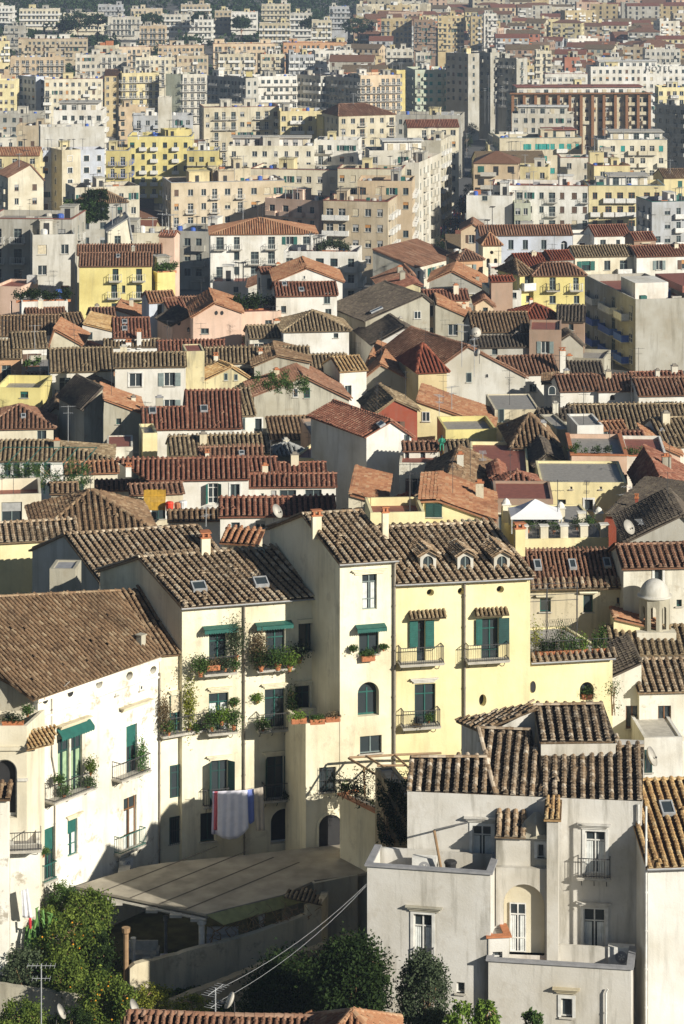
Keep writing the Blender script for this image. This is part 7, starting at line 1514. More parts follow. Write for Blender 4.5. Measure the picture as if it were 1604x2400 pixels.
def fits(x, y, W, H, D, tol=.3):
    gz = ground(y, x); i0 = int(((x-W/2)/y*F+CX)/GS); i1 = int(((x+W/2)/y*F+CX)/GS); j0 = int((YH-F*(gz+H+1.5)/y)/GS); j1 = int((YH-F*gz/y)/GS); good = bad = 0
    for j in range(max(0, j0), min(GV-1, j1)+1):
        for i in range(max(0, i0), min(GU-1, i1)+1):
            d = GD[j, i]
            if d > 9e8: good += 1
            elif d > y*1.02: bad += 1
    return good >= 1 and bad <= tol*good
OCC = [((b.A.x+b.W*math.cos(b.ya)/2-b.D*math.sin(b.ya)/2), (b.A.y+b.W*math.sin(b.ya)/2+b.D*math.cos(b.ya)/2), b.W/2, b.D/2) for b in BL]
STREET = lambda x, y: 600 < y < 1290 and abs(x-(22.7+(y-650)*.085)) < 8.5
FARM = {}
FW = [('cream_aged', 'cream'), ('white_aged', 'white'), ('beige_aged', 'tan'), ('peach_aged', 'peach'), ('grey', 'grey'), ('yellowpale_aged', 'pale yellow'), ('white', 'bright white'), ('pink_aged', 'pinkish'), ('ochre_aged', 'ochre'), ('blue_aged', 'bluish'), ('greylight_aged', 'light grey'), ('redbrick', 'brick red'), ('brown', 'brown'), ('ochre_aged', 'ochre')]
FR = [('red', 'x', 'red pitched'), ('redbrown', 'h', 'brown hipped'), ('old', 'x', 'brown pitched'), (None, 'f', 'flat'), (None, 'f', 'flat'), (None, 'f', 'flat'), ('redbrown', 'x', 'rust pitched')]
def far_geo(W, D, H, fl, wins, rk, simple_):
    wb = MB(); wb.box(-W/2, W/2, 0, D, -6, H, 0)
    fh = 3.1
    if rk == 'f':
        wb.box(-W/2, W/2, 0, .25, H, H+.8, 0); wb.box(-W/2, -W/2+.25, .25, D, H, H+.8, 0); wb.box(W/2-.25, W/2, .25, D, H, H+.8, 0)
        for i in range(1 if simple_ else 3):
            x = rnd.uniform(-W/2+.5, W/2-3); y = rnd.uniform(1, max(1.2, D-4)); wb.box(x, x+rnd.uniform(1.2, 3.5), y, y+rnd.uniform(1, 3), H, H+rnd.uniform(1.2, 2.8), 2 if i else 0)
    for f in range(fl):
        zb = H-(f+1)*fh+.9
        n = max(2, int(W/(2.7 if not simple_ else 4)))
        for i in range(n):
            x = -W/2+W*(i+.5)/n; r_ = rnd.random()
            if r_ < .1: continue
            ww = rnd.choice([.55, .6, .75]); tall = (i % 3 == 1)
            wb.box(x-ww, x+ww, -.06, .02, zb-(.7 if tall else 0), zb+1.5, rnd.choice([1, 1, 1, 1, 3]) if not simple_ else 1)
            if rnd.random() < .25 and not simple_: wb.box(x-ww, x+ww, -.12, -.06, zb+.6, zb+1.5, rnd.choice([2, 3]))
        if not simple_ and wins:
            for i in range(0, n, 3):
                x = -W/2+W*(i+1)/n; wb.box(max(-W/2, x-1.9), min(W/2, x+1.9), -1.0, -.0, zb-.85, zb-.7, 2); wb.box(max(-W/2, x-1.9), min(W/2, x+1.9), -1.0, -.92, zb-.7, zb+.15, 2)
        m = max(1, int(D/3.6))
        for sx in (-1, 1):
            for i in range(m):
                y = D*(i+.5)/m; wb.box(min(sx*W/2, sx*(W/2+.06)), max(sx*W/2, sx*(W/2+.06)), y-.55, y+.55, zb, zb+1.5, 1)
    rb = MB()
    if rk == 'x':
        g = .38*D/2; rb.quad((-W/2-.3, -.3, H-.1), (W/2+.3, -.3, H-.1), (W/2+.3, D/2, H+g), (-W/2-.3, D/2, H+g)); rb.quad((W/2+.3, D+.3, H-.1), (-W/2-.3, D+.3, H-.1), (-W/2-.3, D/2, H+g), (W/2+.3, D/2, H+g))
        for x in (-W/2, W/2): wb.quad((x, 0, H), (x, D, H), (x, D/2, H+g), m=0)
        rb.quad((-W/2-.3, -.3, H-.1), (W/2+.3, -.3, H-.1), (W/2+.3, -.3, H-.28), (-W/2-.3, -.3, H-.28))
    elif rk == 'h':
        g = .38*D/2; i_ = min(D/2, W/2-.3); c = [(-W/2-.3, -.3, H-.05), (W/2+.3, -.3, H-.05), (W/2+.3, D+.3, H-.05), (-W/2-.3, D+.3, H-.05)]; a = (-W/2+i_, D/2, H+g); b = (W/2-i_, D/2, H+g)
        rb.quad(c[0], c[1], b, a); rb.quad(c[1], c[2], b); rb.quad(c[2], c[3], a, b); rb.quad(c[3], c[0], a)
    else: rb.quad((-W/2+.25, .25, H+.02), (W/2-.25, .25, H+.02), (W/2-.25, D, H+.02), (-W/2+.25, D, H+.02))
    return wb, rb
def hit(x, y, w, d):
    return any(abs(x-a) < w+c+.8 and abs(y-b) < d+e+.8 for a, b, c, e in OCC)
FARB = []; STUFFN = 0
ROWN = ['nearest rows', 'lower rows', 'middle rows', 'upper rows', 'highest rows', 'rows at the very top']
COLN = ['at the left edge', 'left', 'left of centre', 'just left of centre', 'just right of centre', 'right of centre', 'right', 'at the right edge']
seen_lab = {}
stuffW = MB(); stuffR = MB()
def place_far(x, y, W, D, H, ya, individual):
    wl, wn = rnd.choice(FW); rc, rk, rn = rnd.choice(FR)
    if individual == 'low': rc, rk, rn = rnd.choice([FR[3], FR[3], FR[3], FR[3], FR[1], FR[2], FR[6]] if y > 560 else [FR[0], FR[1], FR[2], FR[2], FR[6]])
    fl = max(1, min(6, int(H/3.1)))
    gz = ground(y, x)
    wb, rb = far_geo(W, D, H, fl if H > 4 else 1, rnd.random() < .75, rk, not individual)
    if individual:
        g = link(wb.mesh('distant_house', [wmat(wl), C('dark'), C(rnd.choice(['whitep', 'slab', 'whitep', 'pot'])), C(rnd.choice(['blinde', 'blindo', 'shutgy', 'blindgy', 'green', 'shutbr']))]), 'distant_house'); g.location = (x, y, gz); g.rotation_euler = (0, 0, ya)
        rb.build('roof', tmat(rc) if rc else C(rnd.choice(['roofflat', 'roofred', 'slabg', 'roofflat'])), g)
        u = x/y*F+CX; v = YH+F*(-(gz+H))/y
        cn = COLN[min(7, max(0, int(u/1604*8)))]; rw = ROWN[min(5, max(0, 5-int(v/80)))]
        sn = ['one', 'two', 'three', 'four', 'five', 'six'][fl-1]
        lab = f'distant {wn} house of {sn} storeys, {rn} roof, {cn}, {rw} of the far town' if y > 430 else f'small low {wn} house half hidden in a gap, {rn} roof, {cn}, {rw} of the old town'
        lab = ' '.join(lab.split()[:16])
        FARB.append((g, lab, H*W))
    else:
        ca, sa = math.cos(ya), math.sin(ya)
        T_ = lambda p: Vector((x+p.x*ca-p.y*sa, y+p.x*sa+p.y*ca, gz+p.z))
        wi = {'cream_aged': 0, 'white_aged': 1, 'beige_aged': 2, 'grey': 3, 'peach_aged': 4}.get(wl, rnd.randrange(5)); wb.xf(T_); rb.xf(T_)
        stuffW.add(wb.v, wb.f, 0); stuffW.m[-len(wb.m):] = [{0: wi, 1: 5, 2: 1}[m] for m in wb.m]
        stuffR.add(rb.v, rb.f, {'red': 0, 'redbrown': 1, 'old': 2}.get(rc, 3))
HILL = lambda x, y: y > 1190 and x < 40-(y-1190)*.02 and ((x/y*F+CX) < 850)
# gaps between the blocks of the new town
y = 188
while y < 1180:
    x = -.128*y-10
    while x < .128*y+10:
        W = rnd.uniform(9, 20) if y > 430 else rnd.uniform(5, 9); D = rnd.uniform(9, 13) if y > 430 else rnd.uniform(5, 7); cx_, cy = x+W/2, y+rnd.uniform(-3, 3)
        H = rnd.uniform(4, 6) if y < 430 else rnd.uniform(8, 13) if y < 640 else rnd.uniform(13, 21)
        if not hit(cx_, cy+D/2, W/2, D/2) and not STREET(cx_-W/2, cy) and not STREET(cx_+W/2, cy) and not STREET(cx_, cy) and fits(cx_, cy, W, H, D, 1.1 if y > 640 else .3):
            place_far(cx_, cy, W, D, H, rnd.uniform(-.12, .12), 'low'); OCC.append((cx_, cy+D/2, W/2, D/2)); x += W+rnd.uniform(.5, 3)
        else: x += 4 if y > 430 else 2.5
    y += 13 if y > 430 else 8
n_ind = len(FARB)
y = 1185
rows = []
while y < 2750:
    x = -.130*y-10
    while x < .130*y+10:
        W = rnd.uniform(9, 22)*(1+.25*(y > 1900)); D = rnd.uniform(8, 12)
        if not HILL(x+W/2, y) and not hit(x+W/2, y+D/2, W/2, D/2): rows.append((x+W/2, y+rnd.uniform(-4, 4), W, D))
        x += W+(rnd.uniform(1, 6) if rnd.random() < .8 else 14)
    y += 16+(y-1185)*.012
ind = 0
for (x, y, W, D) in rows:
    H = rnd.choice([8, 9.5, 12.5, 12.5, 15.5, 18.5]) if y < 2050 else rnd.choice([15, 18, 22, 26]); u = x/y*F+CX
    H = min(H, H)
    if y < 1700 and not fits(x, y, W, H, D): continue
    vis = -20 < u < 1624 and YH+F*(-(ground(y, x)+H))/y > -25
    if not vis: continue
    ind += 1
    place_far(x, y, W, D, H, rnd.uniform(-.35, .35), 'far' if ind < 170 else False)
for i, (u_, v_) in enumerate([]): pass
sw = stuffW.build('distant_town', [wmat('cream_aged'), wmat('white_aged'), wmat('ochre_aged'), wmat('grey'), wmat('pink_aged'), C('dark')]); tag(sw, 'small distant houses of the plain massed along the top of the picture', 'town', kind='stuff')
stuffR.build('roofs', [tmat('red'), tmat('redbrown'), tmat('old'), C('roofflat')], sw)
print('far individuals', len(FARB), 'rows', len(rows))
tb = [b for b in BL if 'carrying the white canopy' in b.lab][0]
def TP(u, v, off): x, z = tb.loc(u, v, off, 6); return on_roof(tb, x, off, z)
c0 = TP(885, 600, 3.5); gz_ = tb.gz+tb.zmin-.1; ctop = TP(885, 448, 3.5).z; ce = TP(885, 510, 3.5).z
gzb = empty('garden_canopy', (c0.x, c0.y, gz_)); tag(gzb, 'white pyramid canopy tent on a planted roof terrace', 'canopy'); m = MB(); w = 1.9
rings = []
for k in range(7):
    t = k/6; s_ = w*(1-t)*(1-.15*math.sin(math.pi*t)); rings.append([(-s_, -s_*.8, ce-gz_+(ctop-ce)*t), (s_, -s_*.8, ce-gz_+(ctop-ce)*t), (s_, s_*.8, ce-gz_+(ctop-ce)*t), (-s_, s_*.8, ce-gz_+(ctop-ce)*t)])
for a, b_ in zip(rings, rings[1:]):
    for i in range(4): m.quad(a[i], a[(i+1)%4], b_[(i+1)%4], b_[i])
for i in range(4): a, b_ = rings[0][i], rings[0][(i+1)%4]; m.quad(a, b_, (b_[0], b_[1], b_[2]-.18), (a[0], a[1], a[2]-.18))
m.build('canvas', simple('canvas', (.72, .72, .73), .8, noise=.02), gzb)
for sx in (-1, 1):
    for sy in (-1, 1): q = MB(); q.tube([(sx*w*.96, sy*w*.77, 0), (sx*w*.96, sy*w*.77, ce-gz_)], .05, 6); q.build('leg', C('zinc'), gzb)
for i, (u, vt) in enumerate([(752, 455), (1002, 472), (1176, 495), (1097, 520), (832, 572), (925, 572), (1016, 570), (1107, 568), (1200, 565)]):
    off = 6 if i < 3 else 5 if i == 3 else .4; p = TP(u, 600, off); zt = max(TP(u, vt, off).z, gz_+.8); r0 = empty('terrace_pillar', (p.x, p.y, gz_), tb.ya)
    tag(r0, ['domed white pillar left of the canopy', 'domed white pillar at the right of the canopy', 'domed white pillar at the right end of the canopy terrace', 'plain cream pillar between two domed pillars', 'short cream pillar of the canopy terrace edge, leftmost', 'short cream pillar of the canopy terrace edge, second', 'short cream pillar of the canopy terrace edge, third', 'short cream pillar of the canopy terrace edge, fourth', 'short cream pillar of the canopy terrace edge, rightmost'][i], 'pillar', 'terrace pillars'); m = MB(); s_ = .28; H_ = zt-gz_
    m.box(-s_, s_, -s_, s_, 0, H_-.3 if i < 3 else H_); m.build('shaft', wmat('cream'), r0); m = MB(); m.box(-s_-.06, s_+.06, -s_-.06, s_+.06, (H_-.3 if i < 3 else H_), (H_-.22 if i < 3 else H_+.08)); 
    if i < 3: m.lathe([(.3, H_-.22), (.27, H_-.05), (.15, H_+.1), (.02, H_+.18)], 10)
    m.build('cap', wmat('white'), r0)
tr0 = empty('terrace_railing', on_roof(tb, 0, .4, tb.zmin), tb.ya); tag(tr0, 'iron railing between the pillars of the canopy terrace', 'railing'); m = MB()
for i in range(60): x = .1+i*(tb.W-.2)/59; m.box(x-.015, x+.015, -.015, .015, -.1, .9)
m.box(0, tb.W, -.02, .02, .88, .93); m.build('bars', C('iron'), tr0)
potg = 'plants on the canopy terrace'
for i, (u, v, off, h, w_, kd, lb) in enumerate([(850, 600, 2.5, 1.8, 1.4, 'pot', 'tall dark shrub in shade under the canopy, left'), (920, 600, 3, 1.9, 1.6, 'dark', 'tall dark shrub in shade under the canopy, right'), (970, 600, 2, 1.5, 1.0, 'pot', 'bushy shrub beside the domed canopy pillar'), (1075, 600, 3, 1.5, .9, 'olive', 'grey shrub behind the plain pillar'), (1130, 600, 3, 1.6, 1.0, 'pot', 'green shrub at the right part of the canopy terrace')]):
    p = TP(u, v, off); potted(lb, (p.x, p.y, gz_), h*.45, w_*.7, kd, group=potg, leafs=700)
# greenery on other roof terraces: (region, u, v of base, Y, h, width)
for lab, reg, u, v, hm, w_, bl, off, kd in [
 ('row of rooftop shrubs on the pink house terrace, left', 6, 1110, 240, .9, 2.6, 'pink house with a green shuttered', 1.2, 'pot'), ('row of rooftop shrubs on the pink house terrace, right', 6, 1185, 240, .8, 1.8, 'pink house with a green shuttered', 1.2, 'dark'), ('rooftop bush under the red canopy of the pink house', 6, 1330, 238, .9, 2.2, 'white wall in half shade', 1.2, 'pot'),
 ('dense hedge on the leafy roof garden of the pink terrace house', 3, 1190, 480, 2.0, 7, 'pink terrace house with one dark window', 3, 'dark'), ('shrubs on the dark planted terrace', 3, 1190, 640, 1.2, 4, 'dark planted terrace between gables', 2, 'pot'), ('shrubs in pots on the grey parapet terrace, left', 3, 150, 730, 1.0, 1.6, 'grey parapet terrace lined', .8, 'pot'), ('shrubs in pots on the grey parapet terrace, right', 3, 340, 730, 1.0, 1.6, 'grey parapet terrace lined', .8, 'pot'), ('hedge on the white terrace strip', 3, 200, 430, 1.6, 8, 'white terrace strip with dark hedge', 2, 'dark'), ('roof garden of the yellow annex', 3, 765, 300, 1.5, 3, 'yellow annex with roof garden', 2, 'pot'), ('plants at the corner of the white side block', 3, 1530, 205, 2.0, 5, 'lower white side block with long', 2, 'olive')]:
    bb = [b for b in BL if b.lab.startswith(bl)][0]; x, z = bb.loc(u, v, off, reg); p = on_roof(bb, x, off, bb.zmin-.4); r0 = empty('rooftop_shrub', p, bb.ya); tag(r0, lab, 'shrub', 'rooftop shrubs'); n = int(260*w_*hm)
    t = MB(); t.box(-w_/2, w_/2, -.2, .2, 0, .35); t.build('planter', C('pot'), r0)
    c = np.repeat(nr.uniform(-.5, .5, (int(w_*3)+2, 3))*(w_, .8, hm*.5)+(0, 0, .4+hm*.4), n//(int(w_*3)+2)+1, 0); leaves('foliage', c+nr.normal(0, .17*hm, c.shape), .085 if bb.Y < 300 else .16, leafm(kd), r0)
# climbing plant on the stone gable wall, roof-top greenery by the street
def shrub_at(lab, reg, u, v, Y, w_, h, kd, cat='shrub', name='shrub', leaf=.1, group=None):
    p = at(u, v, reg, Y); r0 = empty(name, p); tag(r0, lab, cat, group); k = int(w_*h*5)+4; c = np.repeat(nr.uniform(-.5, .5, (k, 3))*(w_, .5+w_*.3, h)+(0, 0, h/2), 70, 0); leaves('foliage', c+nr.normal(0, .2, c.shape), leaf, leafm(kd), r0)
    t = MB()
    for i in range(5): t.tube([(rnd.uniform(-.3, .3)*w_, 0, -.4), (rnd.uniform(-.4, .4)*w_, 0, h*.8)], .03, 4)
    t.build('stem', C('wood'), r0)
shrub_at('climbing plant over the tiled eave under the stone gable', 3, 1290, 850, 262, 5.5, 1.6, 'pot', name='climbing_plant', leaf=.09); shrub_at('tall palm-like shrub beside the hip roofed villa', 1, 435, 1010, 545, 5, 6, 'dark', leaf=.2); shrub_at('second dark tree beside the hip roofed villa', 1, 370, 1020, 545, 6, 4.5, 'pot', leaf=.2); shrub_at('cypress-like bush at the foot of the white street block', 4, 300, 300, 560, 3, 4, 'pot', leaf=.18)
shrub_at('green creeper on the pergola before the long white house', 5, 215, 405, 243, 8, 2.4, 'pot', name='climbing_plant', leaf=.08); shrub_at('pale creeper hanging on the yellow wing corner', 8, 1243, 590, 165.5, .4, 1.7, 'pot', name='climbing_plant', leaf=.05)
shrub_at('weeds growing on the big brown roof', 7, 355, 395, 159.3, .9, .4, 'olive', name='weed_clump', cat='weeds', leaf=.05)
shrub_at('clump of terrace plants by the shaded planter, under the timber pergola', 8, 30, 975, 156.5, 1.6, .9, 'dark', name='shrub', leaf=.06)
hf = empty('steel_pergola', at(150, 400, 5, 243)); tag(hf, 'green painted steel pergola frame before the long white house', 'pergola'); m = MB()
for i in range(6): x = -4+i*1.7; m.tube([(x, 0, -.5), (x, 0, 2.2), (x+1, 3.5, 3.0)], .04, 5)
for z in (2.2, 1.2): m.tube([(-4, 0, z), (4.5, 0, z)], .035, 5)
m.tube([(-3, 3.5, 3), (5.5, 3.5, 3)], .035, 5); m.build('frame', C('green'), hf)
ms = MB(); q = at(710, 500, 5, 233.5); [ms.box(-.95+.1*i_, -.86+.1*i_, -.05+.01*(i_ % 3), .05, 0, 1.75+.02*(i_ % 4)) for i_ in range(19)]; ms.box(-.98, .98, -.08, -.055, 1.2, 1.28); o = ms.build('screen', simple('mustard', (.55, .32, .03), .7)); o.location = q; tag(o, 'mustard yellow reed screen on the cluttered terrace', 'screen')
for i, (u, v, cl) in enumerate([(778, 492, 'red'), (840, 488, 'white'), (818, 495, 'clay')]):
    ms = MB(); ms.lathe([(.3, 0), (.36, .7), (.3, .8), (.1, .85)], 10); o = ms.build('garden_drum', simple('drum_'+cl, {'red': (.7, .05, .02), 'white': (.7, .68, .66), 'clay': (.5, .2, .1)}[cl], .6)); o.location = at(u, v+12, 5, 233); tag(o, cl+' tub beside the mustard screen', 'tub', 'tubs')
# seated person in green
pr = Vector(at(456, 222, 6, 249.0)); pe = bpy.data.meshes.new('person'); J_ = {'pelvis': (0, 0, .5), 'chest': (.02, .04, .85), 'neck': (.03, .02, 1.05), 'head': (.03, -.02, 1.18), 'top': (.03, -.02, 1.28), 'ls': (-.2, .03, .98), 'le': (-.28, -.06, .75), 'lh': (-.15, -.28, .68), 'rs': (.24, .03, .98), 're': (.32, -.06, .75), 'rh': (.15, -.3, .68), 'lk': (-.14, -.45, .52), 'lf': (-.14, -.48, .08), 'lt': (-.14, -.66, .04), 'rk': (.14, -.45, .52), 'rf': (.14, -.48, .08), 'rt': (.14, -.66, .04)}
ks = list(J_); ed = [('pelvis', 'chest'), ('chest', 'neck'), ('neck', 'head'), ('head', 'top'), ('chest', 'ls'), ('ls', 'le'), ('le', 'lh'), ('chest', 'rs'), ('rs', 're'), ('re', 'rh'), ('pelvis', 'lk'), ('lk', 'lf'), ('lf', 'lt'), ('pelvis', 'rk'), ('rk', 'rf'), ('rf', 'rt')]
pe.from_pydata([J_[k] for k in ks], [(ks.index(a), ks.index(b_)) for a, b_ in ed], []); pe.materials.append(simple('clothes_green', (.02, .26, .16), .8)); po = link(pe, 'person'); po.location = pr; sk = po.modifiers.new('skin', 'SKIN'); po.modifiers.new('sub', 'SUBSURF').levels = 1
if not pe.skin_vertices: pe.attributes
try:
    rad = {'pelvis': .15, 'chest': .17, 'neck': .06, 'head': .1, 'top': .08, 'ls': .07, 'le': .05, 'lh': .035, 'rs': .07, 're': .05, 'rh': .035, 'lk': .08, 'lf': .05, 'lt': .04, 'rk': .08, 'rf': .05, 'rt': .04}
    bpy.context.view_layer.objects.active = po
    if not len(pe.skin_vertices):
        bpy.ops.object.select_all(action='DESELECT'); po.select_set(True); bpy.ops.mesh.customdata_skin_add()
    for i, k in enumerate(ks): pe.skin_vertices[0].data[i].radius = (rad[k], rad[k]); 
    pe.skin_vertices[0].data[0].use_root = True
except Exception as ex: print('skin', ex)
tag(po, 'person in green seated on the terrace beside the brown pantiled patch', 'person'); hb2 = MB(); hb2.lathe([(.105, 1.14), (.115, 1.22), (.09, 1.3), (.02, 1.335)], 12, (.03, -.01, 0)); hb2.build('hair', C('dark'), po)
stl = MB(); stl.box(-.25, .25, -.2, .25, .38, .44)
for x in (-.22, .22):
    for y in (-.17, .22): stl.box(x-.02, x+.02, y-.02, y+.02, -.3, .38)
o = stl.build('stool', C('wood')); o.location = pr; tag(o, 'small wooden stool under the person in green', 'stool')
# crowd and light specks in the street
cw = MB(); k = 0; ccs = []
for i in range(520):
    Y = rnd.uniform(655, 775); x = 22.7+(Y-650)*.085+rnd.uniform(-5, 5); z = ground(Y)+.02; s_ = rnd.uniform(.9, 1.1)
    if abs(x-(22.7+(Y-650)*.085)) > 4.6: continue
    j = rnd.randrange(6); cw.lathe([(.16*s_, 0), (.2*s_, .8*s_), (.27*s_, 1.35*s_), (.09*s_, 1.5*s_)], 6, (x, Y, z), m=j); cw.lathe([(.05, 1.45*s_), (.12, 1.55*s_), (.12, 1.68*s_), (.03, 1.78*s_)], 6, (x, Y, z), m=6)
cc = [(.7, .7, .72), (.05, .05, .07), (.5, .08, .08), (.1, .2, .5), (.6, .5, .3), (.25, .28, .3), (.25, .15, .1)]
tag(cw.build('crowd', [simple(f'crowd_cloth_{i}', c, .8) for i, c in enumerate(cc)]), 'dense crowd of people in the sunlit street between the blocks', 'crowd', kind='stuff')
rd = MB()
YS = list(range(590, 1251, 20))
vs = []; fs = []
for Y in YS: cx_ = 22.7+(Y-650)*.085; vs += [(cx_-5.5, Y, ground(Y)+.004*100), (cx_+5.5, Y, ground(Y)+.4)]
rd.add([(a, b_, c-.38) for a, b_, c in vs], [(2*i, 2*i+1, 2*i+3, 2*i+2) for i in range(len(YS)-1)]); tag(rd.build('road', simple('asphalt', (.10, .10, .10), .9)), kind='structure')
for i in range(26):
    Y = 600+i*24; cx_ = 22.7+(Y-650)*.085; sx = -1 if i % 2 else 1; tree('street_tree', ['dark leafy tree lining the street canyon', 'dark leafy tree lining the street canyon'][0], (cx_+sx*4.6, Y, ground(Y)), rnd.uniform(6, 8.5), rnd.uniform(1.8, 2.6), rnd.uniform(2, 2.6), kind='dark', leaf=.22, nc=40, per=14, group='trees lining the street canyon', trunk=.15)
# hillside wood and umbrella pines
pts = []; tn = []
for i in range(2000):
    Y = rnd.uniform(1185, 2300); u = rnd.uniform(-40, 860); x = (u-CX)/F*Y
    if any(abs(x-b.A.x-b.W/2) < b.W/2+4 and abs(Y-b.A.y-6) < 10 for b in BL): continue
    if not (HILL(x, Y) ): continue
    jj = int((v_t-YH*0)/GS) if False else int((YH-F*(ground(Y, x)+2)/Y)/GS); ii = int(u/GS)
    if 0 <= jj < GV and 0 <= ii < GU and Y < GD[jj, ii] < 9e8 and rnd.random() < .9: continue
    z = ground(Y, x); r_ = rnd.uniform(1.5, 4.5); t = rnd.random(); q = nr.normal(0, 1, (26, 3))*(r_*.5, r_*.5, r_*.38)+(x, Y, z+r_*.7); pts.append(q); tn += [t*.7+.1]*26
tag(leaves('hillside_wood', np.vstack(pts), 1.3, leafm('pine'), tint=np.array(tn)), 'dark evergreen wood covering the hillside at the top left', 'wood', kind='stuff')
for i, (lab, u, v, w_, h) in enumerate([('big umbrella pine with a wide flat crown, top left', 370, 130, 190, 80), ('umbrella pine behind the big one', 460, 110, 120, 50), ('umbrella pine between the two white villa blocks', 690, 110, 130, 55), ('small umbrella pine over the orange roofs, left', 310, 140, 80, 50), ('dark pine left of the tan block by the cliff', 925, 110, 80, 60), ('spreading pine right of the cliff', 1440, 130, 130, 60), ('round dark pine at the right foot of the wood', 1640, 150, 160, 70), ('pine at the top of the wood near the cliff', 1110, 130, 90, 60), ('broad pine above the deep orange long block', 1260, 165, 110, 50)]):
    Y = solveY(zz(1, u, v)[1]+ 6, 3); Y = min(Y, 1450); p = at(u, v, 1, Y); r_ = w_/KZ/2*Y/F; g_ = ground(Y, p.x); tp = at(u, v-h, 1, Y).z
    tree('umbrella_pine', lab, (p.x, Y-14, min(g_, p.z-6)), max(8, tp-min(g_, p.z-6)), r_, max(2, h/KZ/2*Y/F), kind='pine', leaf=.5, nc=90, per=34, group='umbrella pines on the hillside', trunk=.4, flat=.5)
cl = MB(); 
for (u0_, u1_, v0_, v1_, Y) in ((1200, 1420, 55, 112, 1700), (150, 700, 18, 40, 1900)):
    a = at(u0_, v0_, 1, Y); b_ = at(u1_, v0_, 1, Y); c = at(u0_, v1_, 1, Y); n = 30; o0 = len(cl.v)
    for j in range(6):
        for i in range(n+1): t = i/n; z = a.z+(c.z-a.z)*(j/5)+(rnd.uniform(-1.2, 1.2) if j == 0 else 0); cl.v.append((a.x+(b_.x-a.x)*t, Y-rnd.uniform(0, 3)-j*1.5, z if j < 5 else z-8))
    for j in range(5):
        for i in range(n): cl.f.append((o0+j*(n+1)+i, o0+j*(n+1)+i+1, o0+(j+1)*(n+1)+i+1, o0+(j+1)*(n+1)+i)); cl.m.append(0)
tag(cl.build('cliff', wmat('stonecream')), kind='structure')
# furniture under the pergola
def furn():
    o = empty('garden_table', at(825, 712, 9, 152)); o.location.z = -60.4; tag(o, 'long table under a white cloth beneath the pergola', 'table'); m = MB(); m.box(-1.1, 1.1, -.4, .4, .72, .76); m.build('tabletop', C('whitep'), o)
    m = MB(); m.box(-1.12, 1.12, -.42, .42, .765, .775); 
    for sx in (-1, 1): m.box(sx*1.13-.01, sx*1.13+.01, -.43, .43, .1, .77)
    m.box(-1.12, 1.12, -.44, -.42, .1, .77); c = m.build('tablecloth', C('whitec')); c.location = o.location; tag(c, 'white cloth hanging to the ground on the long garden table', 'tablecloth')
    for sx in (-1, 1):
        for sy in (-1, 1): m = MB(); m.box(sx*1-.03, sx*1+.03, sy*.33-.03, sy*.33+.03, 0, .72); m.build('leg', C('whitep'), o)
    for i, (dx, dy, lab) in enumerate(((-1.6, -.5, 'white garden chair left of the long table'), (-1.9, .5, 'white garden chair behind the left end of the long table'), (1.7, -.3, 'white garden chair right of the long table'))):
        c = empty('garden_chair', o.location+Vector((dx, dy, 0)), rnd.uniform(-1, 1)); tag(c, lab, 'chair', 'white garden chairs'); m = MB(); m.box(-.24, .24, -.24, .24, .42, .46); m.build('seat', C('whitep'), c); m = MB()
        for k in range(6): m.box(-.22+k*.08, -.19+k*.08, .22, .25, .46, .9)
        m.box(-.24, .24, .21, .26, .88, .93); m.build('backrest', C('whitep'), c)
        for sx in (-1, 1):
            for sy in (-1, 1): m = MB(); m.box(sx*.21-.02, sx*.21+.02, sy*.21-.02, sy*.21+.02, 0, .42); m.build('leg', C('whitep'), c)
    s = empty('garden_sofa', at(655, 705, 9, 153.5)); s.location.z = -60.4; tag(s, 'white garden sofa in the shade behind the round brown post', 'sofa'); m = MB(); m.box(-.85, .85, -.4, .4, .15, .45); m.build('seat', C('whitep'), s); m = MB(); m.box(-.85, .85, .3, .45, .45, .95); m.build('backrest', C('whitep'), s)
    for sx in (-1, 1): m = MB(); m.box(sx*.87-.08, sx*.87+.08, -.4, .4, .15, .65); m.build('armrest', C('whitep'), s)
    s2 = empty('garden_bench', at(1020, 690, 9, 153.2)); s2.location.z = -59.4; tag(s2, 'white bench between the white posts, partly behind the vine', 'bench'); m = MB(); m.box(-.9, .9, -.2, .2, .0, .5); m.build('seat', C('whitec'), s2); m = MB(); m.box(-.9, .9, .2, .28, .4, .9); m.build('backrest', C('whitec'), s2)
furn()
# roof at the very bottom and the cables
bt_ = B('red tiled roof ridge along the bottom edge of the picture', 9, 'x', 560, 1230, 1640, 1255, Y=112, vr=1010, wall='white', rc='redbrown', base=-58, near=True, tp=.3)
B('pinkish hip top at the bottom edge before the dark trees', 10, 'h', -150, 1240, 230, 1245, Y=110, vr=1000, wall='white', rc='orange', base=-58, near=True, tp=.3, ins=(.8, .8), pit=.5)
for i, (a, b_) in enumerate((((112, 415), (-600, 800)), ((112, 422), (-560, 840)))):
    p, q = at(*a, 10, 138.2), at(b_[0], b_[1]+110, 10, 126); m = MB(); pts = [(p.lerp(q, t)-Vector((0, 0, .5*4*t*(1-t))))-p for t in np.linspace(0, 1, 12)]; m.tube(pts, .009, 4); o = m.build('overhead_cable', C('zinc')); o.location = p; tag(o, ['upper', 'lower'][i]+' of the two pale cables crossing the garden from the grey wing', 'cable', 'overhead cables')
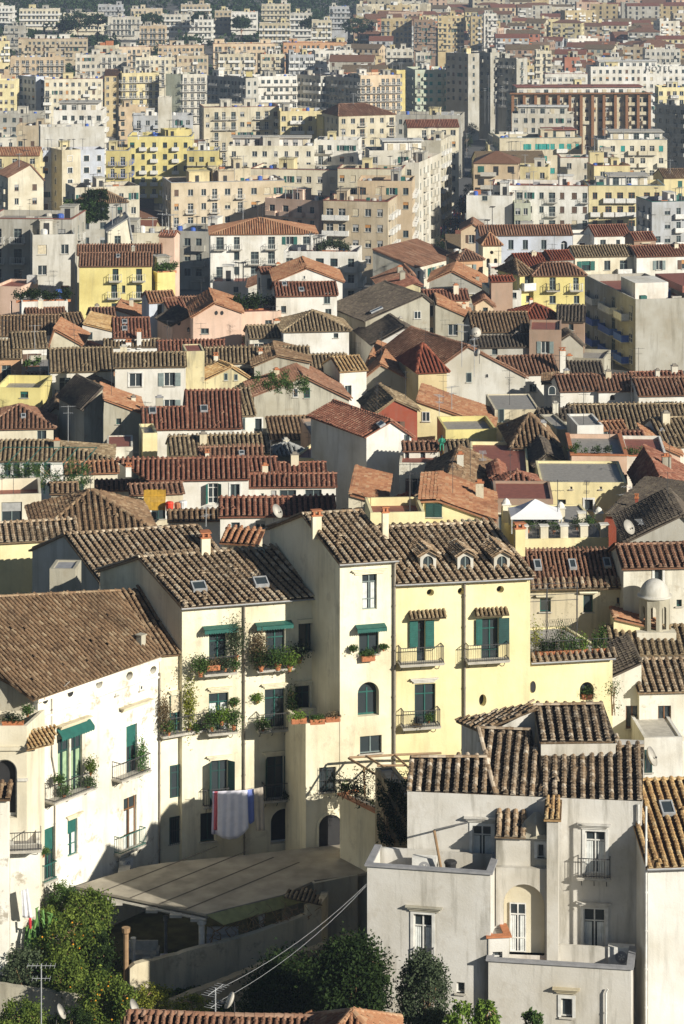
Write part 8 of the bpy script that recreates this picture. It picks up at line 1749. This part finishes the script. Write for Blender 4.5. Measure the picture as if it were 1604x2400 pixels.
# ================================================================ drop what the photograph shows nothing of
def final_cull():
    O = Vector((0, 0, 0))
    import time; t0 = time.time()
    kids = {}
    for o in bpy.data.objects:
        if o.parent: kids.setdefault(o.parent.name, []).append(o)
    def kill_all(lst):
        out = {}; st = list(lst)
        while st: o = st.pop(); out[o.name] = o; st += kids.get(o.name, [])
        bpy.data.batch_remove(ids=list(out.values()))
    bvh, OW = make_bvh(); print('bvh', time.time()-t0)
    def vis(p, tol):
        d = p-O; L = d.length; d.normalize(); h = bvh.ray_cast(O, d, L+5)
        return h[0] is None or h[3] > L-tol
    dead = []
    for o, b, sd, x, z, w_, h_ in CULL:
        mw = o.matrix_world
        ok = False
        for (a, c) in ((0, .5), (-.35, .15), (.35, .15), (-.35, .85), (.35, .85), (0, .95)):
            p = mw @ Vector((a*w_, -.02, c*h_)); u = p.x/p.y*F+CX; v = YH-p.z/p.y*F
            if -6 < u < 1610 and -6 < v < 2406 and vis(p, .9): ok = True; break
        if not ok: dead.append(o)
    nd = len(dead); kill_all(dead); print('culled', nd, time.time()-t0)
    # far houses: keep those some sight line reaches
    hits = set()
    for v in np.arange(2, 860, 3.5):
        for u in np.arange(2, 1603, 3.5):
            h = bvh.ray_cast(O, Vector(((u-CX)/F, 1, -(v-YH)/F)).normalized(), 4000)
            if h[0] is not None: hits.add(OW[h[2]])
    k = 0; labs = {}; gone = [g for g, lab, a in FARB if g.name not in hits]; gn = {g.name for g in gone}; keep = [f for f in FARB if f[0].name not in gn]; k = len(gone); kill_all(gone)
    for g, lab, a in keep:
        labs.setdefault(lab, []).append(g)
    for lab, gs in labs.items():
        if len(gs) > 1: gs.sort(key=lambda g: g.location.x/g.location.y)
        for i, g in enumerate(gs):
            l2 = lab
            if len(gs) == 2: l2 = ('left one of a pair: ', 'right one of a pair: ')[i]+lab.replace('distant ', '')
            g['label'] = ' '.join(l2.split()[:16]); g['category'] = 'house'; g['group'] = 'distant houses'
    print('t', time.time()-t0, 'far removed', k, 'left', len(FARB)-k)
bpy.context.view_layer.update()
final_cull()
# haze over the plain
hz = MB(); hz.box(-1400, 1400, -60, 4200, -112, 12); ho = hz.build('haze', [])
hm = bpy.data.materials.new('haze_air'); hm.use_nodes = True; nt = hm.node_tree; nt.nodes.remove(nt.nodes['Principled BSDF']); pv = nt.nodes.new('ShaderNodeVolumePrincipled')
pv.inputs['Color'].default_value = (.62, .77, 1.0, 1); pv.inputs['Density'].default_value = .00015; pv.inputs['Anisotropy'].default_value = .2
nt.links.new(pv.outputs[0], nt.nodes['Material Output'].inputs['Volume']); ho.data.materials.append(hm); tag(ho, kind='stuff'); ho['label'] = 'pale bluish haze lying over the town and the plain'; ho['category'] = 'haze'
# ================================================================ ground, light, camera
def build_ground():
    xs = list(range(-1500, 1501, 50)); ys = [0, 50, 90, 110, 130, 150, 170, 200, 240, 274, 300, 330, 370, 420, 463, 520, 573, 640, 716, 800, 900, 1000, 1100, 1200, 1300, 1400, 1500, 1650, 1800, 2000, 2300, 2600, 3000, 4000, 6000, 9000]
    v = []; f = []
    for y in ys:
        for x in xs: v.append((x*(1 if y < 3000 else 4), y, ground(y, x)))
    n = len(xs)
    for j in range(len(ys)-1):
        for i in range(n-1): f.append((j*n+i, j*n+i+1, (j+1)*n+i+1, (j+1)*n+i))
    me = bpy.data.meshes.new('ground'); me.from_pydata(v, [], f); me.materials.append(simple('ground_mat', (.13, .125, .115), rough=.95, scale=.15, noise=.3)); me.polygons.foreach_set('use_smooth', [True]*len(f))
    return tag(link(me, 'ground'), kind='structure')
build_ground()
AZ, EL = R(49), R(23.5)
sd = bpy.data.lights.new('sun', 'SUN'); sd.energy = 5.0; sd.angle = R(.5); sd.color = (1.0, .94, .82)
so = bpy.data.objects.new('sun', sd); col.objects.link(so)
S = Vector((math.sin(AZ)*math.cos(EL), -math.cos(AZ)*math.cos(EL), math.sin(EL)))
so.rotation_euler = S.to_track_quat('Z', 'Y').to_euler()
w = bpy.data.worlds.new('World'); bpy.context.scene.world = w; w.use_nodes = True; nt = w.node_tree
sk = nt.nodes.new('ShaderNodeTexSky'); sk.sky_type = 'NISHITA'; sk.sun_disc = False; sk.sun_elevation = EL; sk.sun_rotation = math.pi-AZ; sk.air_density = 1.0; sk.dust_density = 0.2; sk.ozone_density = 2.0
nt.links.new(sk.outputs[0], nt.nodes['Background'].inputs[0]); nt.nodes['Background'].inputs[1].default_value = .041
cd = bpy.data.cameras.new('camera'); cam = bpy.data.objects.new('camera', cd); col.objects.link(cam)
cam.location = (0, 0, 0); cam.rotation_euler = (R(90), 0, 0); cd.sensor_fit = 'VERTICAL'; cd.sensor_height = 24; cd.lens = F/2400*24; cd.shift_y = -(1200-YH)/2400; cd.clip_start = 1; cd.clip_end = 12000
sc = bpy.context.scene; sc.camera = cam
sc.view_settings.view_transform = 'Standard'; sc.view_settings.look = 'None'; sc.view_settings.exposure = 0.54; sc.view_settings.gamma = 1
